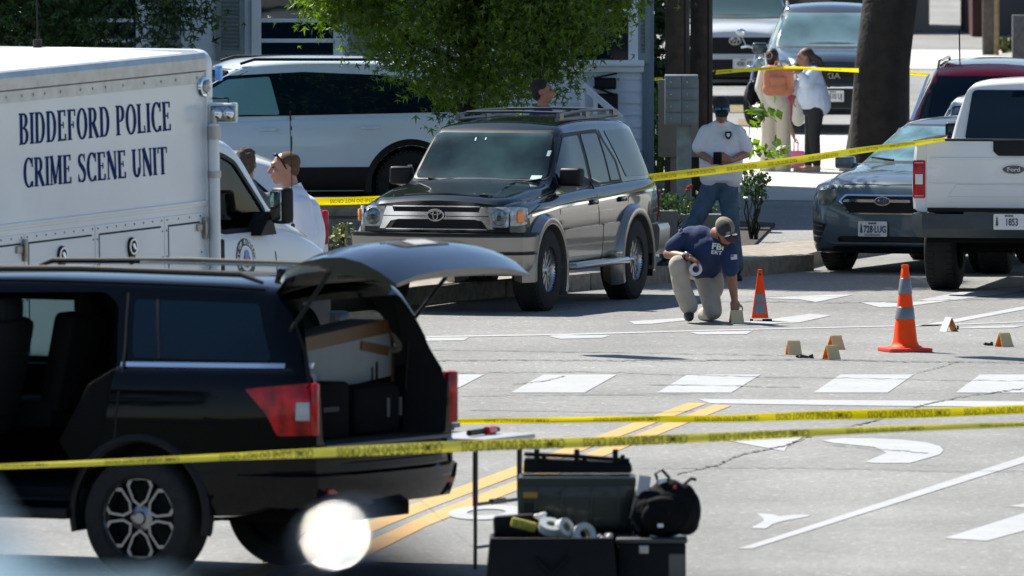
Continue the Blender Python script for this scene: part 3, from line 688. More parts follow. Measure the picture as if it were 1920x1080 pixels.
# ---------------------------------------------------------------- crime scene truck
def crime_truck():
    P=mat('truck_white',(.74,.765,.765),.3,0,.7,var=.05,scale=1.5); PC=paint('van_white',(.72,.75,.76),0,.35)
    AL=mat('aluminium_trim',(.50,.51,.51),.38,.85,var=.12,scale=10)
    root=thing('police_truck','white police crime scene truck with blue serif lettering on its box side','truck')
    phi=62; pit=-1.5
    root.rotation_euler=(0,RD(pit),RD(phi)); g=G(403,803); Rm=root.rotation_euler.to_matrix(); root.location=g-Rm@Vector((0,-1.2,0))
    L=5.2
    b=MB(); b.prism(rpoly([(-1.2,.60),(1.2,.60),(1.2,2.93),(-1.2,2.93)],[.02,.02,.10,.10],5),-L,-.0,'x'); bx=b.build('box_body',P,root,sharp=30)
    cr=MB(); cr.prism([(-1.12,2.925),(1.12,2.925),(1.0,2.945),(0,2.975),(-1.0,2.945)],-L+.1,-.1,'x'); cr.build('roof_panel',mat('roof_white',(.78,.78,.76),.45),root,sharp=40)
    # front cap (rounded corner moulding)
    c=MB(); c.prism(rpoly([(-1.225,.6),(1.225,.6),(1.225,2.97),(-1.225,2.97)],[.02,.02,.14,.14],6),-.10,.0,'x'); c.prism(rpoly([(-1.15,.9),(1.15,.9),(1.12,2.95),(-1.12,2.95)],[.05,.05,.2,.2],6),0,.07,'x'); c.build('front_cap',P,root,bevel=.02)
    def q(px,py,y=-1.2): v=loc(root,px,py,'y',y); return (v.x,v.z)
    # roof rail + rivets
    y=-1.2
    r=MB(); r.rings([[(x,y-.0,2.80),(x,y-.022,2.81),(x,y-.028,2.90),(x,y-.012,2.945),(x,y+.05,2.955),(x,y+.05,2.80)] for x in(-L,-.10)]); r.build('roof_rail',AL,root,sharp=20)
    r=MB(); r.rings([[(x,y,2.71),(x,y-.012,2.712),(x,y-.012,2.798),(x,y,2.80)] for x in(-L,-.10)]); rr=r.build('rivet_rail',AL,root,sharp=20)
    rv=MB(); x=-L+.1
    while x<-.12: rv.cyl((x,y-.012,2.755),(x,y-.017,2.755),.011,n=8); x+=random.uniform(.16,.34)
    tag(rv.build('rivets',M_steel,rr),kind='stuff')
    # lettering
    tx=MB(); serif_line(tx,'BIDDEFORD POLICE',[q(36,272),q(323,244),q(321,190),q(35,213)],.004,y-.001)
    serif_line(tx,'CRIME SCENE UNIT',[q(44,352),q(316,326),q(314,275),q(43,297)],.004,y-.001)
    tx.build('lettering',mat('navy_vinyl',(.006,.028,.12),.8,spec=.1),root,recalc=False,sharp=None)
    # belt rail and lower compartments
    zb=q(400,377)[1]; bl=MB(); bl.rings([[(x,y,zb-.035),(x,y-.014,zb-.03),(x,y-.014,zb-.012),(x,y-.022,zb-.008),(x,y-.022,zb+.012),(x,y,zb+.016)] for x in(-L,-.10)]); bl.build('belt_rail',P,root,sharp=20)
    edges=[q(-330,470)[0],q(43,430)[0],q(176,430)[0],q(306,420)[0],-.16]; edges=[-4.9,-3.95]+edges[1:]
    rows=[]
    def door(x0,x1,latch,num=None):
        m=MB(); zt=zb-.075; f=.055; m.rings([[(x0,y,.72),(x1,y,.72),(x1,y,zt),(x0,y,zt)],[(x0+.004,y-.010,.724),(x1-.004,y-.010,.724),(x1-.004,y-.010,zt-.004),(x0+.004,y-.010,zt-.004)]]); fr=m.build('compartment_frame',P,root,sharp=20)
        m=MB(); a0,a1=x0+f,x1-f; m.rings([[(a0,y-.008,.78),(a1,y-.008,.78),(a1,y-.008,zt-.08),(a0,y-.008,zt-.08)],[(a0+.003,y-.019,.783),(a1-.003,y-.019,.783),(a1-.003,y-.019,zt-.083),(a0+.003,y-.019,zt-.083)]]); d=m.build('compartment_door',P,root,sharp=20)
        g2=MB(); g2.box(((a0+a1)/2,y-.0115,zt-.074),(a1-a0,.006,.011)); 
        for xx in(a0,a1): g2.box((xx,y-.0115,(zt+.7)/2),(.006,.004,zt-.86))
        g2.build('door_gap',M_seam,d)
        rv=MB(); n=max(2,int((x1-x0)/.13))
        for i in range(n): rv.cyl((x0+.04+(x1-x0-.08)*i/(n-1),y-.010,zt-.028),(x0+.04+(x1-x0-.08)*i/(n-1),y-.014,zt-.028),.007,n=8)
        for k in range(5):
            for xx in(x0+.028,x1-.028): rv.cyl((xx,y-.010,zt-.11-.2*k),(xx,y-.014,zt-.11-.2*k),.007,n=8)
        tag(rv.build('rivets',M_trim,fr),kind='stuff')
        if latch:
            zc=zt-.22; xc=(a0+a1)/2; m=MB(); R_=Matrix.Identity(4)
            pl=[(xc+.062*math.sin(a),zc+.02+.075*math.cos(a)) for a in [i*PI/10-PI*.62 for i in range(0,13)]]+[(xc+.018,zc-.115),(xc-.018,zc-.115)]
            m.rings([[(u,y-.018,v) for u,v in pl],[(u,y-.034,v) for u,v in pl],[(xc+(u-xc)*.85,y-.038,zc+(v-zc)*.88) for u,v in pl]]); l=m.build('latch',M_trim,d,sharp=40)
            m=MB(); 
            for i in range(20):
                a=i*2*PI/20;b_=(i+1)*2*PI/20; m.rings([[(xc+r0*math.sin(t),y-.039,zc+.022+1.15*r0*math.cos(t)) for r0,t in((.043,a),(.055,a),(.055,b_),(.043,b_))],[(xc+r0*math.sin(t),y-.046,zc+.022+1.15*r0*math.cos(t)) for r0,t in((.043,a),(.055,a),(.055,b_),(.043,b_))]])
            m.cyl((xc,y-.038,zc+.045),(xc+.01,y-.05,zc+.0),.014,n=10); m.build('latch_ring',M_chrome,l)
            m=MB(); m.cyl((xc,y-.019,zc-.18),(xc,y-.021,zc-.18),.006,n=6); m.build('keyhole',M_trim,d)
    for i in range(len(edges)-1): door(edges[i]+.004,edges[i+1]-.004,i in(2,3))
    for hx in(edges[2]-.02,edges[-1]+.0):
        m=MB(); zc=zb-.20; m.box((hx,y-.03,zc),(.045,.03,.17)); m.box((hx-.075,y-.028,zc+.01),(.11,.02,.055)); m.cyl((hx-.02,y-.045,zc-.05),(hx-.02,y-.045,zc+.06),.014); m.build('hinge',mat('hinge_steel',(.36,.33,.29),.4,.9),root,bevel=.006)
    # marker lamp, awning pole, floodlight
    v=loc(root,379,162,'y',-1.2); m=MB(); m.lathe([(.075,0),(.085,.01),(.075,.03),(.06,.035),(.0,.05)],c=(v.x,y,v.z),ax=(0,-1,0),n=28); ml=m.build('marker_lamp',M_chrome,root); m=MB(); m.ell((v.x,y-.045,v.z),(.055,.02,.055)); m.build('lens',M_lens,ml)
    yp=-1.27; a=loc(root,400,232,'y',yp); b2=loc(root,403,560,'y',yp); m=MB(); m.cyl((b2.x+.02,yp,b2.z-.3),(b2.x+.02,yp,a.z),.042,n=20); po=m.build('awning_pole',P,root)
    m=MB(); m.cyl((b2.x+.02,yp,a.z-.12),(b2.x+.02,yp,a.z-.02),.055,n=20); m.cyl((b2.x+.02,yp,a.z-.42),(b2.x+.02,yp,a.z-.37),.052,n=20); m.cyl((b2.x+.02,yp,a.z),(b2.x+.02,yp,a.z+.09),.03); m.build('pole_collar',M_steel,po)
    v=loc(root,419,212,'y',-1.30); Rf=Matrix.Rotation(RD(-phi-3),3,'Z')
    c0=v+Vector((0,0,0)); m=MB(); m.box(c0,(.22,.16,.155),Rf@Matrix.Identity(3)); fl=m.build('floodlight',P,root,bevel=.012)
    m=MB(); f0=Rf@Vector((0,-.085,0)); m.box(c0+f0,(.19,.012,.125),Rf); m.build('reflector',M_refl,fl,bevel=.03)
    for dx in(-.045,.045): m=MB(); m.ell(c0+Rf@Vector((dx,-.092,-.0)),(.045,.02,.045),Rf); m.build('lamp_glass',M_chrome,fl)
    m=MB(); m.tube([c0+Rf@Vector((-.10,0,.08)),c0+Rf@Vector((-.10,0,.115)),c0+Rf@Vector((.04,0,.115)),c0+Rf@Vector((.04,0,.08))],.009); m.build('lamp_handle',M_black,fl)
    m=MB(); m.box(c0+Rf@Vector((-.16,.02,.0)),(.12,.08,.12),Rf); m.build('lamp_bracket',P,fl,bevel=.02)
    v=loc(root,409,137,'x',.08); m=MB(); m.box((.09,v.y,v.z),(.05,.05,.12)); m.build('blue_beacon',mat('blue_lens',(.1,.35,.8),.2,0,1),root,bevel=.01)
    v=loc(root,420,225,'x',.2); m=MB(); m.lathe([(.11,0),(.11,.05),(.095,.3),(.06,.36),(.0,.37)],c=(.22,-.55,2.32),n=24); m.build('roof_beacon',mat('beacon_dome',(.7,.72,.72),.15,0,1),root)
    # cab
    T=dict(top=[(0,2.22),(.4,2.28),(.86,2.21),(1.58,1.60),(1.70,1.53),(2.1,1.42),(2.5,1.24),(2.62,1.05)],
      belt=[(0,1.50),(1.4,1.48),(1.7,1.44),(2.1,1.34),(2.5,1.16),(2.62,1.0)],w=[(0,1.0),(1.8,1.0),(2.3,.96),(2.62,.80)],rw=[(0,.89),(.8,.87),(1.5,.90),(1.7,.93),(2.62,.74)],bot=[(0,.5),(2.62,.5)])
    inner=dict(top=[(.04,2.15),(.4,2.21),(.84,2.13),(1.48,1.60),(1.56,1.55)],belt=[(.04,1.45),(1.56,1.45)],w=[(.04,.96),(1.56,.96)],rw=[(.04,.84),(.8,.82),(1.56,.85)],bot=[(.04,.75),(1.56,.75)])
    b=MB(); b.rings(carbody(T)); me0=b.mesh('body',[PC,M_trim],sharp=None); bv=bvh_of(me0)
    c1=MB(); c1.mi=1; c1.rings(carbody(inner)); cut=[c1.mesh('c',[M_trim,M_trim],sharp=None)]
    wp=[q(408,285,-.93),q(430,292,-.93),q(450,306,-.93),q(500,395,-.93),q(497,428,-.93),q(414,436,-.93)]
    wx=rpoly(wp,[.03,.08,.05,.05,.03,.05]); 
    c2=MB(); c2.mi=1; c2.prism(wx,-1.3,-.6,'y'); c3=MB(); c3.mi=1; c3.prism(wx,.6,1.3,'y'); c4=MB(); c4.mi=1; c4.prism([(-.72,1.62),(.72,1.62),(.70,2.08),(-.70,2.08)],.9,2.4,'x')
    for c_ in(c2,c3,c4): cut.append(c_.mesh('c',[M_trim,M_trim],sharp=None))
    cut+=well_cutters([(1.78,.85),(1.78,-.85)],.39,1.0)
    me=boolean(me0,cut); cab=link('cab',smoothmesh(me),root)
    GLS=bpy.data.materials.new('thin_glass'); GLS.use_nodes=True; n=GLS.node_tree.nodes; l=GLS.node_tree.links; n.remove(n['Principled BSDF']); gl=n.new('ShaderNodeBsdfGlossy'); gl.inputs['Roughness'].default_value=.02; tr=n.new('ShaderNodeBsdfTransparent'); tr.inputs[0].default_value=(.62,.72,.70,1); fr=n.new('ShaderNodeFresnel'); fr.inputs[0].default_value=1.5; mx=n.new('ShaderNodeMixShader'); l.new(fr.outputs[0],mx.inputs[0]); l.new(tr.outputs[0],mx.inputs[1]); l.new(gl.outputs[0],mx.inputs[2]); l.new(mx.outputs[0],n['Material Output'].inputs[0]); MATS['thin_glass']=GLS
    part,gap=parts(root,bv)
    for vw,s in(('R',-1),('L',1)):
        m=MB(); decal(m,bv,wx,vw,off=-.012,grid=.06,back=.004); m.build('door_window',GLS,cab)
        m=MB(); pth=wx+[wx[0]]; strip(m,bv,pth,vw,.035,.004,.015); m.build('window_seal',M_black,cab)
    dl=[q(409,280,-1),q(407,440,-1),q(407,600,-1)]; gap('door_gap',[[(q(518,430,-1)[0],1.43),(q(518,430,-1)[0]+.02,.62)]],'R'); gap('door_gap',[[(0.03,1.5),(0.03,.6)]],'R')
    # dashboard + steering wheel + seats
    m=MB(); m.box((1.36,0,1.36),(.35,1.7,.26)); m.build('dashboard',M_trim,cab,bevel=.06)
    m=MB(); 
    ring=[Vector((1.2,.42,1.55))+Matrix.Rotation(RD(-30),3,'Y')@Vector((0,.19*math.cos(a*PI/10),.19*math.sin(a*PI/10))) for a in range(21)]; m.tube(ring,.014); m.cyl((1.2,.42,1.55),(1.36,.42,1.42),.03); m.build('steering_wheel',M_black,cab)
    for sy in(-.42,.42): m=MB(); m.box((.30,sy,1.20),(.5,.52,.18)); m.box((.10,sy,1.55),(.14,.50,.6),Matrix.Rotation(-.15,3,'Y')); m.box((.06,sy,1.93),(.10,.26,.18)); m.build('seat',mat('seat_grey',(.10,.11,.11),.9),cab,bevel=.04)
    # mirror
    v=loc(root,521,385,'y',-1.12); m=MB(); m.box((v.x,-1.16,v.z),(.13,.17,.29),Matrix.Rotation(RD(-20),3,'Z')); mi=m.build('wing_mirror',M_black,root,bevel=.04,seg=3)
    m=MB(); Rz=Matrix.Rotation(RD(-20),3,'Z'); m.box(Vector((v.x,-1.16,v.z))+Rz@Vector((-.069,0,.0)),(.008,.13,.23),Rz); m.build('mirror_glass',M_chrome,mi,bevel=.02)
    m=MB(); m.prism([(v.x-.16,1.44),(v.x+.10,1.44),(v.x+.02,1.62)],-1.05,-.90,'y'); m.cyl((v.x,-1.1,v.z-.05),(v.x-.02,-.92,1.52),.04); m.build('mirror_arm',M_black,mi)
    # door emblem
    v=loc(root,463,484,'y',-1.0); cx,cz=v.x,v.z; 
    def disc(name,R_,r_,m_,e,n=40,z0=0):
        m=MB(); rs=[]
        pl=[(cx+R_*math.cos(i*2*PI/n),cz+z0+R_*math.sin(i*2*PI/n)) for i in range(n)]; decal(m,bv,pl,'R',off=e,grid=.06,back=.003); return m
    em=disc('e',.155,0,M_trim,.004).build('door_emblem',mat('emblem_black',(.015,.015,.02),.4),root)
    disc('e',.10,0,None,.008).build('emblem_disc',M_white,em); disc('e',.055,0,None,.012,z0=-.02).build('emblem_red',mat('emblem_red',(.55,.08,.06),.5),em); disc('e',.035,0,None,.016,z0=.03).build('emblem_blue',mat('emblem_blue',(.12,.3,.6),.5),em)
    tx=MB(); s='CITY OF BIDDEFORD'; 
    for i,ch in enumerate(s):
        a=RD(205-i*(230/(len(s)-1))); x=cx+.127*math.cos(a); z=cz+.127*math.sin(a); h=cast(bv,'R',x,z)
        if ch!=' ' and h: tx.text(ch,Matrix.Translation((x,h.y-.007,z))@Matrix.Rotation(PI/2-a,4,'Y')@Matrix.Rotation(PI/2,4,'X'),.05,.003,.001)
    tx.build('emblem_letters',M_white,em,recalc=False,sharp=None)
    m=MB(); v=loc(root,415,475,'y',-1.02); m.box((v.x+.02,-1.015,v.z-.02),(.06,.03,.26)); m.build('door_handle',M_black,root,bevel=.02)
    # antenna on bonnet, antenna on roof, bumper, headlamps
    m=MB(); v=loc(root,549,424,'y',-.80); m.cyl((v.x,-.80,v.z-.06),(v.x,-.80,v.z+.02),.016); m.tube([(v.x,-.80,v.z),(v.x-.01,-.80,v.z+.45),(v.x-.02,-.80,v.z+.92)],.004); m.build('antenna',M_black,root)
    m=MB(); v=loc(root,155,92,'z',2.96); m.cyl((v.x,0.3,2.95),(v.x,.3,3.03),.035); m.tube([(v.x,.3,3.0),(v.x,.3,3.7)],.006); m.build('antenna',M_black,root)
    m=MB(); m.box((2.62,0,.62),(.18,1.9,.24)); m.build('front_bumper',M_chrome,root,bevel=.04)
    for s in(-1,1): m=MB(); m.box((2.60,s*.68,1.0),(.10,.24,.18)); m.build('headlight',M_lens,root,bevel=.02)
    m=MB(); m.box((-2.6,0,.48),(5,1.2,.2)); m.box((-4.9,0,.42),(.2,2.2,.2)); m.build('chassis',M_well,root)
    add_wheels(root,[(1.78,.85),(1.78,-.85),(-3.1,.95),(-3.1,-.95)],.39,.26,.21,'star',M_alloy)
    return root
crime_truck()
# ---------------------------------------------------------------- generic family car / SUV seen in the back
def simple_car(name,label,cat,T,P,sp,r,Wd,wr=.215,style='star',side_win=(),ws=None,bw=None,glass=None,crown=.03,cz=None,cr=1.16,clad=None,rim=None,gaps=(),handles=(),seal=True):
    root=thing(name,label,cat); bo,bv=body(root,T,P,sp,r,Wd,crown=crown,cz=cz,cr=cr); part,gap=parts(root,bv); g=glass or M_glassd
    for vw in('L','R'):
        for i,p in enumerate(side_win):
            gm=g[i] if isinstance(g,list) else g
            part('side_window',[rpoly(p,.03)],vw,gm,.008)
        if gaps: gap('door_gap',gaps,vw)
    if ws: part('windscreen_seal',[rpoly([(y*1.04,z+(.02 if z>ws[0][1] else -.015)) for y,z in ws],.05)],'F',M_black,.008,grid=.06); part('windscreen',[rpoly(ws,.05)],'F',g[0] if isinstance(g,list) else g,.016,grid=.06)
    if bw: part('rear_window',[rpoly(bw,.05)],'B',M_glassv,.012,grid=.06)
    for s in(1,-1):
        for hx,hz in handles: m=MB(); m.box((hx,s*(Wd+.0),hz),(.2,.03,.035)); m.build('door_handle',P,root,bevel=.012)
    add_wheels(root,sp,r,.24,wr,style,rim or M_alloy); m=MB(); m.box((0,0,.33),(sp[0][0]-sp[-1][0]+.6,1.2,.16)); m.build('underbody',M_well,root)
    return root,bv,part,gap
# ---------------------------------------------------------------- white pickup seen from behind
def plate(root,M,txt,top,tree=True,bottom=None,parent=None):
    m=MB(M); m.prism(rpoly([(-.152,-.076),(.152,-.076),(.152,.076),(-.152,.076)],.012),0,.006,'z'); p=m.build('number_plate',mat('plate_white',(.72,.72,.70),.35),parent or root,sharp=30)
    t=MB(M); t.text(txt,Matrix.Translation((.026,-.006,.009)),.098,.003,.0018,.66); t.text(top,Matrix.Translation((0,.056,.009)),.028,.003,.0006,1.0)
    if bottom: t.text(bottom,Matrix.Translation((0,-.060,.009)),.022,.003,.0003,1.0)
    t.build('plate_lettering',mat('plate_ink',(.02,.03,.07),.5),p,recalc=False,sharp=None)
    if tree:
        g=MB(M); 
        for k in range(4): g.prism([(-.118-.018+.003*k,-.035+.02*k),(-.118+.018-.003*k,-.035+.02*k),(-.118,-.005+.02*k)],.006+.0005*k,.010,'z')
        g.box((-.118,-.042,.008),(.006,.014,.004)); g.build('pine_mark',mat('pine_ink',(.02,.06,.04),.5),p)
    return p
RY=Matrix.Rotation(-PI/2,4,'Z')@Matrix.Rotation(PI/2,4,'X')   # text facing -x
RF=Matrix.Rotation(PI/2,4,'Z')@Matrix.Rotation(PI/2,4,'X')    # text facing +x
def pickup():
    P=paint('pickup_white',(.80,.79,.75),0,.3,.1); root=thing('pickup_truck','white pickup truck seen from behind, tailgate closed, with knobbly tyres and black bumper','pickup truck')
    def side(y): # outer bed side
        return [(-2.86,.80),(-2.86,.80)]
    # bed sides
    for s in(1,-1):
        m=MB(); rs=[]
        for x,w_ in((-2.87,.955),(-2.84,.985),(-2.6,1.0),(-1.12,1.0)):
            rs.append([(x,s*(w_-.05),.80),(x,s*w_,.83),(x,s*(w_+.012),1.05),(x,s*w_,1.30),(x,s*(w_-.015),1.44),(x,s*(w_-.035),1.475),(x,s*(w_-.10),1.475),(x,s*(w_-.11),.80)])
        m.rings(rs); me=m.mesh('bed_side',[P,M_well],sharp=None); me=boolean(me,well_cutters([(-1.68,s*.86)],.42,1.0,cz=.46)); link('bed_side',smoothmesh(me,30),root)
        m=MB(); m.rings([[(x,s*.89,1.475),(x,s*.985,1.475),(x,s*.985,1.49),(x,s*.89,1.49)] for x in(-2.87,-1.12)]); m.build('bed_rail_cap',M_black,root,bevel=.004)
        # tail lamp
        m=MB(); m.box((-2.845,s*.925,1.115),(.075,.125,.37)); tl=m.build('tail_light',M_red,root,bevel=.015)
        m=MB(); m.box((-2.886,s*.925,1.115),(.01,.075,.10)); m.build('reverse_lens',mat('reverse_lens',(.75,.72,.72),.2,0,1),tl,bevel=.004)
        for dz in(-.16,.16): m=MB(); m.box((-2.885,s*.925,1.115+dz),(.008,.09,.012)); m.build('lamp_line',mat('pink_lens',(.7,.3,.3),.3,0,1),tl)
    # tailgate with pressed shape
    m=MB(); m.box((-2.845,0,1.165),(.07,1.715,.655)); tg=m.build('tailgate',P,root,bevel=.012,seg=3)
    m=MB(); yy=.87; m.rings([[(-2.878,-.66,.945),(-2.878,.66,.945),(-2.878,.56,1.07),(-2.878,-.56,1.07)],[(-2.888,-.64,.95),(-2.888,.64,.95),(-2.888,.555,1.062),(-2.888,-.555,1.062)]]); m.build('tailgate_pressing',P,tg,sharp=20)
    m=MB(); m.box((-2.885,0,1.32),(.014,1.66,.012)); m.box((-2.884,0,1.075),(.012,1.66,.008)); m.build('tailgate_crease',P,tg,bevel=.004)
    m=MB(); m.box((-2.845,0,1.497),(.085,1.72,.022)); m.build('tailgate_cap',M_black,tg,bevel=.006)
    m=MB(); m.prism([(-.20,1.50),(.20,1.50),(.20,1.39),(.15,1.345),(-.15,1.345),(-.20,1.39)],-2.90,-2.87,'x'); m.build('tailgate_handle',M_black,tg,bevel=.006)
    Mt=Matrix.Translation((-2.884,0,0))@RY
    m=MB(Matrix.Translation((-2.884,0,1.215))@RY); m.prism([(.118*math.cos(a*PI/16),.048*math.sin(a*PI/16)) for a in range(32)],0,.012,'z'); bd=m.build('badge',M_chrome,tg)
    m=MB(Matrix.Translation((-2.884,0,1.215))@RY); m.prism([(.108*math.cos(a*PI/16),.040*math.sin(a*PI/16)) for a in range(32)],.010,.014,'z'); m.build('badge_oval',mat('badge_navy',(.02,.035,.07),.25,0,1),bd)
    m=MB(); m.text('Ford',Matrix.Translation((-2.90,0,1.213))@RY@Matrix.Shear('XY',4,(.25,0)),.055,.004,.001,1.2); m.build('badge_script',M_chrome,bd,recalc=False,sharp=None)
    m=MB(); m.text('F-150',Matrix.Translation((-2.884,.0,1.008))@RY,.13,.012,.004,3.2,spacing=1.0); m.build('embossed_letters',P,tg,recalc=False,sharp=None)
    # bumper
    m=MB(); m.sweep([(-2.70,-1.0,0),(-2.90,-.99,0),(-3.0,-.88,0),(-3.05,-.4,0),(-3.05,.4,0),(-3.0,.88,0),(-2.90,.99,0),(-2.70,1.0,0)][::-1],[(-.25,.775),(-.005,.785),(.0,.76),(.0,.64),(-.05,.555),(-.25,.555)]); b=m.build('rear_bumper',mat('dark_bumper',(.035,.045,.05),.45,.1,var=.15),root,sharp=25)
    plate(root,Matrix.Translation((-3.06,.02,.715))@RY,'1853','MAINE',True,None,b)
    m=MB(); m.box((-2.0,0,.60),(1.7,.7,.16)); m.cyl((-1.68,-.8,.42),(-1.68,.8,.42),.06); m.ell((-1.68,.0,.42),(.2,.16,.18)); m.box((-2.80,0,.60),(.12,1.7,.2)); m.box((.4,0,.62),(3.6,.9,.14)); m.build('chassis',M_well,root)
    m=MB(); m.box((-2.0,0,.84),(1.7,1.75,.08)); m.build('bed_floor',M_trim,root)
    T=dict(top=[(2.95,1.02),(2.82,1.22),(2.4,1.30),(1.5,1.38),(1.38,1.42),(.72,1.94),(.5,1.98),(-.2,2.02),(-.92,2.01),(-.99,1.97),(-1.06,1.55),(-1.10,1.3)],
      belt=[(2.95,.97),(2.7,1.15),(1.4,1.27),(-1.10,1.33)],w=[(2.95,.86),(2.7,.97),(2,1.0),(-1.10,.985)],rw=[(2.95,.78),(1.6,.85),(1.38,.86),(.7,.70),(-.92,.70),(-1.10,.84)],bot=[(2.95,.55),(2.5,.5),(-1.10,.55)])
    bo,bv=body(root,T,P,[(2.0,.86),(2.0,-.86)],.42,1.0,cz=.46,cr=1.2); bo.name='cab'; part,gap=parts(root,bv)
    part('rear_window',[rpoly([(-.73,1.44),(.73,1.44),(.66,1.93),(-.66,1.93)],.05)],'B',M_glassv,.02,grid=.06)
    for vw in 'LR': part('side_window',[rpoly([(1.25,1.36),(1.15,1.5),(.66,1.90),(.20,1.92),(.20,1.36)],.03),],vw,M_glassd,.008); part('side_window',[rpoly([(.12,1.36),(.12,1.92),(-.75,1.91),(-.80,1.36)],.03)],vw,M_glassd,.008)
    part('windscreen',[rpoly([(-.78,1.47),(.78,1.47),(.66,1.92),(-.66,1.92)],.05)],'F',M_glassd,.02,grid=.06)
    m=MB(); 
    for k in range(4): m.box((-1.02,-.05-.035*k,1.86),(.012,.022,.022))
    m.build('blue_strobe',mat('blue_strobe',(.25,.45,1),.3,emit=6),root)
    mirror_part(root,1.05,.92,1.42,1,M_black,(.14,.3,.26)); mirror_part(root,1.05,-.92,1.42,-1,M_black,(.14,.3,.26))
    for s in(1,-1): m=MB(); m.box((2.88,s*.72,1.02),(.14,.36,.18)); m.build('headlight',M_lens,root,bevel=.03)
    m=MB(); m.box((2.98,0,.66),(.16,1.94,.26)); m.build('front_bumper',P,root,bevel=.04)
    add_wheels(root,[(-1.68,.84),(-1.68,-.84),(2.0,.84),(2.0,-.84)],.42,.30,.23,'star',M_alloy)
    # knobbly shoulder blocks
    place(root,-1.68,.86,1768,542,RD(80)); return root
pickup()
# ---------------------------------------------------------------- blue-grey saloon
def saloon():
    P=paint('blue_grey_paint',(.11,.145,.17),.45,.32,.05)
    T=dict(top=[(2.40,.74),(2.33,.86),(2.15,.935),(1.9,.975),(1.3,1.03),(1.02,1.06),(.92,1.09),(.12,1.42),(-.05,1.46),(-.4,1.485),(-.9,1.47),(-1.3,1.40),(-1.95,1.13),(-2.1,1.10),(-2.32,1.06),(-2.40,.9)],
      belt=[(2.40,.70),(2.2,.86),(1.9,.90),(1.0,.96),(-.5,.98),(-2.0,1.02),(-2.4,.86)],w=[(2.40,.62),(2.33,.72),(2.2,.81),(1.9,.89),(1.2,.92),(-1.4,.92),(-2.1,.88),(-2.4,.70)],
      rw=[(2.40,.52),(2.15,.66),(1.6,.74),(1.0,.76),(.9,.75),(.1,.60),(-.9,.58),(-1.3,.60),(-1.95,.72),(-2.4,.60)],bot=[(2.40,.30),(2.2,.20),(1.2,.19),(-1.8,.19),(-2.4,.32)])
    sp=[(1.43,.785),(1.43,-.785),(-1.32,.785),(-1.32,-.785)]
    root,bv,part,gap=simple_car('parked_saloon','blue grey saloon car facing the street beside the white pickup','car',T,P,sp,.33,.92,.22,ws=[(-.70,1.085),(.70,1.085),(.56,1.42),(-.56,1.42)],bw=[(-.55,1.15),(.55,1.15),(.5,1.38),(-.5,1.38)],
       side_win=[[(.80,1.03),(.70,1.12),(.05,1.40),(-.25,1.41),(-.28,1.03)],[(-.36,1.03),(-.34,1.41),(-.85,1.40),(-1.15,1.3),(-1.45,1.08),(-1.40,1.04)]],glass=[mat('saloon_glass',(.10,.19,.21),.06,spec=.8,var=.5,scale=3.5),M_glassd],gaps=[[(1.0,.35),(1.0,.92)],[(-.32,.3),(-.32,1.4)],[(-1.15,.55),(-1.35,.95)]],handles=[(-.1,.86),(-1.05,.88)])
    part('grille',[rpoly([(-.41,.80),(-.47,.735),(-.37,.60),(.37,.60),(.47,.735),(.41,.80)],.02)],'F',M_chrome,.010,grid=.06)
    part('grille',[rpoly([(-.39,.785),(-.44,.735),(-.35,.615),(.35,.615),(.44,.735),(.39,.785)],.02)],'F',M_seam,.018,grid=.06)
    m=MB(); decal(m,bv,[(-.42,.722),(.42,.722),(.40,.75),(-.40,.75)],'F',off=.028,grid=.06); m.build('grille_bar',M_chrome,root)
    m=MB(); 
    for k in range(3): decal(m,bv,[(-.40,.64+.03*k),(.40,.64+.03*k),(.40,.648+.03*k),(-.40,.648+.03*k)],'F',off=.022,grid=.06)
    m.build('grille_slats',M_black,root)
    e=MB(Matrix.Translation((2.425,0,.735))@RF); e.prism([(.085*math.cos(a*PI/14),.046*math.sin(a*PI/14)) for a in range(28)],-.03,.004,'z'); eb=e.build('badge',M_chrome,root)
    e=MB(Matrix.Translation((2.425,0,.735))@RF); e.prism([(.075*math.cos(a*PI/14),.037*math.sin(a*PI/14)) for a in range(28)],.003,.007,'z'); e.build('badge_oval',mat('badge_navy2',(.02,.04,.09),.3,0,1),eb)
    e=MB(Matrix.Translation((2.425,0,.735))@RF)
    for (x,y,r) in((-.035,.008,.018),(.02,.014,.008),(.045,.012,.008),(.015,-.012,.008),(.04,-.014,.008),(-.005,.0,.007)): e.prism([((r if k%2==0 else r*.35)*math.sin(k*PI/4)+x,(r if k%2==0 else r*.35)*math.cos(k*PI/4)+y) for k in range(8)],.006,.010,'z')
    e.build('badge_stars',M_chrome,eb)
    for s in(1,-1):
        part('headlight',[rpoly([(s*.50,.78),(s*.55,.84),(s*.76,.835),(s*.80,.78),(s*.72,.69),(s*.56,.69)],.02)],'F',mat('saloon_lamp',(.22,.23,.20),.12,.2,1,var=.5,scale=14),.010,grid=.05)
        part('fog_vent',[rpoly([(s*.60,.50),(s*.80,.53),(s*.80,.32),(s*.70,.30)],.02)],'F',M_black,.008,grid=.05)
        m=MB()
        for k in range(3): decal(m,bv,[(s*.64,.36+.055*k),(s*.79,.37+.055*k),(s*.79,.385+.055*k),(s*.64,.375+.055*k)],'F',off=.016,grid=.05)
        m.build('vent_slats',P,root)
        mirror_part(root,.72,s*.86,1.06,s,P,(.12,.2,.13))
    part('lower_grille',[rpoly([(-.46,.38),(.46,.38),(.56,.24),(-.56,.24)],.03)],'F',M_black,.008,grid=.06)
    m=MB(); decal(m,bv,[(-.74,.205),(.74,.205),(.74,.225),(-.74,.225)],'F',off=.03,grid=.06); m.build('lip',M_black,root)
    gap('bonnet_gap',[[(2.25,-.60),(1.2,-.74),(.98,-.74)],[(2.25,.60),(1.2,.74),(.98,.74)],[(2.28,-.45),(2.33,0),(2.28,.45)],],'T')
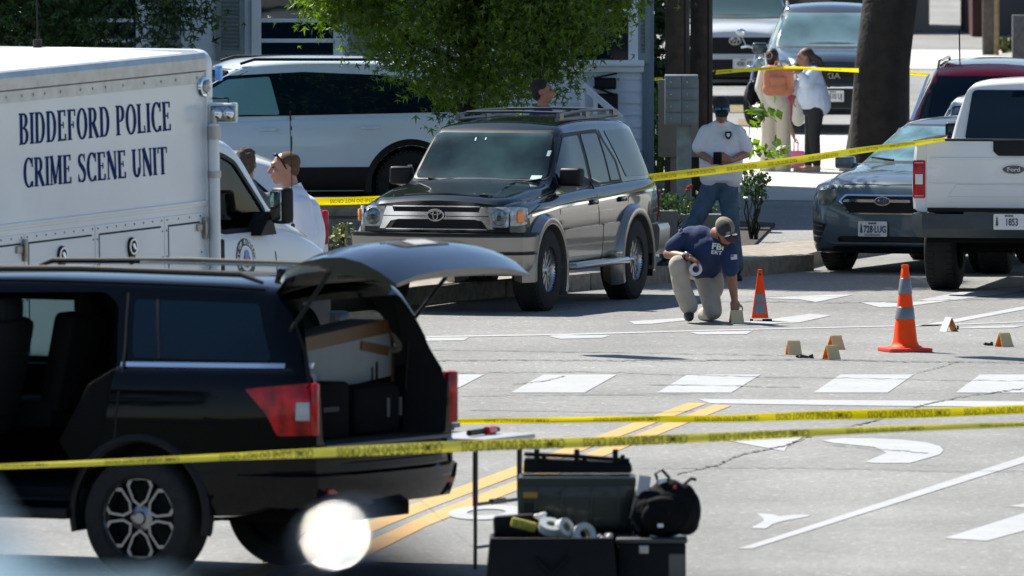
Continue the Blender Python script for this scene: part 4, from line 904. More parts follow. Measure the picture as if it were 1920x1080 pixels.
    plate(root,Matrix.Translation((2.43,-.10,.455))@RF,'728·LUG','MAINE',True,'VACATIONLAND')
    m=MB(); m.tube([(1.0,.35,1.10),(.93,.1,1.125),(.92,-.1,1.13)],.01); m.tube([(1.0,-.35,1.10),(.93,-.55,1.115),(.92,-.62,1.12)],.01); m.build('wiper',M_black,root)
    place(root,1.43,-.78,1575,505,RD(-110)); return root
saloon()
# ---------------------------------------------------------------- black SUV with its tailgate and rear door open
def black_suv():
    P=paint('black_paint',(.0008,.0016,.003),0,.3,.02,1.3,0); root=thing('black_suv','large black SUV with raised tailgate and open rear door, nearest vehicle','suv')
    T=dict(top=[(2.62,1.10),(2.4,1.22),(1.6,1.33),(1.35,1.36),(1.25,1.40),(.62,1.84),(.4,1.895),(-.6,1.925),(-1.8,1.915),(-2.28,1.885),(-2.36,1.83),(-2.60,1.42),(-2.66,1.30)],
      belt=[(2.62,1.05),(2.3,1.15),(1.2,1.30),(-.5,1.36),(-2.5,1.385),(-2.66,1.26)],w=[(2.62,.84),(2.3,.96),(1.5,1.0),(-1.9,1.01),(-2.4,.985),(-2.58,.94),(-2.66,.88)],
      rw=[(2.62,.76),(1.6,.86),(1.2,.86),(.6,.78),(-2.2,.76),(-2.4,.77),(-2.66,.82)],bot=[(2.62,.5),(2.2,.42),(-1.9,.42),(-2.4,.50),(-2.66,.60)])
    inner=dict(top=[(1.28,1.28),(1.2,1.32),(.58,1.77),(.4,1.82),(-.6,1.85),(-1.8,1.84),(-2.34,1.81)],belt=[(1.28,1.22),(-2.34,1.33)],w=[(1.28,.93),(-2.34,.93)],rw=[(1.28,.80),(.6,.72),(-2.34,.70)],bot=[(1.28,.90),(-2.34,.90)])
    b=MB(); b.rings(carbody(T)); me0=b.mesh('body',[P,M_trim],sharp=None); bv=bvh_of(me0)
    IN=mat('cabin_lining',(.012,.012,.013),.85); cut=[]
    def cm(mb): cut.append(mb.mesh('c',[IN,IN],sharp=None))
    c=MB(); c.mi=1; c.rings(carbody(inner)); cm(c)
    c=MB(); c.mi=1; c.box((.1,0,.75),(2.1,1.84,.40)); cm(c)
    c=MB(); c.mi=1; dp=rpoly([(-.12,.50),(-.12,1.82),(-1.03,1.84),(-1.15,1.76),(-1.215,1.33),(-1.16,.95),(-1.02,.62),(-.90,.50)],.05); c.prism(dp,.55,1.3,'y'); cm(c)
    c=MB(); c.mi=1; wr=rpoly([(.06,1.275),(.08,1.72),(.62,1.72),(1.02,1.42),(1.10,1.275)],.04); c.prism(wr,-1.3,-.6,'y'); cm(c)
    c=MB(); c.mi=1; wq=rpoly([(-1.35,1.43),(-1.35,1.80),(-2.15,1.79),(-2.33,1.43)],.05); c.prism(wq,-1.3,-.6,'y'); cm(c)
    c=MB(); c.mi=1; rp=rpoly([(-.80,.90),(-.84,1.36),(-.66,1.80),(.66,1.80),(.84,1.36),(.80,.90)],.05); c.prism(rp,-3.2,-2.1,'x'); cm(c)
    cut+=well_cutters([(-1.42,1.0),(-1.42,-1.0),(1.69,1.0),(1.69,-1.0)],.405,1.0,cz=.43,cr=1.15)
    me=boolean(me0,cut); bo=link('body',smoothmesh(me),root); bo.data.materials[1]=IN
    part,gap=parts(root,bv); TG=MATS['thin_glass']
    # tinted glass left rear quarter + chrome line + rest of windows
    part('quarter_window',[rpoly([(-1.32,1.43),(-1.26,1.80),(-2.18,1.79),(-2.34,1.43)],.04)],'L',M_glassv,.006)
    part('side_window',[rpoly([(.95,1.38),(.50,1.76),(-.02,1.78),(-.02,1.40)],.04)],'L',M_glassv,.006)
    part('windscreen',[rpoly([(-.78,1.45),(.78,1.45),(.70,1.80),(-.70,1.80)],.05)],'F',M_glassd,.02,grid=.06)
    gap('window_divider',[[(-1.52,1.43),(-1.43,1.80)]],'L',M_black,.02,.010)
    m=MB(); strip(m,bv,[(-1.24,1.388),(-2.58,1.405)],'L',.030,.010,.01); m.build('chrome_strip',M_chrome,root)
    gap('door_gap',[[(-1.24,.9),(-1.27,1.35),(-1.20,1.84)],[(-2.36,1.83),(-2.52,1.5),(-2.60,1.3)]],'L')
    gap('flank_crease',[[(-1.9,1.06),(-2.3,1.02)]],'L',P,.02,.004)
    for s in(1,-1):
        am=MB(); arch(am,-1.42,.43,.475,.055,s*.985,s*1.018,-14,194); arch(am,1.69,.43,.475,.055,s*.985,s*1.018,-14,194); am.build('wheel_arch_trim',M_black,root,sharp=40)
        rl=MB(); rl.tube([(.35,s*.70,1.93),(.25,s*.70,1.965),(-.8,s*.70,1.985),(-2.0,s*.70,1.97),(-2.16,s*.70,1.92)],[.012,.02,.022,.02,.012],10); rl.build('roof_rail',M_trim,root)
        vw='L' if s>0 else 'R'
        tl=part('tail_light',[rpoly([(-2.20,1.255),(-2.64,1.30),(-2.655,.965),(-2.44,.96),(-2.36,1.10)],.02)],vw,M_red,.022,grid=.05,back=.04)
        mb=MB(); mb.box((-2.655,s*.885,1.13),(.05,.09,.34),Matrix.Rotation(s*.35,3,'Z')); mb.build('lamp_end',M_red,tl,bevel=.02)
        mb=MB(); decal(mb,bv,[(-2.56,1.175),(-2.63,1.175),(-2.635,1.06),(-2.56,1.06)],vw,off=.030,grid=.04); mb.build('reverse_lens',mat('grey_lens',(.45,.45,.44),.25,0,1),tl)
        m=MB(); m.box((-2.70,s*.72,.60),(.02,.18,.028)); m.build('bumper_reflector',M_red,root)
    m=MB(); m.box((-1.05,-.66,1.97),(1.2,.03,.02)); m.box((0,-.0,1.945),(.0,.0,.0)); m.build('roof_crossbar',M_chrome,root)
    # rear bumper
    m=MB(); m.sweep([(-2.15,-1.0,0),(-2.5,-1.0,0),(-2.68,-.9,0),(-2.76,-.5,0),(-2.78,0,0),(-2.76,.5,0),(-2.68,.9,0),(-2.5,1.0,0),(-2.15,1.0,0)][::-1],[(-.2,.86),(-.03,.87),(.0,.845),(-.02,.78),(-.02,.72),(.01,.70),(.0,.62),(-.04,.50),(-.2,.47)]); bu=m.build('rear_bumper',P,root,sharp=30)
    m=MB(); m.sweep([(-2.66,-.8,0),(-2.755,-.5,0),(-2.775,0,0),(-2.755,.5,0),(-2.66,.8,0)][::-1],[(-.04,.775),(.004,.775),(.004,.735),(-.04,.735)]); m.build('bumper_insert',M_trim,bu)
    m=MB(); m.box((-2.62,0,.885),(.16,1.62,.02)); m.build('sill_plate',mat('sill_grey',(.08,.10,.12),.4,.5),root)
    # running board
    m=MB(); m.box((.1,.97,.42),(2.0,.16,.07)); m.box((.1,-.97,.42),(2.0,.16,.07)); m.build('running_board',M_black,root,bevel=.01)
    # liftgate: lofted panel, outside face up
    lg=MB(); sec=[(-2.28,1.93,.70,.04),(-2.34,2.02,.78,.10),(-2.43,2.09,.85,.10),(-2.56,2.14,.88,.11),(-2.72,2.17,.90,.12),(-2.86,2.175,.90,.14),(-3.0,2.145,.90,.13),(-3.13,2.085,.89,.09),(-3.24,2.01,.87,.05)]
    rs=[]
    for x,zt,w_,th in sec:
        top=[(x,w_*k,zt-.07*abs(k)**3) for k in(1,.92,.7,.35,0,-.35,-.7,-.92,-1)]; bot=[(x+.02,w_*k,zt-th-(.07*abs(k)**3)*.5) for k in(-1,-.92,-.7,-.35,0,.35,.7,.92,1)]
        rs.append(top+[(x,-w_*1.0,zt-.07-th*.35)]+bot+[(x,w_*1.0,zt-.07-th*.35)])
    lg.rings(rs); gme=lg.mesh('tailgate',[paint('gate_black',(.006,.009,.012),0,.25,.05,1.7,.3)],sharp=42); gbv=bvh_of(gme); gate=link('tailgate',gme,root)
    pg=MB(); decal(pg,gbv,rpoly([(-2.44,-.68),(-2.44,.68),(-2.66,.74),(-2.66,-.74)],.06),'T',off=.004,grid=.07); pg.build('rear_window',M_glassv,gate)
    pg=MB(); decal(pg,gbv,[(-2.69,-.80),(-2.69,.80),(-2.72,.80),(-2.72,-.80)],'T',off=.012,grid=.07); pg.build('chrome_strip',M_chrome,gate)
    pg=MB(); decal(pg,gbv,rpoly([(-2.80,-.34),(-2.80,.34),(-2.98,.30),(-2.98,-.30)],.04),'T',off=.005,grid=.06); pg.build('plate_recess',M_seam,gate)
    pg=MB(); decal(pg,gbv,[(-2.87,-.15),(-2.87,.15),(-2.97,.15),(-2.97,-.15)],'T',off=.012,grid=.06); pg.build('number_plate',mat('plate_back',(.35,.36,.34),.5),gate)
    m=MB(); m.sweep([(-2.30,-.72,1.90),(-2.30,.72,1.90)],[(-.09,.0),(-.12,.09),(.02,.12),(.05,.02)]); m.build('spoiler',P,gate,bevel=.01)
    m=MB(); m.box((-3.14,0,1.97),(.05,.5,.03)); m.box((-2.85,0,1.965),(.3,1.4,.02)); m.build('gate_lining',mat('beige_lining',(.10,.085,.065),.8),gate,bevel=.006)
    for s in(1,-1): st=MB(); st.cyl((-2.40,s*.79,1.60),(-2.74,s*.83,2.02),.014); st.cyl((-2.36,s*.80,1.18),(-2.40,s*.79,1.62),.010); st.build('gas_strut',M_black,gate)
    # window trims inside
    m=MB(); q=wq+[wq[0]]; m.tube([(x,-.80+.0*(z),z) for x,z in q],.022,6); m.build('window_trim',mat('beige_trim',(.20,.17,.12),.8),root)
    m=MB(); m.tube([(x,-.735-.15*(1.80-z),z) for x,z in wr],.018,6); m.build('window_trim',IN,root)
    mb=MB(); decal(mb,bv,wr,'R',off=-.01,grid=.1,back=.004); mb.build('side_window',TG,root); mb=MB(); decal(mb,bv,wq,'R',off=-.01,grid=.1,back=.004); mb.build('quarter_window',mat('smoke_glass',(.02,.03,.03),.05,alpha=.7),root)
    # seats
    S=mat('seat_black',(.012,.012,.014),.8)
    for y in(-.5,.5):
        m=MB(); m.box((.25,y,.98),(.55,.55,.2)); m.box((-.05,y,1.32),(.17,.54,.66),Matrix.Rotation(-.2,3,'Y')); m.box((-.14,y,1.70),(.10,.27,.17)); m.build('seat',S,root,bevel=.05)
    m=MB(); m.box((-1.0,-.1,.98),(.55,1.4,.2)); m.box((-1.32,-.1,1.24),(.16,1.4,.50),Matrix.Rotation(-.2,3,'Y')); m.box((-1.22,-.52,1.62),(.13,.28,.34)); m.build('bench_seat',S,root,bevel=.05)
    m=MB(); m.box((1.15,0,1.2),(.3,1.7,.2)); m.build('dashboard',S,root,bevel=.05)
    m=MB(); m.prism([(-1.20,1.36),(-1.18,.90),(-.98,.62),(-.78,.88),(-1.0,1.25)],.90,.95,'y'); m.build('door_panel',mat('panel_dark',(.006,.0055,.005),.7,spec=.1),root,bevel=.01)
    add_wheels(root,[(-1.42,.90),(-1.42,-.90),(1.69,.90),(1.69,-.90)],.405,.28,.272,'loop',mat('machined_alloy',(.30,.30,.31),.3,1))
    m=MB(); m.cyl((-1.42,-.8,.405),(-1.42,.8,.405),.07); m.box((-.4,0,.44),(4.2,1.2,.12)); m.build('underbody',M_well,root)
    place(root,-1.42,1.0,262,1090,RD(151))
    R_=root.rotation_euler.to_matrix()
    def inside(v): return root.location+R_@Vector(v)
    # open rear door, swung forwards
    d=MB(); d.rings([[(x,.0,.50),(x,.10,.50),(x,.11,1.33),(x,.03,1.36)] for x in(-.0,.98)]); 
    dr=MB(); dr.rings([[(0,0,.50),(0,.09,.50),(0,.11,1.33),(0,.02,1.36)],[(.98,0,.50),(.98,.09,.50),(.98,.11,1.33),(.98,.02,1.36)]])
    Mo=Matrix.Translation((-.13,1.0,0))@Matrix.Rotation(RD(68),4,'Z'); 
    for mbb in(dr,): mbb.v=[tuple(Mo@Vector(p)) for p in mbb.v]
    od=dr.build('rear_door',P,root,bevel=.02)
    fr=MB(Mo); fr.tube([(.02,.05,1.34),(.06,.03,1.78),(.85,.03,1.80),(.96,.05,1.34)],.022); fr.build('window_frame',P,od)
    # load: boxed screen with tape, holdall, tool case, bags
    W_=mat('white_card',(.24,.25,.26),.7,var=.05); B_=mat('brown_tape',(.12,.055,.02),.5)
    yaw=RD(151)
    def put(name,label,cat,v,sz,m,tilt=0,bev=.01):
        o=thing(name,label,cat,inside(v),yaw); mb=MB(); mb.box((0,0,sz[2]/2),sz,Matrix.Rotation(tilt,3,'X')); mb.build('box_body',m,o,bevel=bev); return o
    o=put('cardboard_box','long white cardboard box sealed with brown tape in the back of the black SUV','box',(-2.10,-.25,1.22),(.30,1.15,.37),W_,RD(-4)); m=MB(); m.box((-.152,0,.33),(.012,1.16,.09),Matrix.Rotation(RD(-4),3,'X')); m.box((-.155,-.33,.23),(.01,.36,.06),Matrix.Rotation(RD(8),3,'X')); m.box((-.152,-.57,.2),(.012,.025,.4)); m.build('brown_tape',B_,o)
    m=MB(); m.box((-.156,-.30,.06),(.006,.012,.10)); m.box((-.156,-.36,.08),(.006,.02,.12)); m.build('printed_mark',M_trim,o)
    o=put('holdall','dark holdall with two pale buckles low in the back of the black SUV','bag',(-2.28,-.30,.91),(.34,.62,.32),mat('holdall_fabric',(.005,.005,.006),.9,spec=.1),0,.06)
    for y in(-.10,-.26): m=MB(); m.box((-.175,y,.17),(.012,.035,.12)); m.build('buckle',mat('buckle_grey',(.05,.05,.05),.5),o)
    o=put('equipment_case','black equipment case on the left of the open boot','case',(-2.25,.35,.91),(.4,.55,.36),mat('case_dull',(.005,.005,.005),.9,spec=.1),0,.03)
    m=MB(); m.box((-.205,0,.19),(.02,.2,.03)); m.build('case_handle',M_black,o)
    o=thing('paper_roll','white paper roll standing at the left edge of the open boot','paper',inside((-2.50,.70,.98)),yaw); m=MB(); m.rings([[(0,-.05,.10),(0,.05,.10),(.01,.05,.10),(.01,-.05,.10)],[(-.02,-.06,.36),(-.02,.06,.38),(-.01,.06,.38),(-.01,-.06,.36)]]); m.build('sheet',W_,o)
    o=put('blanket_stack','folded brown blanket on the rear seat of the black SUV','blanket',(-.95,-.45,1.22),(.34,.4,.16),mat('brown_blanket',(.03,.022,.018),.95),0,.04); 
    o=thing('crumpled_paper','crumpled white paper on the rear seat by the open door','paper',inside((-.86,.45,1.02)),yaw); m=MB(); m.ell((0,0,.03),(.09,.05,.03)); m.ell((.07,.0,.02),(.05,.04,.02)); m.build('sheet',W_,o)
    return root
black_suv()
# ---------------------------------------------------------------- further vehicles
def tall(L=4.7,Wd=.93,H=1.72,hood=1.05,belt=1.10,cowl=.95,wt=.30,bot=.25):
    h=L/2
    return dict(top=[(h,.72),(h-.08,hood-.14),(h-.4,hood-.03),(cowl+.1,hood+.05),(cowl,hood+.09),(wt,H-.09),(wt-.2,H-.03),(-.4,H),(-h+.75,H-.04),(-h+.42,H-.12),(-h+.10,belt+.08),(-h,belt-.06)],
      belt=[(h,.68),(h-.3,hood-.12),(cowl,belt-.06),(-h+.4,belt+.02),(-h,belt-.12)],w=[(h,Wd*.72),(h-.1,Wd*.86),(h-.5,Wd*.98),(0,Wd),(-h+.6,Wd*.99),(-h+.1,Wd*.93),(-h,Wd*.86)],
      rw=[(h,Wd*.6),(cowl+.1,Wd*.84),(cowl,Wd*.84),(wt,Wd*.70),(-h+.5,Wd*.66),(-h,Wd*.76)],bot=[(h,bot+.1),(h-.5,bot),(-h+.5,bot),(-h,bot+.12)])
def back_cars():
    # white crossover in the yard behind the tree
    PW=paint('pearl_white',(.66,.78,.90),0,.3); T=tall(4.75,.93,1.66,1.0,1.06,1.15,.45,.30); sp=[(1.42,.8),(1.42,-.8),(-1.38,.8),(-1.38,-.8)]
    wins=[[(1.12,1.09),(.98,1.18),(.50,1.46),(-.02,1.50),(-.06,1.10)],[(-.20,1.10),(-.18,1.505),(-.85,1.49),(-1.12,1.40),(-1.20,1.12)],[(-1.28,1.13),(-1.18,1.40),(-1.62,1.34),(-1.86,1.18)]]
    root,bv,part,gap=simple_car('parked_crossover','white crossover parked side on in front of the clapboard house, under the tree','car',T,PW,sp,.36,.93,.235,side_win=[[(1.22,1.07),(1.02,1.20),(.50,1.50),(-.3,1.535),(-1.1,1.50),(-1.68,1.38),(-2.0,1.12)]],ws=[(-.70,1.12),(.70,1.12),(.62,1.55),(-.62,1.55)],gaps=[[(1.05,.45),(1.05,1.05)],[(-.10,.45),(-.13,.8),(-.13,1.5)]],handles=[(.12,.95),(-.95,.965)],glass=[M_glassv,M_glassv])
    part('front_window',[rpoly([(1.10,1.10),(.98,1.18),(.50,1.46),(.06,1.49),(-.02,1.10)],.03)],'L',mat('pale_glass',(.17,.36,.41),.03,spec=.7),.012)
    for s,v in((1,'L'),(-1,'R')):
        part('sill_cladding',[[(1.0,.32),(1.0,.56),(-.95,.56),(-.95,.32)]],v,M_black,.014); am=MB(); 
        for x in(1.42,-1.38): arch(am,x,.36,.42,.07,s*.915,s*.942,-8,188)
        am.build('arch_cladding',M_black,root)
        rl=MB(); rl.tube([(.35,s*.60,1.62),(.2,s*.60,1.665),(-1.4,s*.60,1.655),(-1.6,s*.60,1.60)],.016); rl.build('roof_rail',M_black,root); mirror_part(root,.86,s*.88,1.13,s,PW,(.12,.2,.14))
    place(root,-1.38,.9,770,414,RD(191),z=.40)
    # white police SUV, side on, behind the truck's cab
    T=tall(5.0,1.0,1.78,1.12,1.16,1.2,.55,.30); sp=[(1.55,.85),(1.55,-.85),(-1.45,.85),(-1.45,-.85)]
    root,bv,part,gap=simple_car('police_suv','white SUV with black doors and red tail lamp behind the man in the white shirt','suv',T,paint('police_white',(.62,.64,.66),0,.3),sp,.38,1.0,.24,side_win=[[(1.15,1.19),(.95,1.34),(.55,1.60),(-.5,1.64),(-1.5,1.61),(-1.85,1.55),(-2.2,1.24)]],ws=[(-.76,1.2),(.76,1.2),(.68,1.66),(-.68,1.66)],bw=[(-.7,1.24),(.7,1.24),(.6,1.6),(-.6,1.6)],gaps=[[(-.12,.4),(-.12,1.6)]],glass=[M_glassv,M_glassv])
    for s,v in((1,'L'),(-1,'R')):
        part('black_door',[[(1.05,.40),(1.05,1.14),(-.95,1.16),(-.95,.40)]],v,M_trim,.006)
        t=part('tail_light',[rpoly([(-2.20,1.28),(-2.46,1.26),(-2.47,.98),(-2.30,1.02)],.03)],v,M_red,.02,back=.06,grid=.05); mb=MB(); mb.box((-2.47,s*.84,1.12),(.06,.14,.30)); mb.build('lamp_end',M_red,t,bevel=.02)
    place(root,-2.45,.9,606,667,RD(187))
    # maroon SUV, tail to the camera
    T=tall(4.7,.93,1.74,1.05,1.08,.95,.35,.28); sp=[(1.4,.8),(1.4,-.8),(-1.35,.8),(-1.35,-.8)]; PM=paint('maroon_paint',(.50,.014,.034),0,.3,.06,1.2,.1)
    root,bv,part,gap=simple_car('maroon_suv','maroon SUV with roof rails seen from behind beyond the blue grey saloon','suv',T,PM,sp,.36,.93,.23,side_win=[[(1.0,1.11),(.4,1.5),(-1.6,1.56),(-1.95,1.14)]],ws=[(-.7,1.13),(.7,1.13),(.6,1.6),(-.6,1.6)],bw=[(-.74,1.08),(.74,1.08),(.66,1.60),(-.66,1.60)],glass=[mat('pale_glass2',(.05,.09,.09),.04,spec=.8),M_glassd])
    for s,v in((1,'L'),(-1,'R')):
        m=MB(); m.rings([[(-2.27,s*.855,1.05),(-2.29,s*.815,1.05),(-2.27,s*.815,1.07)],[(-1.97,s*.665,1.60),(-1.99,s*.635,1.60),(-1.97,s*.635,1.62)]]); m.build('pillar_trim',M_chrome,root)
        mb=MB(); mb.box((-2.28,s*.80,.98),(.10,.12,.26)); mb.build('tail_light',M_red,root,bevel=.02)
        rl=MB(); rl.tube([(.2,s*.56,1.70),(.1,s*.56,1.76),(-1.5,s*.56,1.75),(-1.7,s*.56,1.66)],.015); rl.build('roof_rail',PM,root)
    m=MB(); m.tube([(-1.2,.35,1.74),(-1.25,.35,1.95),(-1.3,.35,2.1)],.008); m.build('antenna',M_black,root)
    m=MB(); decal(m,bv,rpoly([(-.36,1.22),(.1,1.22),(.1,1.42),(-.3,1.44)],.05),'B',off=.03,grid=.06); m.build('reflection_film',mat('grey_film',(.20,.21,.20),.2),root)  # grey patch paints in a reflection on the rear window
    place(root,-2.25,.88,1698,412,RD(84))
    # small white car between
    T=tall(4.0,.86,1.50,.95,.98,.75,.25,.25); sp=[(1.2,.74),(1.2,-.74),(-1.15,.74),(-1.15,-.74)]
    root,bv,part,gap=simple_car('small_white_car','small white hatchback half hidden between the saloon and the pickup','car',T,paint('small_white',(.70,.70,.68),0,.3),sp,.31,.86,.20,side_win=[[(.8,1.02),(.3,1.36),(-1.2,1.38),(-1.5,1.05)]],ws=[(-.62,1.03),(.62,1.03),(.54,1.38),(-.54,1.38)],bw=[(-.6,1.05),(.6,1.05),(.52,1.36),(-.52,1.36)],glass=[MATS['pale_glass2'],M_glassd])
    for s in(1,-1): m=MB(); m.lathe([(.11,0),(.12,.02),(.10,.04),(.0,.06)],c=(1.88,s*.62,.78),ax=(1,0,0)); m.build('headlight',M_lens,root)
    place(root,1.9,-.8,1722,452,RD(-96))
    # dark SUV facing the camera beside the big trunk
    T=tall(4.7,.95,1.70,1.10,1.10,.95,.30,.25); sp=[(1.5,.8),(1.5,-.8),(-1.3,.8),(-1.3,-.8)]; PK=paint('slate_paint',(.045,.06,.075),.5,.3)
    root,bv,part,gap=simple_car('dark_suv','dark blue grey SUV facing the street behind the two women','suv',T,PK,sp,.36,.95,.23,side_win=[[(1.0,1.13),(.4,1.5),(-1.6,1.56),(-1.95,1.14)]],ws=[(-.74,1.16),(.74,1.16),(.64,1.60),(-.64,1.60)],glass=[mat('pale_glass3',(.10,.17,.19),.06,spec=.8,var=.3,scale=2),M_glassd])
    part('grille',[rpoly([(-.62,.90),(.62,.90),(.55,.70),(-.55,.70)],.04)],'F',M_seam,.01,grid=.08); part('lower_grille',[rpoly([(-.70,.60),(.70,.60),(.70,.36),(-.70,.36)],.04)],'F',M_black,.01,grid=.08)
    e=MB(Matrix.Translation((2.37,0,.79))@RF); e.text('KIA',Matrix.Identity(4),.11,.01,.003,1.2); e.build('badge',M_chrome,root,recalc=False,sharp=None)
    for s in(1,-1): part('headlight',[rpoly([(s*.62,.96),(s*.82,.98),(s*.86,.84),(s*.64,.82)],.02)],'F',M_lens,.012,grid=.06); mirror_part(root,.72,s*.88,1.13,s,PK,(.12,.2,.14))
    plate(root,Matrix.Translation((2.385,0,.52))@RF,'8510 UJ','MAINE',False); m=MB(); m.box((2.36,0,.64),(.04,1.3,.03)); m.build('chrome_bar',M_chrome,root,bevel=.005)
    for s in(1,-1): rl=MB(); rl.tube([(.2,s*.60,1.64),(.1,s*.60,1.71),(-1.5,s*.60,1.72),(-1.7,s*.60,1.62)],.016); rl.build('roof_rail',M_chrome,root)
    place(root,2.3,0,1561,252,RD(-91))
    # silver pickup-like SUV left of it
    T=tall(4.9,.97,1.82,1.18,1.16,.95,.30,.3); sp=[(1.5,.82),(1.5,-.82),(-1.4,.82),(-1.4,-.82)]
    root,bv,part,gap=simple_car('silver_suv','white SUV facing the street, partly hidden by the utility pole','suv',T,paint('silver_white',(.55,.58,.60),.1,.3),sp,.38,.97,.24,side_win=[[(1.0,1.19),(.4,1.6),(-1.6,1.66),(-1.95,1.2)]],ws=[(-.76,1.24),(.76,1.24),(.66,1.72),(-.66,1.72)],glass=[MATS['pale_glass2'],M_glassd])
    part('grille',[rpoly([(-.66,.98),(.66,.98),(.60,.74),(-.60,.74)],.04)],'F',M_seam,.01,grid=.08); part('lower_grille',[rpoly([(-.74,.66),(.74,.66),(.74,.36),(-.74,.36)],.04)],'F',M_black,.01,grid=.08)
    e=MB(Matrix.Translation((2.47,0,.93))@RF)
    for rx,ry,cy in((.09,.062,0),(.035,.055,0),(.065,.025,.02)):
        rs=[]
        for a in range(25):
            c,s_=math.cos(a*PI/12),math.sin(a*PI/12); rs.append([((rx-.014)*c,cy+(ry-.014)*s_,0),((rx-.014)*c,cy+(ry-.014)*s_,.012),(rx*c,cy+ry*s_,.012),(rx*c,cy+ry*s_,0)])
        e.rings(rs,False)
    e.build('badge',M_chrome,root)
    for s in(1,-1): part('headlight',[rpoly([(s*.66,1.02),(s*.84,1.04),(s*.88,.90),(s*.68,.88)],.02)],'F',M_lens,.012,grid=.06); mirror_part(root,.72,s*.90,1.22,s,PW,(.12,.22,.16))
    plate(root,Matrix.Translation((2.49,.12,.60))@RF,'4381 KD','MAINE',False)
    place(root,2.4,0,1378,196,RD(-90))
back_cars()
def motorcycle():
    root=thing('motorcycle','black motorcycle with chrome parts parked beside the woman with the backpack','motorcycle'); m=MB(); m.lathe([(.22,-.06),(.30,-.055),(.32,0),(.30,.055),(.22,.06)],c=(.75,0,.32),ax=(0,1,0),n=32,cap=False); w1=m.build('wheel',M_tyre,root)
    m=MB(); m.lathe([(.05,-.03),(.22,-.04),(.22,.04),(.05,.03)],c=(.75,0,.32),ax=(0,1,0),n=24,cap=False); m.build('rim',M_chrome,w1)
    m=MB(); m.lathe([(.20,-.07),(.30,-.065),(.32,0),(.30,.065),(.20,.07)],c=(-.75,0,.32),ax=(0,1,0),n=32,cap=True); m.build('wheel',M_tyre,root)
    m=MB(); 
    for s in(1,-1): m.cyl((.75,s*.10,.32),(.45,s*.09,.98),.026)
    m.build('fork',M_chrome,root)
    m=MB(); m.lathe([(.001,0),(.06,.01),(.095,.05),(.10,.10)],c=(.42,0,.86),ax=(1,0,0)); hl=m.build('headlight',M_chrome,root); m=MB(); m.ell((.525,0,.86),(.03,.09,.09)); m.build('lens',M_lens,hl)
    for s in(1,-1): m=MB(); m.ell((.50,s*.17,.80),(.05,.05,.05)); m.build('side_lamp',M_chrome,root)
    m=MB(); m.tube([(.15,.42,1.08),(.35,.25,1.10),(.42,0,1.04),(.35,-.25,1.10),(.15,-.42,1.08)],.016); m.build('handlebar',M_chrome,root)
    for s in(1,-1): m=MB(); m.tube([(.3,s*.30,1.10),(.32,s*.36,1.25)],.007); m.ell((.32,s*.37,1.29),(.02,.075,.05)); m.build('mirror',M_chrome,root)
    m=MB(); m.ell((.05,0,.86),(.33,.15,.14)); m.build('tank',paint('bike_black',(.01,.01,.012)),root)
    m=MB(); m.ell((-.45,0,.78),(.34,.16,.09)); m.build('seat',M_black,root); m=MB(); m.box((-.02,0,.45),(.5,.3,.36)); m.cyl((.0,.18,.45),(.0,-.18,.45),.16); m.build('engine',M_alloy,root,bevel=.03); m=MB(); m.ell((.75,0,.5),(.26,.075,.17)); m.build('mudguard',paint('bike_black',(.01,.01,.012)),root)
    m=MB(); m.tube([(.1,-.2,.3),(-.4,-.24,.28),(-.95,-.24,.34)],.04); m.build('exhaust',M_chrome,root)
    place(root,.75,0,1415,238,RD(-112))
motorcycle()
# ================================================================ BUILDINGS, TREES, YARD
def yard():
    # raised yard behind the pavement held by timbers
    d0=127.6; flat=[(-14,d0),(-.55,d0),(-.2,145),(-14,145)]
    patch('yard',flat,-.1,.40,mat('yard_asphalt',(.08,.08,.08),.95,var=.2,scale=5,bump=.3,bscale=50))
    w=thing('timber_wall','low retaining wall of weathered grey timbers beside the parked dark green SUV','wall',(-3.2,d0-.2,0)); M=mat('weathered_timber',(.10,.115,.125),.9,var=.4,scale=5,bump=.5,bscale=30)
    for k in range(4): m=MB(); m.box((random.uniform(-.03,.03),random.uniform(-.02,.02),.11+.20*k),(5.6,.20,.185)); m.build('timber',M,w,bevel=.02)
    patch('garden_bed',[K(6.2,2.3),K(12.4,2.3),(2.9,141),(.2,145)],-.1,.03,mat('soil',(.035,.028,.02),.95,var=.5,scale=9,bump=.6,bscale=25))
    a=[G(1398,376),G(1640,378),G(1700,240),G(1330,240),G(1330,300)]
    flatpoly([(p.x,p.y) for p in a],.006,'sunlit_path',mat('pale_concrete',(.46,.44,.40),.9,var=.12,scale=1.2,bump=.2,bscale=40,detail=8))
    a=[G(1330,212),G(1500,212),G(1490,196),G(1330,196)]; flatpoly([(p.x,p.y) for p in a],.010,'grass_verge',mat('dry_grass',(.16,.13,.06),.95,var=.4,scale=6))
    a=[G(1384,236),G(1445,240),G(1445,226),G(1384,224)]; flatpoly([(p.x,p.y) for p in a],.012,'brown_verge',MATS['dry_grass'])
    a=[G(1690,130),G(2100,134),G(2100,96),G(1690,94)]; flatpoly([(p.x,p.y) for p in a],.010,'far_path',mat('far_concrete',(.42,.41,.38),.9,var=.2,scale=.6))
    # shaded kerb berm right of the man
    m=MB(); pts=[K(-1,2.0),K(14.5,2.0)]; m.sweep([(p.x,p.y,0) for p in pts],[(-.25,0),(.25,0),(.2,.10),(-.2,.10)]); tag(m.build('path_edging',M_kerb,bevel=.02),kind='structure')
yard()
def clap(mb,x0,x1,y,z0,z1,ex=.115):
    z=z0
    while z<z1: mb.rings([[(x,y,z),(x,y-.022,z),(x,y-.004,z+ex+.004),(x,y,z+ex+.004)] for x in(x0,x1)]); z+=ex
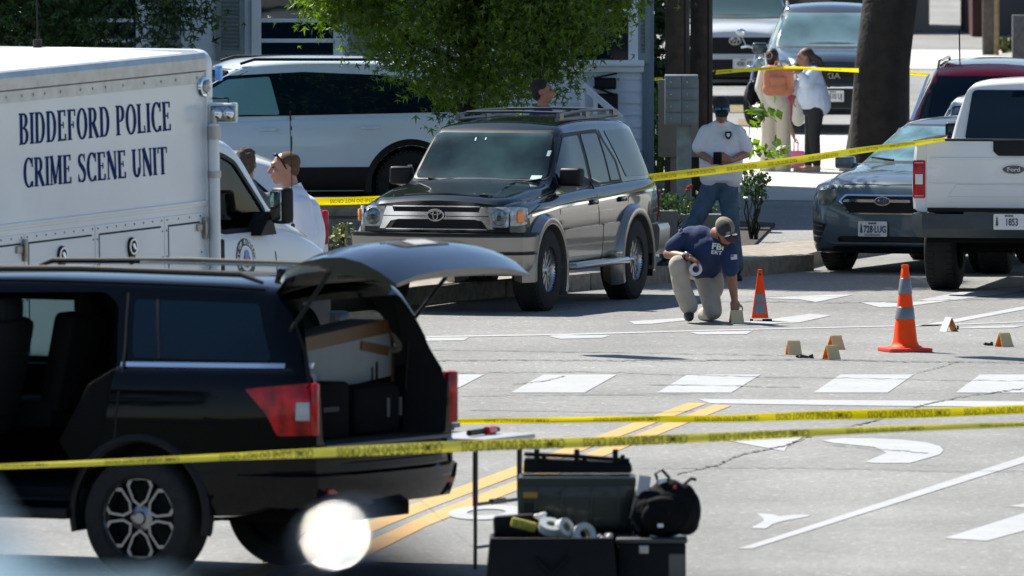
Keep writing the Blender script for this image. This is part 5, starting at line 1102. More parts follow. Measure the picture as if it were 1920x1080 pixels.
def house():
    root=thing('clapboard_house','pale blue grey clapboard house with grey green shutters behind the white crossover','house',(0,0,0)); y=145.0
    WM=mat('siding_paint',(.74,.81,.87),.6,var=.06,scale=2,bump=.15,bscale=30); TM=mat('trim_paint',(.80,.85,.88),.5); SM=mat('shutter_paint',(.24,.29,.285),.6,var=.1)
    def Xp(px): return W(px,60,y).x
    def Zp(py): return W(960,py,y).z
    x0,x1=-9.5,Xp(1207); m=MB(); clap(m,x0,x1,y,.15,8.2,.135); m.build('siding',WM,root,sharp=20)
    m=MB(); m.box(((x0+x1)/2,y+5,4.1),(x1-x0,9.98,8.1)); m.build('wall',WM,root)
    m=MB(); m.prism([(y-.5,8.0),(y+5,11.4),(y+10.5,8.0)],x0-.3,x1+.4,'x'); m.build('roof',mat('shingles',(.08,.08,.085),.9,var=.3,scale=8),root)
    m=MB(); m.box((x1+.05,y-.01,4.1),(.13,.08,8.1)); m.build('corner_board',mat('corner_paint',(.20,.25,.30),.6),root,bevel=.004)
    m=MB(); m.box(((x0+x1)/2,y-.03,.10),(x1-x0,.12,.24)); m.build('foundation',M_kerb,root)
    def window(pl,pr,pt,pb,nrail,shL=None,shR=None):
        a,b_,t,bt=Xp(pl),Xp(pr),Zp(pt),Zp(pb); g=MB(); g.box(((a+b_)/2,y-.035,(t+bt)/2),(b_-a,.02,t-bt)); wn=g.build('window',M_glassv,root)
        f=MB(); w_=.11; 
        f.box((a-w_/2,y-.05,(t+bt)/2),(w_,.07,t-bt+.14)); f.box((b_+w_/2,y-.05,(t+bt)/2),(w_,.07,t-bt+.14)); f.box(((a+b_)/2,y-.052,t+.06),(b_-a,.07,.12)); f.build('frame',TM,wn,bevel=.004)
        for k in nrail: r=MB(); r.box(((a+b_)/2,y-.052,Zp(k)),(b_-a-.002,.04,.045)); r.build('rail',TM,wn,bevel=.004)
        s_=MB(); s_.box(((a+b_)/2,y-.09,bt-.035),(b_-a+.36,.16,.065)); s_.build('sill',TM,wn,bevel=.006)
        for sh in(shL,shR):
            if sh:
                c,d_=Xp(sh[0]),Xp(sh[1]); h=MB(); zt=t+.1; zb=bt-.04
                h.box((c+.03,y-.05,(zt+zb)/2),(.06,.05,zt-zb)); h.box((d_-.03,y-.05,(zt+zb)/2),(.06,.05,zt-zb)); h.box(((c+d_)/2,y-.05,zb+.06),(d_-c-.122,.046,.12)); h.box(((c+d_)/2,y-.05,zt-.04),(d_-c-.122,.046,.08))
                z=zb+.14
                while z<zt-.09: h.box(((c+d_)/2,y-.05,z),(d_-c-.125,.045,.028),Matrix.Rotation(.6,3,'X')); z+=.045
                h.build('shutter',SM,root,bevel=0)
    window(490,625,-120,107,(38,76),(405,459),(655,705))
    window(1070,1178,-120,112,(20,),(1000,1045),(1192,1219))
    window(120,255,-120,107,(38,76),(40,92),(290,340))
    m=MB(); m.box(((x0+x1)/2,y-.04,Zp(127)),(x1-x0,.09,.10)); m.build('band_trim',TM,root,bevel=.006)
    # porch stair with rail
    st=thing('porch_steps','white wooden steps with a sloping handrail against the house','steps',(0,0,0)); yy=y-1.3
    def P_(px,py): p=W(px,py,yy); return p
    a=P_(1092,160);b_=P_(1165,222); m=MB(); m.tube([a,b_],.045,4); m.build('handrail',TM,st)
    for i in range(4): m=MB(); t=i/3; p=a.lerp(b_,t); m.box((p.x,yy,p.z/2),(.05,.05,p.z)); m.build('baluster',TM,st)
    for i in range(5): m=MB(); m.box((a.x-.1+.24*i,yy+.55,(1.1-.2*i)/2+.05),(.26,1.0,1.1-.2*i)); m.build('step',M_kerb,st,bevel=.01)
    for i,(x,z,py_) in enumerate(((1135,155,0),(1138,190,0))):
        p=W(x,z,y-.16); t=thing('wall_mailbox',('upper black mailbox on the house wall','lower black mailbox on the house wall with its lid raised')[i],'mailbox',(p.x,p.y,p.z-.08),0,'black mailboxes on the house wall'); m=MB(); m.box((0,0,.07),(.25,.13,.13 if i==0 else .2)); m.build('box_body',M_black,t,bevel=.02); m=MB(); m.box((-.03 if i else 0,-.02,.16+(.04 if i else 0)),(.27,.17,.02),Matrix.Rotation(.35 if i else -.2,3,'Y')); m.build('lid',M_black,t,bevel=.005)
house()
M_bark=mat('bark',(.012,.010,.008),.95,var=.5,scale=7,bump=1,bscale=14)
def leafmat(name,c,tr=.35):
    m=bpy.data.materials.new(name); m.use_nodes=True; n=m.node_tree.nodes; l=m.node_tree.links; b=n['Principled BSDF']; b.inputs['Roughness'].default_value=.38; b.inputs['Specular IOR Level'].default_value=.6
    ge=n.new('ShaderNodeNewGeometry'); hs=n.new('ShaderNodeHueSaturation'); hs.inputs['Color'].default_value=(*c,1); mp=n.new('ShaderNodeMapRange'); mp.inputs[3].default_value=.45; mp.inputs[4].default_value=1.7; l.new(ge.outputs['Random Per Island'],mp.inputs[0]); l.new(mp.outputs[0],hs.inputs['Value'])
    t=n.new('ShaderNodeBsdfTranslucent'); h2=n.new('ShaderNodeHueSaturation'); h2.inputs['Value'].default_value=2.2; h2.inputs['Hue'].default_value=.475; h2.inputs['Saturation'].default_value=1.15; mx=n.new('ShaderNodeMixShader'); mx.inputs[0].default_value=tr
    l.new(hs.outputs[0],b.inputs['Base Color']); l.new(hs.outputs[0],h2.inputs['Color']); l.new(h2.outputs[0],t.inputs[0]); l.new(b.outputs[0],mx.inputs[1]); l.new(t.outputs[0],mx.inputs[2]); l.new(mx.outputs[0],n['Material Output'].inputs[0]); return m
M_leaf=leafmat('maple_leaf',(.046,.100,.012),.5); M_leafd=leafmat('dark_leaf',(.018,.046,.012),.3); M_leafm=leafmat('mid_leaf',(.030,.070,.016),.35); M_leafb=leafmat('bright_leaf',(.07,.15,.02),.4)
def leaves(name,cl,per,size,mat_,parent,seed=1,spread=.25,droop=.5,broad=False):
    # many small three-pointed leaves gathered round clump centres
    rg=np.random.default_rng(seed); cl=np.array(cl); n=len(cl)*per; c=np.repeat(cl,per,0)+rg.normal(0,1,(n,3))*np.array([spread,spread,spread*.75])
    th=rg.uniform(0,2*PI,n); ph=rg.normal(0,.7,n)-droop; d=np.stack([np.cos(th)*np.cos(ph),np.sin(th)*np.cos(ph),np.sin(ph)],1); r=rg.normal(0,1,(n,3)); sdir=np.cross(d,r); sdir/=np.linalg.norm(sdir,axis=1)[:,None]; sz=size*rg.uniform(.6,1.3,n)[:,None]
    nn=np.cross(d,sdir)
    if broad: L=[(0,0,0),(.45,.42,.05),(1.15,0,-.1),(.45,-.42,.05)]; F=[(0,1,2),(0,2,3)]
    else: L=[(0,0,0),(.45,.13,.03),(1.2,0,-.12),(.45,-.13,.03),(.15,.10,0),(.62,.62,-.05),(.42,.14,0),(.15,-.10,0),(.62,-.62,-.05),(.42,-.14,0)]; F=[(0,1,2,3),(0,4,5,6),(0,9,8,7)]
    V=np.stack([c+sz*(a*d+b*sdir+e*nn) for a,b,e in L],1).reshape(-1,3); k=len(L); base=np.arange(n)*k; me=bpy.data.meshes.new(name); 
    fl=[]; 
    for f in F: fl.append(np.stack([base+i for i in f],1))
    tot=np.concatenate([np.concatenate(fl[j:j+1]) for j in range(len(fl))]) if len(set(len(f) for f in F))==1 else None
    me.from_pydata(V.tolist(),[],tot.tolist()); me.materials.append(mat_); return link(name,me,parent)
def limb(m,a,b,r0,r1,seed,bend=.15,n=7):
    rr=random.Random(seed); a=Vector(a);b=Vector(b); P=[]
    for i in range(n): t=i/(n-1); P.append(a.lerp(b,t)+Vector((rr.uniform(-1,1),rr.uniform(-1,1),rr.uniform(-.5,.5)))*bend*math.sin(PI*t))
    m.tube(P,[r0+(r1-r0)*i/(n-1) for i in range(n)],9); return P
def tree(name,label,base,top,rad,cen,rr,nc,per,size,leaf,seed,cut=None,spread=.25,cat='tree',group=None):
    root=thing(name,label,cat,base,0,group); rg=np.random.default_rng(seed); m=MB(); b=Vector((0,0,0)); t=Vector(top); P=limb(m,(0,0,-.1),t,rad,rad*.62,seed,.06,10); cen=Vector(cen)
    tr=m.build('trunk',M_bark,root,sharp=60); cl=[]
    while len(cl)<nc:
        v=rg.normal(0,1,3); v/=np.linalg.norm(v); q=rg.uniform(.25,1)**.45; p=np.array([cen.x,cen.y,cen.z])+v*np.array(rr)*q*(1+.10*math.sin(5*v[0]+seed)*math.cos(4*v[2]+2*v[1]))
        if cut and cut(p): continue
        cl.append(p)
    m=MB()
    for i in range(0,nc,max(1,nc//46)):
        c=Vector(cl[i]); k=rg.uniform(.45,1); st=t*k; limb(m,st,c,rad*.28*(1.2-k*.5),.012,seed+i,.22,6)
    m.build('branches',M_bark,root,sharp=60); leaves('crown',cl,per,size,leaf,root,seed,spread); return root
def gp(px,py,z=0): g=G(px,py,z); return (g.x,g.y,z)
def trees():
    c=W(880,430,131); bx,by=c.x,129.6
    tree('street_tree','leafy street tree with crown hanging over the dark green SUV','' or (bx,by,.2),(.1,.3,3.4),.13,(.10,.0,3.95),(2.15,2.1,2.50),520,200,.078,M_leaf,11,spread=.17)
    tree('shade_tree','dark leafy tree behind the police truck roof',(-5.9,141,0),(0,0,3.2),.16,(0,0,3.9),(2.85,2.0,3.4),620,110,.095,M_leafm,5,spread=.22)
    # big roadside tree: only the dark trunk is in view
    g=G(1648,322); root=thing('big_tree','massive dark tree trunk beside the dark SUV','tree',(g.x,g.y,0)); m=MB(); s=SP(g.y); n=26
    rs=[]
    for z,cx,r in((-.1,-.02,.52),(.15,0,.42),(.6,.0,.36),(1.3,.03,.34),(2.0,.13,.335),(3.0,.26,.34),(4.2,.42,.33),(5.5,.55,.28)):
        rs.append([(cx+(r+.02*math.sin(5*a*2*PI/n+z*2)+.012*math.sin(11*a*2*PI/n))*math.cos(a*2*PI/n),(r+.02*math.sin(4*a*2*PI/n))*math.sin(a*2*PI/n),z) for a in range(n)])
    m.rings(rs); m.build('trunk',M_bark,root,sharp=60); rg=np.random.default_rng(9); cl=[]
    for i in range(260):
        v=rg.normal(0,1,3); v/=np.linalg.norm(v); cl.append(np.array([.8,0,8.2])+v*np.array([4.2,4.0,2.8])*rg.uniform(.3,1)**.5)
    m=MB(); [limb(m,(.55,0,5.3),cl[i],.14,.02,i,.4,6) for i in range(0,260,12)]; m.build('branches',M_bark,root); leaves('crown',cl,60,.12,M_leafd,root,9,.45)
    # utility poles
    PM=mat('pole_wood',(.065,.045,.030),.9,var=.5,scale=4,bump=.6,bscale=24)
    for (px,pd,w_,lab) in((1270,141.6,46,'left utility pole of the pair, dark brown, behind the grey mailbox unit'),(1315,142.0,42,'right utility pole of the pair, dark brown, behind the man in the white T-shirt')):
        p=W(px,380,pd); r=w_/2/SP(pd); t=thing('utility_pole',lab,'pole',(p.x,pd,0),0,'pair of utility poles'); m=MB(); m.lathe([(r*1.05,-.2),(r*1.02,1),(r*.97,4),(r*.88,9)],n=20); m.build('shaft',PM,t,sharp=60)
        m=MB(); m.box((r*.6,-r*.8,2.6),(.02,.02,3.2)); m.build('ground_wire',M_trim,t)
    # cluster mailbox and utility panel
    d=139.8; p=W(1278,188,d); t=thing('mailbox_unit','grey cluster mailbox with eight small doors on a post','mailbox',(p.x,d,0)); GM=mat('mailbox_grey',(.17,.20,.205),.5,.3,var=.08); w_=62/SP(d); h=94/SP(d); zc=p.z
    m=MB(); m.box((0,.16,zc),(w_,.36,h)); m.build('cabinet',GM,t,bevel=.006)
    for i in range(2):
        for j in range(4): m=MB(); m.box(((i-.5)*w_*.49,-.025,zc+(j-1.5)*h*.243),(w_*.46,.012,h*.225)); dd=m.build('mail_door',GM,t,bevel=.003); m=MB(); m.cyl(((i-.5)*w_*.49-.03,-.03,zc+(j-1.5)*h*.243),((i-.5)*w_*.49-.03,-.042,zc+(j-1.5)*h*.243),.009,n=8); m.build('lock',M_chrome,dd)
    m=MB(); m.box((.03,.16,(zc-h/2)/2),(.16,.10,zc-h/2)); m.build('post',mat('galvanised',(.22,.26,.26),.5,.4,var=.3,scale=6),t)
    d=140.6; p=W(1272,222,d); t=thing('utility_cabinet','beige utility cabinet on a post behind the grey mailbox unit','cabinet',(p.x,d,0)); BM=mat('beige_panel',(.17,.155,.125),.6,var=.1); m=MB(); m.box((0,.1,p.z),(76/SP(d),.18,146/SP(d))); m.build('panel',BM,t,bevel=.01); m=MB(); m.box((-.02,.12,(p.z-.4)/2),(.13,.12,p.z-.4)); m.build('post',BM,t)
    # shrubs, sprigs, flowers, planters
    def shrub(nm,lab,px,py,d,rx,rz,nc,per,sz,mt,seed,cat='shrub',grp=None,broad=True,spread=.10,z0=0,stem=True):
        p=W(px,py,d); root=thing(nm,lab,cat,(p.x,d,z0),0,grp); rg=np.random.default_rng(seed); cl=[np.array([rg.uniform(-1,1)*rx,rg.uniform(-.3,.3),p.z-z0+rg.uniform(-1,1)*rz]) for _ in range(nc)]
        m=MB(); [limb(m,(rg.uniform(-.05,.05),0,0) if stem else (-.22,.1,p.z-.45),c,.012 if stem else .005,.003,seed+i,.06,5) for i,c in enumerate(cl[::max(1,nc//10)] if stem else cl[:1])]; m.build('stems',M_bark,root); leaves('foliage',cl,per,sz,mt,root,seed,spread,.3,broad); return root
    shrub('garden_shrub','dark green shrub to the right of the man in the white T-shirt',1412,345,136.5,.11,.12,22,12,.05,M_leafd,21,spread=.06)
    shrub('garden_shrub','bright green sprig pointing right above the T-shirt man shoulder',1425,210,137,.17,.03,9,4,.11,M_leafb,22,spread=.05,stem=False)
    shrub('garden_shrub','bright green sprig by the elbow of the man in the white T-shirt',1436,278,136.8,.20,.04,10,4,.10,M_leafb,23,spread=.05,stem=False)
    shrub('garden_shrub','low dark shrub below the grey mailbox unit',1262,392,137.5,.26,.16,26,10,.055,M_leafd,24)
    shrub('garden_shrub','dark bush between the house corner and the cabinet',1233,250,147,.22,.55,40,14,.08,M_leaf,25)
    shrub('garden_shrub','tall black green evergreen between the house corner and the left pole',1238,60,150,.20,1.0,60,30,.10,M_leafd,26,spread=.16)
    shrub('roadside_weed','pale yellow green weed by the timber wall',634,440,126.6,.06,.12,7,9,.045,mat('weed',(.22,.24,.07),.8),28,'weed','weeds by the timber wall',spread=.04)
    shrub('roadside_weed','thin pale weed left of the dark green SUV bumper',650,432,126.5,.05,.07,4,7,.04,MATS['weed'],29,'weed','weeds by the timber wall',spread=.03)
    FM=mat('flower_red',(.5,.02,.03),.6)
    for i,(px,py) in enumerate(((1291,352),(1288,358),(1296,349))):
        p=W(px,py,137); t=thing('red_flower',['upper left red flower in the garden bed','lower red flower in the garden bed','right hand red flower in the garden bed'][i],'flower',(p.x,137,.1),0,'red flowers in the bed'); m=MB(); m.tube([(0,0,0),(.01,0,p.z-.1)],.004); m.build('stem',M_leafd,t); m=MB(); 
        for a in range(5): m.ell((.011*math.cos(a*1.256),0,p.z-.1+.011*math.sin(a*1.256)),(.010,.008,.010))
        m.build('petals',FM,t)
    for i,(px,lab) in enumerate(((1252,'grey tub planter nearest the dark green SUV tail'),(1330,'long low pale planter behind the kneeling man'))):
        p=W(px,405 if i==0 else 412,133.4); t=thing('planter',lab,'planter',(p.x,133.4,0)); m=MB(); w_=.11 if i==0 else .30; zt=p.z+.06; m.rings([[(-w_*.75,-.1,0),(w_*.75,-.1,0),(w_*.75,.1,0),(-w_*.75,.1,0)],[(-w_,-.13,zt),(w_,-.13,zt),(w_,.13,zt),(-w_,.13,zt)]]); m.build('tub',mat('planter_grey',(.16,.17,.16),.8),t,bevel=.01); leaves('foliage',[np.array([x,0,zt+.05]) for x in np.linspace(-w_,w_,6)],16,.05,M_leafd,t,31+i,.05,0,True)
trees()
def far_things():
    def bld(name,lab,x0,x1,d,z1,wall,roof=True,door=None,cat='building'):
        t=thing(name,lab,cat,((x0+x1)/2,d,0)); w_=x1-x0; m=MB(); m.box((0,3,z1/2),(w_,6,z1)); m.build('wall',wall,t)
        m=MB(); m.prism([(-.4,z1),(3,z1+2),(6.4,z1)],-w_/2-.3,w_/2+.3,'x'); m.build('roof',mat('far_roof',(.07,.07,.075),.9),t)
        if door:
            for a,b_,zz in door: m=MB(); m.box(((a+b_)/2,-.03,zz/2),(b_-a,.06,zz)); m.build('garage_door',mat('door_dark',(.03,.03,.035),.6),t)
        return t
    bld('garage','beige garage with dark doors behind the dark SUV',G(1440,60).x,G(1640,60).x*1.0+1.0,232,3.4,mat('beige_wall',(.22,.20,.17),.8,var=.1,scale=1),door=[(-2.0,-.9,2.2),(-.3,1.0,2.2)])
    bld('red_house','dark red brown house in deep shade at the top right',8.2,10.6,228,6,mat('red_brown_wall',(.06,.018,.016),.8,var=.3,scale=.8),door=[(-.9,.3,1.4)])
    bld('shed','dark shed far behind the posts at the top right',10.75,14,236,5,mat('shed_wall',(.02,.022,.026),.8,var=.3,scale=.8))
    for i,(px,w_,d,lab,c,zz) in enumerate(((1853,22,215,'grey wooden post at the top right',(.10,.085,.07),4),(1869,8,214.6,'thin tan post beside the grey post at the top right',(.25,.17,.08),4),(1912,28,205,'weathered board post at the right edge of the photo',(.13,.12,.11),.90))):
        p=W(px,90,d); t=thing('wooden_post',lab,'post',(p.x,d,0)); m=MB(); w2=w_/SP(d); m.box((0,0,zz/2),(w2,w2,zz)); m.build('shaft',mat('post_wood%d'%i,c,.9,var=.3,scale=9,bump=.4,bscale=20),t,bevel=.01)
    g=G(1888,98); t=thing('grass_tuft','green tuft of grass at the foot of the far posts','grass',(g.x,g.y-1,0)); leaves('blades',[np.array([x,0,.1]) for x in np.linspace(-.25,.25,10)],20,.12,mat('tuft',(.13,.16,.04),.8),t,4,.06,-.9,True)
    # tree line and houses behind the camera side: the street the cars reflect
    for i,(x,y,h,c) in enumerate(((-30,-40,7,(.35,.33,.30)),(12,-55,6,(.42,.40,.36)),(44,10,6,(.30,.17,.12)))):
        bld('street_building',['pale building across the street behind the camera','cream building across the street behind the camera','brick building down the street, out of view','tan building at the side street corner, out of view'][i],x-8,x+8,y,h,mat('street_wall%d'%i,c,.8))
    for i,(x,y) in enumerate(((-46,20),(-30,10),(-14,-22),(20,-28),(30,34),(-44,60),(-34,100),(-26,150))):
        t=thing('street_tree','tree on the street out of the picture, number %s from the bank'%('one two three four five six seven eight nine ten eleven'.split()[i]),'tree',(x,y,gz(x,y)),0,'trees around the crossing'); m=MB(); limb(m,(0,0,-.1),(0,0,4.5),.25,.15,i,.1,6); m.build('trunk',M_bark,t); rg=np.random.default_rng(i+50); cl=[]
        for k in range(60): v=rg.normal(0,1,3); v/=np.linalg.norm(v); cl.append(np.array([0,0,6.2])+v*np.array([3.6,3.6,3.2])*rg.uniform(.3,1)**.5)
        leaves('crown',cl,22,.5,M_leafd,t,i+50,.6)
far_things()
# ================================================================ PEOPLE
M_skin=mat('skin',(.38,.19,.13),.5,var=.08,scale=14); M_skint=mat('skin_tanned',(.26,.125,.075),.5,var=.1,scale=14)
def cloth(name,c,var=.12,sc=7,b=.45): return mat(name,c,.9,var=var,scale=sc,bump=b,bscale=9,detail=5)
def blob(name,items,m,parent,vox=.012,sm=5,fac=.5):
    b=MB()
    for it in items:
        if it[0]=='c': b.cap_(*it[1:])
        else: b.ell(*it[1:])
    me=b.mesh(name,[m],sharp=None,weld=False); o=bpy.data.objects.new('t',me); SC.collection.objects.link(o); r=o.modifiers.new('r','REMESH'); r.mode='VOXEL'; r.voxel_size=vox
    if sm: s=o.modifiers.new('s','SMOOTH'); s.factor=fac; s.iterations=sm
    dg=bpy.context.evaluated_depsgraph_get(); me2=bpy.data.meshes.new_from_object(o.evaluated_get(dg)); bpy.data.objects.remove(o); me2.shade_smooth(); me2.name=name
    if len(me2.materials)==0: me2.materials.append(m)
    return link(name,me2,parent)
class Fig:
    def __init__(s,name,label,px,py,group=None,k=1.0,z0=0):
        g=G(px,py,z0); s.ax,s.ay,s.s=px,py,SP(g.y); s.k=k; s.root=thing('person',label,'person',g,0,group)
    def J(s,px,py,dy=0): return Vector(((px-s.ax)/s.s,dy,(s.ay-py)/s.s-dy*.0435))
def rotto(f,u):
    f=Vector(f).normalized(); u=Vector(u); r=f.cross(u).normalized(); u=r.cross(f).normalized(); return Matrix((r,f,u)).transposed()   # cols: x right, y forward, z up
def head_items(c,f,u,k=1.0):
    R_=rotto(f,u); P=lambda x,y,z: Vector(c)+R_@(Vector((x,y,z))*k)
    it=[('e',P(0,-.012,.03),(.076*k,.096*k,.092*k),R_),('e',P(0,.02,-.03),(.062*k,.078*k,.085*k),R_),('e',P(0,.055,-.085),(.034*k,.034*k,.028*k),R_),
        ('c',P(0,.088,.022),P(0,.116,-.018),.010*k,.015*k),('e',P(0,.092,-.052),(.024*k,.014*k,.010*k),R_),('e',P(0,.085,.045),(.05*k,.014*k,.010*k),R_)]
    for s in(-1,1): it+=[('e',P(s*.078,-.010,-.004),(.012*k,.020*k,.032*k),R_),('e',P(s*.045,.062,-.02),(.02*k,.02*k,.02*k),R_)]
    return it,R_,P
def hand_items(w,d,n,k=1.0,curl=.5,thumb=1):
    # w wrist, d pointing direction, n palm normal
    d=Vector(d).normalized(); n=Vector(n); n=(n-d*n.dot(d)).normalized(); s=d.cross(n)*thumb; w=Vector(w); it=[]
    for i in range(4): a=w+d*.02*k+s*(.030-.020*i)*k; b=w+d*.085*k+s*(.032-.021*i)*k; it.append(('c',a,b,.017*k,.013*k))
    L=[.075,.085,.078,.06]
    for i in range(4):
        p=w+d*.088*k+s*(.034-.0225*i)*k; dd=d.copy()
        for j,(l,r) in enumerate(((.45,.0095),(.32,.0088),(.25,.0078))):
            dd=(dd*math.cos(curl)+n*math.sin(curl)).normalized(); q=p+dd*L[i]*l*k; it.append(('c',p,q,r*k,(r-.0008)*k)); p=q
    p=w+d*.03*k+s*.035*k; q=p+(d*.6+s*.75+n*.2).normalized()*.042*k; it.append(('c',p,q,.014*k,.011*k)); it.append(('c',q,q+(d*.85+s*.2+n*.35).normalized()*.036*k,.0105*k,.009*k))
    return it
def chain(pts,rs): return [('c',pts[i],pts[i+1],rs[i],rs[i+1]) for i in range(len(pts)-1)]
def shoe(f,P,a,toe,m,nm='shoe'):
    a=Vector(a);toe=Vector(toe); return blob(nm,[('c',a+Vector((0,0,.0)),a+Vector((0,0,-.05)),.048,.05),('c',a+Vector((0,0,-.05)),toe,.048,.040)],m,P,.011,3)
def eyes(root,P,k=1.0,m=None):
    for s in(-1,1): b=MB(); b.ell(P(s*.031,.083,.018),(.010*k,.007*k,.006*k)); b.build('eye',m or M_black,root)
# --- man in the white T-shirt with the phone
def tee_man():
    f=Fig('tee','man in white T-shirt, jeans and black cap looking down at a phone',1352,498,None,1.0,.145); J=f.J; r=f.root
    hc=J(1352,207,-.10); fd=(0.02,-.85,-.55); it,R_,P=head_items(hc,fd,(0,-.5,.85)); nk=J(1353,232,0)
    shl,shr=J(1316,250,.0),J(1391,248,.0); ell,elr=J(1313,288,-.02),J(1399,288,-.03); wl,wr=J(1336,303,-.30),J(1368,302,-.29)
    pel=J(1349,345,.02); hl,hr=J(1333,352,.02),J(1364,352,.02); kl,kr=J(1303,418,-.02),J(1372,430,-.05); al,ar=J(1249,482,.10),J(1381,507,.0)
    body=it+[('c',nk,hc,.058,.055),('c',J(1352,240,.02),J(1352,262,.02),.06,.08),('c',J(1352,262,.02),pel,.08,.08),('c',J(1320,252),J(1352,252),.04,.05),('c',J(1386,252),J(1352,252),.04,.05)]
    body+=chain([shl,ell,wl],[.045,.044,.030])+chain([shr,elr,wr],[.045,.044,.030])+chain([hl,kl,al],[.085,.06,.042])+chain([hr,kr,ar],[.085,.06,.042])
    body+=hand_items(wl,(.75,-.35,.35),(.2,.9,.3),1,.55,-1)+hand_items(wr,(-.75,-.35,.35),(-.2,.9,.3),1,.55,1)
    b=blob('body',body,M_skint,r,.0095,3)
    W_=cloth('tee_white',(.60,.62,.65),.05,5)
    sh=[('c',J(1338,244,.02),J(1367,244,.02),.085,.085),('c',J(1333,262,.02),J(1371,262,.02),.115,.115),('c',J(1333,262,.02),J(1334,330,.0),.125,.125),('c',J(1371,262,.02),J(1370,332,.0),.125,.120),('e',J(1352,300,-.03),(.17,.13,.20)),('e',J(1354,335,0),(.195,.14,.055))]
    sh+=[('c',J(1324,247,.0),J(1311,275,-.03),.076,.078),('c',J(1382,247,.0),J(1397,275,-.03),.076,.078),('e',J(1352,232,.0),(.10,.10,.045))]
    s_=blob('tshirt',sh,W_,r,.012,4)
    m=MB(); q=J(1365,253,-.118); m.M=Matrix.Translation(q)@Matrix.Rotation(RD(80),4,'X'); m.prism([(-.030,.035),(.030,.035),(.034,.0),(.02,-.03),(0,-.045),(-.02,-.03),(-.034,0)],-.02,.004,'z'); e=m.build('chest_badge',M_trim,s_); 
    m=MB(m.M); m.prism([(-.018,.016),(.018,.016),(.016,-.01),(0,-.024),(-.016,-.01)],.003,.006,'z'); m.build('badge_centre',W_,e)
    JN=cloth('denim',(.045,.085,.135),.3,10,.6); blob('jeans',[('e',J(1349,342,.02),(.165,.125,.10))]+chain([hl,kl,al+Vector((0,0,.04))],[.108,.082,.075])+chain([hr,kr,ar+Vector((0,0,.04))],[.108,.082,.075]),JN,r,.013,4)
    shoe(f,r,al,al+Vector((-.06,-.14,-.075)),M_black); shoe(f,r,ar,ar+Vector((.02,-.16,-.075)),M_black)
    C=mat('cap_black',(.012,.014,.017),.8); cp=blob('cap',[('e',P(0,-.012,.062),(.086,.106,.075),R_),('e',P(0,.0,.04),(.085,.105,.04),R_)],C,r,.010,3); m=MB(); m.ell(P(0,.135,.052),(.066,.062,.009),R_); m.build('cap_peak',C,cp); 
    m=MB(); 
    for s in(-1,1): m.ell(P(s*.037,.088,.078),(.034,.018,.018),R_)
    m.build('sunglasses',mat('mirror_blue',(.03,.18,.32),.08,.8),r)
    m=MB(); m.box((J(1344,297,-.40)),(.085,.014,.15),Matrix.Rotation(RD(35),3,'X')); p=m.build('phone',M_black,None,bevel=.008); tag(p,'black phone held by the man in the white T-shirt','phone'); p.location=r.location
    m=MB(); m.lathe([(.036,-.008),(.038,0),(.036,.008)],c=wl,ax=(wl-ell),n=16); m.build('watch',M_steel,r)
tee_man()
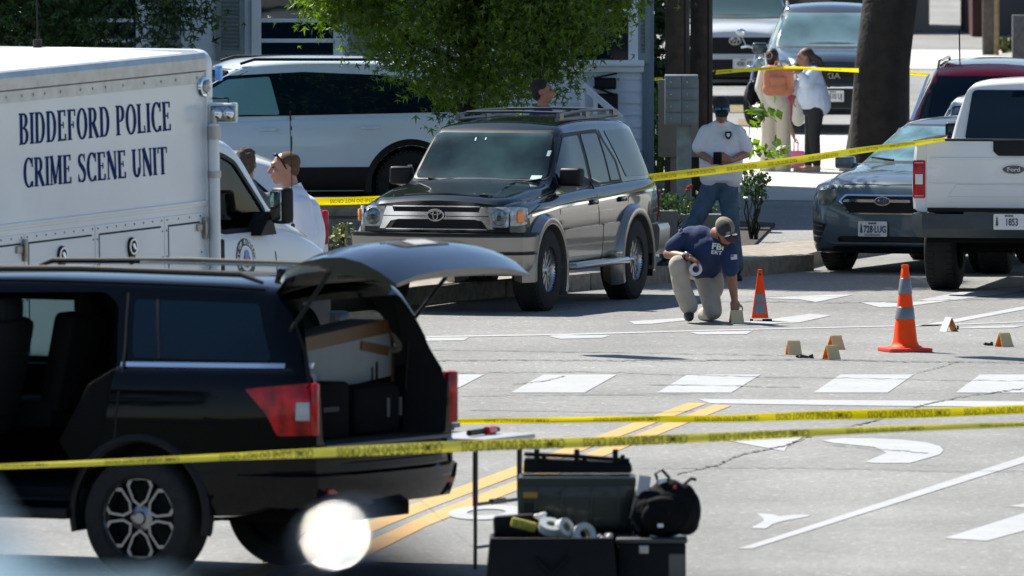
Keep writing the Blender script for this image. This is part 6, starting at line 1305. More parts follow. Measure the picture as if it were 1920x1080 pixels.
# --- kneeling investigator
def kneeling():
    f=Fig('k','man kneeling on the road in navy shirt, khaki trousers and cap, tape roll in hand',1325,603); J=f.J; r=f.root
    hc=J(1357,436,-.34); it,R_,P=head_items(hc,(.42,-.62,-.60),(.15,-.55,.82)); nk=J(1342,437,-.22)
    shl,shr=J(1282,447,-.10),J(1368,472,-.22); ell,elr=J(1252,476,-.12),J(1371,520,-.22); wl,wr=J(1291,482,-.40),J(1377,564,-.16)
    pel=J(1303,497,.12); hl,hr=J(1280,498,.10),J(1320,502,.10); kl,kr=J(1271,497,-.34),J(1337,583,-.12); al,ar=J(1291,583,-.24),J(1322,590,.36)
    body=it+[('c',nk,hc,.06,.058),('c',J(1325,455,-.12),pel,.09,.09),('c',shl,J(1325,454,-.12),.05,.06),('c',shr,J(1325,454,-.12),.05,.06)]+chain([shl,ell,wl],[.058,.047,.032])+chain([shr,elr,wr],[.060,.052,.032])
    body+=chain([hl,kl,al],[.09,.065,.045])+chain([hr,kr,ar],[.09,.065,.045])+hand_items(wl,(.8,-.25,-.45),(-.35,.2,-.9),1,.5,1)+hand_items(wr,(.05,-.1,-1),(-.2,1,0),1,.35,1)
    blob('body',body,M_skint,r,.0095,3)
    NV=cloth('navy_shirt',(.012,.028,.085),.2,6,.5)
    sh=[('c',J(1296,446,-.08),J(1355,456,-.16),.115,.105),('c',J(1312,455,-.08),J(1300,488,.06),.165,.14),('c',J(1345,462,-.16),J(1330,500,-.02),.135,.115),('c',J(1322,470,-.14),J(1318,498,.02),.16,.14),('e',J(1318,504,.04),(.17,.13,.05))]
    sh+=[('c',J(1284,446,-.10),J(1262,463,-.12),.085,.082),('c',J(1364,468,-.20),J(1369,503,-.25),.088,.082)]
    s_=blob('shirt',sh,NV,r,.012,4)
    bv=bvh_of(s_.data)
    def onshirt(txt,px,py,size,sx,tilt,m_,bold=.001,lift_=.006):
        mb=MB(); o0=J(px,py,-2)
        def fn(v):
            c,s=math.cos(tilt),math.sin(tilt); x=v.x*c-v.y*s; z=v.x*s+v.y*c; o=Vector((o0.x+x,-2,o0.z+z)); h=bv.ray_cast(o,Vector((0,1,0)))[0]; return (h if h else Vector((o.x,-.3,o.z)))+Vector((0,-lift_-v.z,0))
        mb.text(txt,None,size,.002,bold,sx,fn=fn); return mb.build('shirt_lettering',m_,s_,recalc=False,sharp=None)
    WL=mat('print_white',(.72,.72,.72),.6); onshirt('FBI',1345,478,.078,1.15,RD(-7),WL,.0022); onshirt('ERT',1342.5,489,.048,1.25,RD(-7),WL,.001)
    for (px,py,a,b_,tl) in((1375,497,.060,.045,RD(3)),(1276,449,.045,.040,RD(-60))):
        m=MB(); c=J(px,py,-2); vs=[]
        def fn(x,z,e):
            cc,ss=math.cos(tl),math.sin(tl); o=Vector((c.x+x*cc-z*ss,-2,c.z+x*ss+z*cc)); h=bv.ray_cast(o,Vector((0,1,0)))[0]; return (h if h else Vector((o.x,-.25,o.z)))+Vector((0,-e,0))
        n=4; m.rings([[fn(-a/2+a*i/n,b_/2,.006),fn(-a/2+a*i/n,-b_/2,.006),fn(-a/2+a*i/n,-b_/2,-.01),fn(-a/2+a*i/n,b_/2,-.01)] for i in range(n+1)]); pt=m.build('flag_patch',mat('patch_pale',(.55,.56,.60),.8),s_)
        m=MB(); m.rings([[fn(-a/2+a*i/n,b_*.46,.009),fn(-a/2+a*i/n,b_*.02,.009),fn(-a/2+a*i/n,b_*.02,.0),fn(-a/2+a*i/n,b_*.46,.0)] for i in range(3)]); m.build('flag_canton',mat('patch_blue',(.14,.17,.30),.8),pt)
    KH=cloth('khaki',(.36,.325,.27),.1,8,.55)
    blob('trousers',[('e',J(1303,500,.10),(.19,.16,.12)),('c',hl,kl,.115,.092),('c',kl,J(1278,540,-.30),.094,.088),('c',J(1278,540,-.30),al+Vector((0,0,.05)),.088,.088),('c',hr,kr,.118,.085),('c',kr,ar,.082,.070),('e',J(1348,532,-.04),(.05,.05,.12)),('e',J(1268,520,-.36),(.05,.05,.10))],KH,r,.013,3)
    B_=mat('boot_black',(.012,.012,.012),.7); shoe(f,r,al,al+Vector((.005,-.13,-.050)),B_,'boot'); shoe(f,r,ar,ar+Vector((-.01,.10,-.03)),B_,'boot')
    C=mat('cap_khaki',(.20,.175,.125),.85); cp=blob('cap',[('e',P(0,-.014,.062),(.088,.110,.080),R_),('e',P(0,-.01,.035),(.087,.106,.04),R_)],C,r,.010,3)
    D=mat('cap_mesh',(.03,.03,.03),.9); m=MB(); m.ell(P(.028,.012,.072),(.068,.090,.073),R_); m.build('cap_mesh',D,cp); m=MB(); m.ell(P(0,.128,.042),(.066,.062,.010),R_); m.build('cap_peak',mat('cap_peak_brown',(.09,.035,.03),.8),cp)
    m=MB(); m.ell(P(.03,.098,.085),(.022,.006,.018),R_); m.build('cap_patch',mat('cap_patch',(.25,.24,.22),.8),cp)
    m=MB(); 
    for s in(-1,1): m.ell(P(s*.036,.108,.062),(.030,.012,.014),R_)
    m.build('sunglasses',M_chrome,r)
    blob('beard',[('e',P(0,.045,-.078),(.056,.052,.038),R_),('e',P(.04,.02,-.045),(.03,.04,.04),R_),('e',P(-.04,.02,-.045),(.03,.04,.04),R_)],mat('beard_brown',(.035,.018,.010),.95),r,.008,2)
    m=MB(); m.lathe([(.038,-.02),(.042,-.018),(.042,.018),(.038,.02)],c=wl.lerp(ell,.12),ax=(wl-ell),n=18); w_=m.build('watch',M_trim,r); m=MB(); m.ell(wl.lerp(ell,.12)+Vector((0,-.03,.03)),(.022,.018,.018)); m.build('watch_face',M_steel,w_)
    # tape roll in the hand
    t=thing('tape_roll','roll of white tape hanging from the kneeling man hand','tape roll',r.location+J(1303,505,-.44)); m=MB(); m.lathe([(.034,-.02),(.058,-.02),(.058,.02),(.034,.02),(.034,-.02)],ax=(.15,-1,.15),n=32,cap=False); m.build('roll',mat('tape_white',(.55,.56,.58),.5),t)
    m=MB(); m.lathe([(.031,-.019),(.034,-.019),(.034,.019),(.031,.019),(.031,-.019)],ax=(.15,-1,.15),n=28,cap=False); m.build('core',mat('core_card',(.3,.25,.18),.8),t)
kneeling()
# --- man in white shirt behind the cab, facing left
def shirt_man():
    f=Fig('w','fair haired man in white shirt, sunglasses on his head, facing left by the truck',566,722); f.s=f.s; J=f.J; r=f.root; k=1.12
    hc=J(533,316,0); it,R_,P=head_items(hc,(-1,-.12,-.05),(-.05,0,1),k*1.02); nk=J(549,362,.02)
    pel=J(568,505,.02); body=it+[('c',nk,hc+Vector((.03,0,-.03)),.068,.062),('c',J(562,395,.02),pel,.09,.09)]
    sn,sf=J(566,385,-.17),J(556,383,.20); en,ef=J(580,452,-.20),J(545,450,.22); wn,wf=J(548,490,-.30),J(512,470,.10)
    hn,hf=J(566,520,-.09),J(568,520,.10); kn,kf=J(562,605,-.10),J(572,605,.10); an,af=J(566,702,-.10),J(578,702,.10)
    body+=chain([sn,en,wn],[.06,.05,.033])+chain([sf,ef,wf],[.06,.05,.033])+chain([hn,kn,an],[.095,.065,.045])+chain([hf,kf,af],[.095,.065,.045])+hand_items(wn,(-1,-.1,.1),(0,0,-1),1,.4,1)+hand_items(wf,(-1,-.1,.1),(0,0,-1),1,.4,-1)
    blob('body',body,M_skin,r,.0105,3)
    WS=cloth('dress_shirt',(.66,.70,.78),.05,4,.5); s_=blob('shirt',[('e',J(552,362,.02),(.10,.11,.06)),('c',J(556,370,-.06),J(556,370,.10),.10,.10),('c',J(560,390,-.08),J(560,388,.12),.125,.125),('c',J(564,400,.02),J(568,500,.02),.175,.17),('e',J(574,440,.02),(.165,.19,.28)),('c',sn,en,.085,.08),('c',en,wn,.078,.06),('c',sf,ef,.085,.08),('c',ef,wf,.075,.06)],WS,r,.013,4)
    m=MB(); m.lathe([(.085,-.02),(.078,.03),(.074,.03),(.080,-.02)],c=J(550,354,.02),ax=(-.35,0,1),n=24,cap=False); m.build('collar',WS,s_)
    blob('trousers',[('e',J(568,520,.0),(.15,.19,.12))]+chain([hn,kn,an],[.12,.09,.075])+chain([hf,kf,af],[.12,.09,.075]),cloth('dark_trousers',(.02,.022,.03)),r,.014,3)
    for a in(an,af): shoe(f,r,a,a+Vector((-.16,0,-.06)),M_black)
    kk=k*1.02; blob('hair',[('e',P(0,-.032,.048),(.080*kk,.094*kk,.080*kk),R_),('e',P(0,-.060,.01),(.072*kk,.055*kk,.075*kk),R_)],mat('hair_sandy',(.085,.048,.024),.9,var=.3,scale=40),r,.009,2)
    eyes(r,P,kk); m=MB(); m.tube([P(.084,-.01,.0),P(.080,.030,.075),P(.05,.055,.112),P(-.05,.055,.112),P(-.080,.030,.075),P(-.084,-.01,.0)],.0065*kk); m.ell(P(.042,.062,.106),(.032,.012,.014),R_); m.ell(P(-.042,.062,.106),(.032,.012,.014),R_); m.build('sunglasses',M_black,r)
shirt_man()
def dark_head(px,py,ay,label,hair,shirt,fd,hr=.095,torso=True):
    f=Fig('d',label,px,ay); J=f.J; r=f.root; hc=J(px,py,0); it,R_,P=head_items(hc,fd,(0,0,1)); z=hc.z
    def V(x,y,zz): return Vector((hc.x+x,y,zz))
    body=it+[('c',V(0,0,z-.2),hc,.058,.055),('c',V(0,0,z-.38),V(0,0,.98),.09,.09)]
    for s in(-1,1): body+=chain([V(s*.19,0,z-.30),V(s*.25,.03,z-.60),V(s*.22,-.10,z-.85)],[.055,.045,.03])+hand_items(V(s*.22,-.10,z-.85),(0,-.3,-1),(-s,0,0),1,.4,s)+chain([V(s*.09,0,.95),V(s*.1,-.02,.50),V(s*.1,0,.09)],[.09,.065,.045])
    blob('body',body,M_skint,r,.011,3); blob('shirt',[('e',V(0,.01,z-.168),(.088,.085,.05)),('c',V(-.05,0,z-.27),V(.05,0,z-.27),.10,.10),('c',V(-.08,0,z-.34),V(.08,0,z-.34),.12,.12),('c',V(0,0,z-.42),V(0,0,.95),.18,.165)]+[('c',V(s*.19,0,z-.31),V(s*.245,.02,z-.55),.08,.075) for s in(-1,1)],shirt,r,.013,4)
    blob('trousers',[('e',V(0,0,.93),(.17,.13,.12))]+sum([chain([V(s*.09,0,.92),V(s*.1,-.02,.5),V(s*.1,0,.1)],[.11,.08,.075]) for s in(-1,1)],[]),cloth('dark_trousers',(.02,.022,.03)),r,.014,3)
    for s in(-1,1): shoe(f,r,V(s*.1,0,.09),V(s*.1,-.15,.04),M_black)
    hm=mat('hair_'+hair[0],hair[1],.95,var=.4,scale=50,bump=.6,bscale=60); it=[('e',P(0,-.028,.045),(.084,.100,.088),R_),('e',P(0,-.052,.0),(.082,.064,.09),R_)]
    if hair[0]=='spiky':
        rr=random.Random(3)
        for i in range(70): a=rr.uniform(0,2*PI); q=rr.uniform(0,.9); v=Vector((math.cos(a)*q*.08,math.sin(a)*q*.095-.02,.045+.085*math.sqrt(1-q*q))); it.append(('c',P(*v),P(v.x*1.10,v.y*1.10,v.z*1.0+.014),.016,.009))
    blob('hair',it,hm,r,.009,1); eyes(r,P); return r,P,R_,J
dark_head(1018,172,524,'dark haired man in a navy shirt behind the dark green SUV roof, under the tree',('dark',(.018,.014,.012)),MATS['navy_shirt'],(.95,-.15,.05))
dark_head(463,308,702,'man with spiky grey brown hair behind the truck cab, facing away',('spiky',(.06,.045,.033)),cloth('grey_shirt',(.10,.11,.12)),(.2,1,0))
# --- the two women and the child
def women():
    f=Fig('a','woman in cream top and trousers wearing a peach backpack, back turned',1455,322); J=f.J; r=f.root; hc=J(1449,108,0); it,R_,P=head_items(hc,(.45,.85,0),(0,0,1),.95); y0=0
    shl,shr=J(1432,134,0),J(1478,136,0); ell,elr=J(1425,166,-.03),J(1487,162,.10); wl,wr=J(1434,188,.10),J(1489,140,.28); hl,hr=J(1442,196,0),J(1466,196,0); kl,kr=J(1441,250,0),J(1468,250,0); al,ar=J(1440,311,0),J(1466,314,0)
    body=it+[('c',J(1452,132),hc,.05,.048),('c',J(1455,146),J(1454,190),.08,.08)]+chain([shl,ell,wl],[.046,.04,.026])+chain([shr,elr,wr],[.046,.04,.026])+chain([hl,kl,al],[.085,.06,.04])+chain([hr,kr,ar],[.085,.06,.04])+hand_items(wl,(.3,.2,-1),(1,0,0),.92)+hand_items(wr,(.8,.3,.3),(0,0,-1),.92)
    blob('body',body,M_skint,r,.011,3); CR=cloth('cream_top',(.52,.49,.43),.06); BG=cloth('beige_trousers',(.50,.44,.34),.08,5)
    blob('top',[('c',J(1436,138),J(1474,140),.07,.07),('c',J(1455,146),J(1454,190),.145,.15),('c',shl,ell,.068,.07),('c',ell,wl,.065,.055),('c',shr,elr,.068,.066),('c',elr,wr,.06,.05)],CR,r,.013,4)
    blob('trousers',[('e',J(1454,193),(.165,.13,.12)),('c',hl,kl,.105,.095),('c',kl,al,.095,.115),('c',hr,kr,.105,.098),('c',kr,ar,.098,.12)],BG,r,.013,3)
    for a in(al,ar): shoe(f,r,a,a+Vector((.0,.14,-.05)),CR)
    H=mat('hair_black',(.014,.010,.009),.6,var=.4,scale=30); blob('hair',[('e',P(0,-.025,.035),(.080,.098,.088),R_),('e',P(0,-.09,.03),(.05,.045,.05),R_),('e',P(0,-.06,-.04),(.06,.045,.06),R_)],H,r,.010,2)
    m=MB(); m.lathe([(.030,-.012),(.046,-.012),(.046,.012),(.030,.012),(.030,-.012)],c=P(0,-.105,.03),ax=R_@Vector((0,1,0)),n=20,cap=False); m.build('scrunchie',mat('scrunchie',(.45,.28,.25),.8),r)
    # backpack
    b=thing('backpack','peach orange backpack worn by the woman in cream','backpack',r.location+J(1458,152,-.20)); PB=cloth('peach_canvas',(.42,.155,.085),.12,6,.5); s=1
    blob('bag_body',[('c',Vector((-.10,0,.12)),Vector((.11,0,.12)),.075,.075),('c',Vector((-.11,0,-.10)),Vector((.12,0,-.10)),.085,.085),('c',Vector((-.10,0,.1)),Vector((-.10,0,-.1)),.082,.085),('c',Vector((.11,0,.1)),Vector((.115,0,-.1)),.082,.085),('e',Vector((0,0,0)),(.17,.09,.17))],PB,b,.011,3)
    blob('front_pocket',[('c',Vector((-.06,-.085,-.09)),Vector((.06,-.085,-.09)),.05,.05),('c',Vector((-.06,-.08,.02)),Vector((.06,-.08,.02)),.045,.045),('e',Vector((0,-.08,-.04)),(.10,.045,.10))],PB,b,.011,2)
    m=MB(); m.tube([(-.04,0,.19),(-.03,0,.235),(.03,0,.235),(.04,0,.19)],.010); m.build('top_handle',PB,b); m=MB(); 
    for x in(-.10,.11): m.tube([(x,.03,.17),(x*1.1,.15,.18),(x*1.1,.30,.10)],.02)
    m.build('straps',mat('strap_pink',(.40,.20,.15),.9),b)
    # second woman
    f=Fig('b','woman with long dark ponytail, loose pale blue shirt and black leggings',1522,323); J=f.J; r=f.root; hc=J(1509,108,0); it,R_,P=head_items(hc,(-1,-.1,-.15),(-.1,0,1),.95)
    body=it+[('c',J(1519,130),hc,.048,.046),('c',J(1524,148),J(1528,200),.08,.08)]
    sn,sf=J(1526,134,-.14),J(1520,134,.16); en,ef=J(1511,158,-.20),J(1500,160,.22); wn,wf=J(1499,136,-.28),J(1490,180,.20); hn,hf=J(1530,205,-.07),J(1524,205,.09); kn,kf=J(1526,255,-.08),J(1520,255,.10); an,af=J(1531,312,-.08),J(1516,311,.12)
    body+=chain([sn,en,wn],[.046,.04,.026])+chain([sf,ef,wf],[.046,.04,.026])+chain([hn,kn,an],[.085,.06,.036])+chain([hf,kf,af],[.085,.06,.036])+hand_items(wn,(-.6,0,.5),(-.3,.8,0),.92,.6)+hand_items(wf,(-.2,0,-1),(1,0,0),.92,.6)
    blob('body',body,M_skint,r,.011,3); SB=cloth('pale_blue_shirt',(.52,.60,.72),.06,5,.6)
    blob('shirt',[('e',J(1519,128),(.08,.09,.04)),('c',J(1522,138,-.06),J(1520,138,.08),.10,.10),('c',J(1524,148),J(1532,195),.145,.175),('e',J(1522,178,-.05),(.19,.16,.20)),('e',J(1530,200),(.19,.17,.06)),('c',sn,en,.075,.085),('c',en,en.lerp(wn,.75),.07,.055),('c',sf,ef,.075,.08),('c',ef,ef.lerp(wf,.6),.07,.06)],SB,r,.013,4)
    blob('leggings',[('e',J(1527,205),(.14,.15,.11))]+chain([hn,kn,an+Vector((0,0,.03))],[.105,.075,.052])+chain([hf,kf,af+Vector((0,0,.03))],[.105,.075,.052]),mat('leggings_black',(.010,.010,.012),.8),r,.012,3)
    SN=mat('sandal_tan',(.30,.19,.12),.7); shoe(f,r,an,an+Vector((-.15,-.02,-.055)),SN,'sandal'); shoe(f,r,af,af+Vector((-.15,0,-.05)),SN,'sandal')
    HB=mat('hair_brown',(.035,.018,.011),.6,var=.4,scale=30); blob('hair',[('e',P(0,-.028,.040),(.079,.096,.085),R_),('e',P(0,-.075,.0),(.06,.05,.07),R_)]+chain([J(1522,105,-.02),J(1534,112,-.04),J(1544,130,-.05),J(1550,148,-.05),J(1554,162,-.05)],[.05,.045,.036,.03,.02]),HB,r,.010,2); eyes(r,P,.95)
    # child between them
    f=Fig('c','small child in a pink top half hidden between the two women',1466,317); J=f.J; r=f.root; f.root.location.y+=.35; z=lambda v:v
    hc=Vector((.03,0,1.10)); it,R_,P=head_items(hc,(.3,-1,0),(0,0,1),.88)
    sh=Vector((.09,0,.90)); el=J(1479,225,-.05); wr=J(1489,258,-.10)
    body=it+[('c',Vector((.03,0,.95)),hc,.04,.04),('c',Vector((.03,0,.86)),Vector((.0,0,.6)),.09,.09)]+chain([sh,el,wr],[.036,.032,.022])+chain([Vector((-.05,0,.9)),Vector((-.10,0,.7)),Vector((-.10,-.05,.55))],[.036,.03,.022])+hand_items(wr,(.3,-.1,-1),(1,0,0),.75,.7)
    for s in(-1,1): body+=chain([Vector((s*.05,0,.56)),Vector((s*.05,0,.3)),Vector((s*.05,0,.06))],[.06,.045,.03])
    blob('body',body,M_skint,r,.009,3); PK=cloth('pink_top',(.55,.06,.16),.1); blob('top',[('c',Vector((-.03,0,.86)),Vector((.09,0,.86)),.075,.075),('c',Vector((.03,0,.84)),Vector((0,0,.62)),.11,.115),('c',sh,el,.05,.046)],PK,r,.011,3)
    blob('shorts',[('e',Vector((0,0,.56)),(.12,.10,.08))]+[('c',Vector((s*.05,0,.55)),Vector((s*.055,0,.28)),.075,.06) for s in(-1,1)],cloth('mint_cloth',(.25,.48,.42),.1),r,.011,3)
    for s in(-1,1): shoe(f,r,Vector((s*.05,0,.06)),Vector((s*.05,-.09,.035)),M_white)
    blob('hair',[('e',P(0,-.025,.04),(.074,.09,.08),R_)],MATS['hair_brown'],r,.010,2)
    q=r.location+J(1494,299,-.12); b=thing('pink_case','bright pink carry box with a handle hanging from the child hand','box',(q.x,q.y,q.z)); m=MB(); m.box((0,0,-.02),(.20,.12,.23)); m.build('box_body',mat('pink_plastic',(.62,.12,.28),.4),b,bevel=.02); m=MB(); m.tube([(-.03,0,.095),(-.03,0,.20),(.0,0,.25),(.02,0,.20),(.02,0,.095)],.007); m.build('carry_handle',MATS['pink_plastic'],b)
    g=Fig('t','x',1466,317); q=g.root.location+g.J(1494,205,.22); bpy.data.objects.remove(g.root); b=thing('tote_bag','off white cloth bag hanging between the two women','bag',(q.x,q.y,q.z)); blob('bag_body',[('c',Vector((0,0,.12)),Vector((.02,0,-.08)),.045,.075),('e',Vector((.02,0,-.11)),(.08,.06,.10))],cloth('offwhite',(.50,.48,.44)),b,.011,3); m=MB(); m.tube([(-.02,0,.14),(-.01,0,.26),(.03,0,.14)],.007); m.build('bag_handle',MATS['offwhite'],b)
women()
def tapemat(n_,c,tr=.45):
    m=bpy.data.materials.new(n_); m.use_nodes=True; n=m.node_tree.nodes; l=m.node_tree.links; b=n['Principled BSDF']; b.inputs['Base Color'].default_value=(*c,1); b.inputs['Roughness'].default_value=.35; t=n.new('ShaderNodeBsdfTranslucent'); t.inputs[0].default_value=(*c,1); x=n.new('ShaderNodeMixShader'); x.inputs[0].default_value=tr; l.new(b.outputs[0],x.inputs[1]); l.new(t.outputs[0],x.inputs[2]); l.new(x.outputs[0],n['Material Output'].inputs[0]); return m
# ================================================================ CONES, MARKERS, TAPE, TABLE, CASES
M_or=mat('cone_orange',(.95,.075,.004),.55,spec=.2,var=.08,scale=6); M_rs=mat('cone_reflective',(.20,.205,.215),.35,.3,var=.12,scale=8)
def cones():
    g=G(1697,659); s=SP(g.y); t=thing('traffic_cone','tall orange traffic cone with two grey reflective bands on a flat base','cone',g)
    H=163/s; 
    def R_(z): return .118-.090*(z/H) 
    m=MB(); m.prism(rpoly([(-.20,-.20),(.20,-.20),(.20,.20),(-.20,.20)],.05),0,.035,'z'); mm=m; m.M=Matrix(); ob=m.build('base',mat('cone_base',(.75,.035,.012),.5),t,bevel=.008); ob.rotation_euler=(0,0,.30)
    m=MB(); m.lathe([(.155,.03),(.150,.045),(.125,.055)]+[(R_(z),z) for z in(.09,.30,.5,H-.03)]+[(.030,H-.028),(.034,H-.02),(.030,H),(.022,H)],n=40); m.build('cone_body',M_or,t,sharp=50)
    for y0,y1 in((521,551),(575,598)):
        z1,z0=(659-y0)/s,(659-y1)/s; m=MB(); m.lathe([(R_(z0)+.001,z0),(R_(z0)+.005,z0+.004),(R_(z1)+.005,z1-.004),(R_(z1)+.001,z1)],n=40); m.build('reflective_band',M_rs,t,sharp=50)
    g=G(1425,602); s=SP(g.y); t=thing('folding_cone','slim four sided folding orange cone with a grey panel beside the kneeling man','cone',g); H=97/s; a=.082; b_=.017
    m=MB(); q=lambda z,o=0: (a+(b_-a)*z/H+o)
    m.rings([[(-q(z),-q(z),z),(q(z),-q(z),z),(q(z),q(z),z),(-q(z),q(z),z)] for z in(.03,H)]); ob=m.build('cone_body',M_or,t,bevel=.004)
    z0,z1=.075,.255; m=MB(); 
    for (p,q2) in(((-1,-1),(1,-1)),((1,-1),(1,1))): 
        w0,w1=q(z0)*.82,q(z1)*.82
        if p[1]==q2[1]: m.rings([[(-w0,-q(z0)-.003,z0),(w0,-q(z0)-.003,z0),(w1,-q(z1)-.003,z1),(-w1,-q(z1)-.003,z1)],[(-w0,-q(z0)+.003,z0),(w0,-q(z0)+.003,z0),(w1,-q(z1)+.003,z1),(-w1,-q(z1)+.003,z1)]])
    m.build('grey_panel',M_rs,t); m=MB(); m.box((0,-q(.165)-.004,.165),(.07,.004,.010)); m.build('panel_strap',M_or,t)
    m=MB(); m.cyl((0,-.023,H-.045),(0,-.030,H-.045),.008); m.build('eyelet',M_black,t)
    m=MB(); m.box((.065,-.08,.012),(.09,.05,.024)); m.box((-.08,-.08,.012),(.03,.03,.024)); m.build('foot',M_black,t,bevel=.004)
cones()
def markers():
    A=None; Y=bpy.data.materials.new('marker_yellow'); Y.use_nodes=True; n=Y.node_tree.nodes; l=Y.node_tree.links; b=n['Principled BSDF']; b.inputs['Base Color'].default_value=(.80,.36,.01,1); b.inputs['Roughness'].default_value=.5; tr=n.new('ShaderNodeBsdfTranslucent'); tr.inputs[0].default_value=(.95,.42,.01,1); mx=n.new('ShaderNodeMixShader'); mx.inputs[0].default_value=.45; l.new(b.outputs[0],mx.inputs[1]); l.new(tr.outputs[0],mx.inputs[2]); l.new(mx.outputs[0],n['Material Output'].inputs[0])
    A=tapemat('marker_pale',(.84,.74,.42),.42)  # pale outside, orange inside: the panels' shaded and backlit sides painted in
    # heading: direction the right panel faces
    spec=[(1488,665,-78,'evidence marker tent furthest left, showing its beige face'),(1567,655,-58,'evidence marker tent behind another one, beige face to the right'),(1559,674,-62,'evidence marker tent in front of another, nearest the dark debris'),(1779,621,28,'evidence marker tent with its white panel in full sun beyond the tall cone'),(1883,650,-58,'evidence marker tent at the right with a dark object beside it'),(1381,607,-80,'evidence marker tent under the kneeling man hand')]
    for px,py,a,lab in spec:
        g=G(px,py); t=thing('evidence_marker',lab,'evidence marker',g,RD(a),'evidence markers on the road')
        h,w_,sp=.125,.062,.062; th=.0035
        for s in(1,-1):
            m=MB(); m.rings([[(s*sp,-w_,0),(s*sp,w_,0),(s*.004,w_*.9,h),(s*.004,-w_*.9,h)],[(s*(sp-th),-w_,0),(s*(sp-th),w_,0),(s*.001,w_*.9,h-.002),(s*.001,-w_*.9,h-.002)]]); m.build('outer_panel',A if px!=1779 else mat('marker_white',(.62,.62,.58),.6),t)  # one marker's panels painted white as in full sun
            m=MB(); m.rings([[(s*(sp-th-.001),-w_,0),(s*(sp-th-.001),w_,0),(s*.0005,w_*.9,h-.006),(s*.0005,-w_*.9,h-.006)],[(s*(sp-th-.003),-w_,0),(s*(sp-th-.003),w_,0),(s*.0002,w_*.9,h-.010),(s*.0002,-w_*.9,h-.010)]]); m.build('inner_panel',Y,t)
    for i,(px,py,sx,lab) in enumerate(((1513,672,.075,'longer dark metal piece beside the nearest pair of markers'),(1498,671,.03,'small dark scrap left of the longer dark piece'),(1854,648,.05,'small dark object left of the right hand marker'),(1796,618,.012,'tiny dark upright casing beside the sunlit marker'),(1690,626,.012,'tiny dark fragment behind the tall cone'))):
        g=G(px,py); t=thing('debris',lab,'debris',g); m=MB(); 
        if i==3: m.cyl((0,0,0),(0,0,.035),.009)
        else: m.box((0,0,.012),(sx*1.6,.04,.022),Matrix.Rotation(.15,3,'Y')); m.box((sx*.5,.0,.024),(sx*.5,.03,.02),Matrix.Rotation(-.3,3,'Y')); m.ell((-sx*.6,0,.015),(sx*.4,.02,.012))
        m.build('piece',M_trim,t,bevel=.003)
markers()
# --- barrier tape: twisted ribbon with lettering, strung through points
def tape(label,pts,w_,tilt,txt,step,col,size=.05,wv=.0,sx=.8,start=.2,name='police_tape'):
    P=[W(px,py,d) for px,py,d in pts]; L=[0]
    for a,b in zip(P,P[1:]): L.append(L[-1]+(b-a).length)
    fx=pch([(L[i],P[i].x) for i in range(len(P))]); fy=pch([(L[i],P[i].y) for i in range(len(P))]); fz=pch([(L[i],P[i].z) for i in range(len(P))]); tot=L[-1]; W_=lin([(L[i],(w_[i] if isinstance(w_,(list,tuple)) else w_)) for i in range(len(P))])
    t=thing(name,label,'barrier tape',P[0],0,'yellow barrier tape'); o0=P[0]
    def fr(u):
        c=Vector((fx(u),fy(u),fz(u))); ti=tilt+.35*math.sin(u*1.3+w_[0] if isinstance(w_,(list,tuple)) else u*1.3)*wv; up=Vector((0,math.sin(ti),math.cos(ti))); return c-o0,up
    def F(u,v,e=0): c,up=fr(max(0,min(tot,u))); n=Vector((0,-up.z,up.y)); ww=W_(u); return c+up*(v*ww/2+.0)+n*(e+.006*math.sin(u*3.1)*(1-abs(v)))
    N=max(30,int(tot/.08)); m=MB(); rs=[]
    for i in range(N+1):
        u=tot*i/N; rs.append([F(u,v,.0009) for v in(-1,-.5,0,.5,1)]+[F(u,v,-.0009) for v in(1,.5,0,-.5,-1)])
    m.rings(rs); m.build('ribbon',col,t,sharp=60)
    u=start; ww=W_(0)
    def fn_at(u0,k): return lambda v: F(u0-v.x,-(v.y)/(ww/2)*k,.004)
    while u<tot:
        wl=W_(u); m=MB(); m.text(txt,None,size*min(1,wl/.06),.0004,.0001,sx,fn=fn_at(u,1.0),res=2); m.build('tape_lettering',mat('tape_ink',(.14,.11,.01),.6),t,recalc=False,sharp=None,weld=False); u+=step
    return t
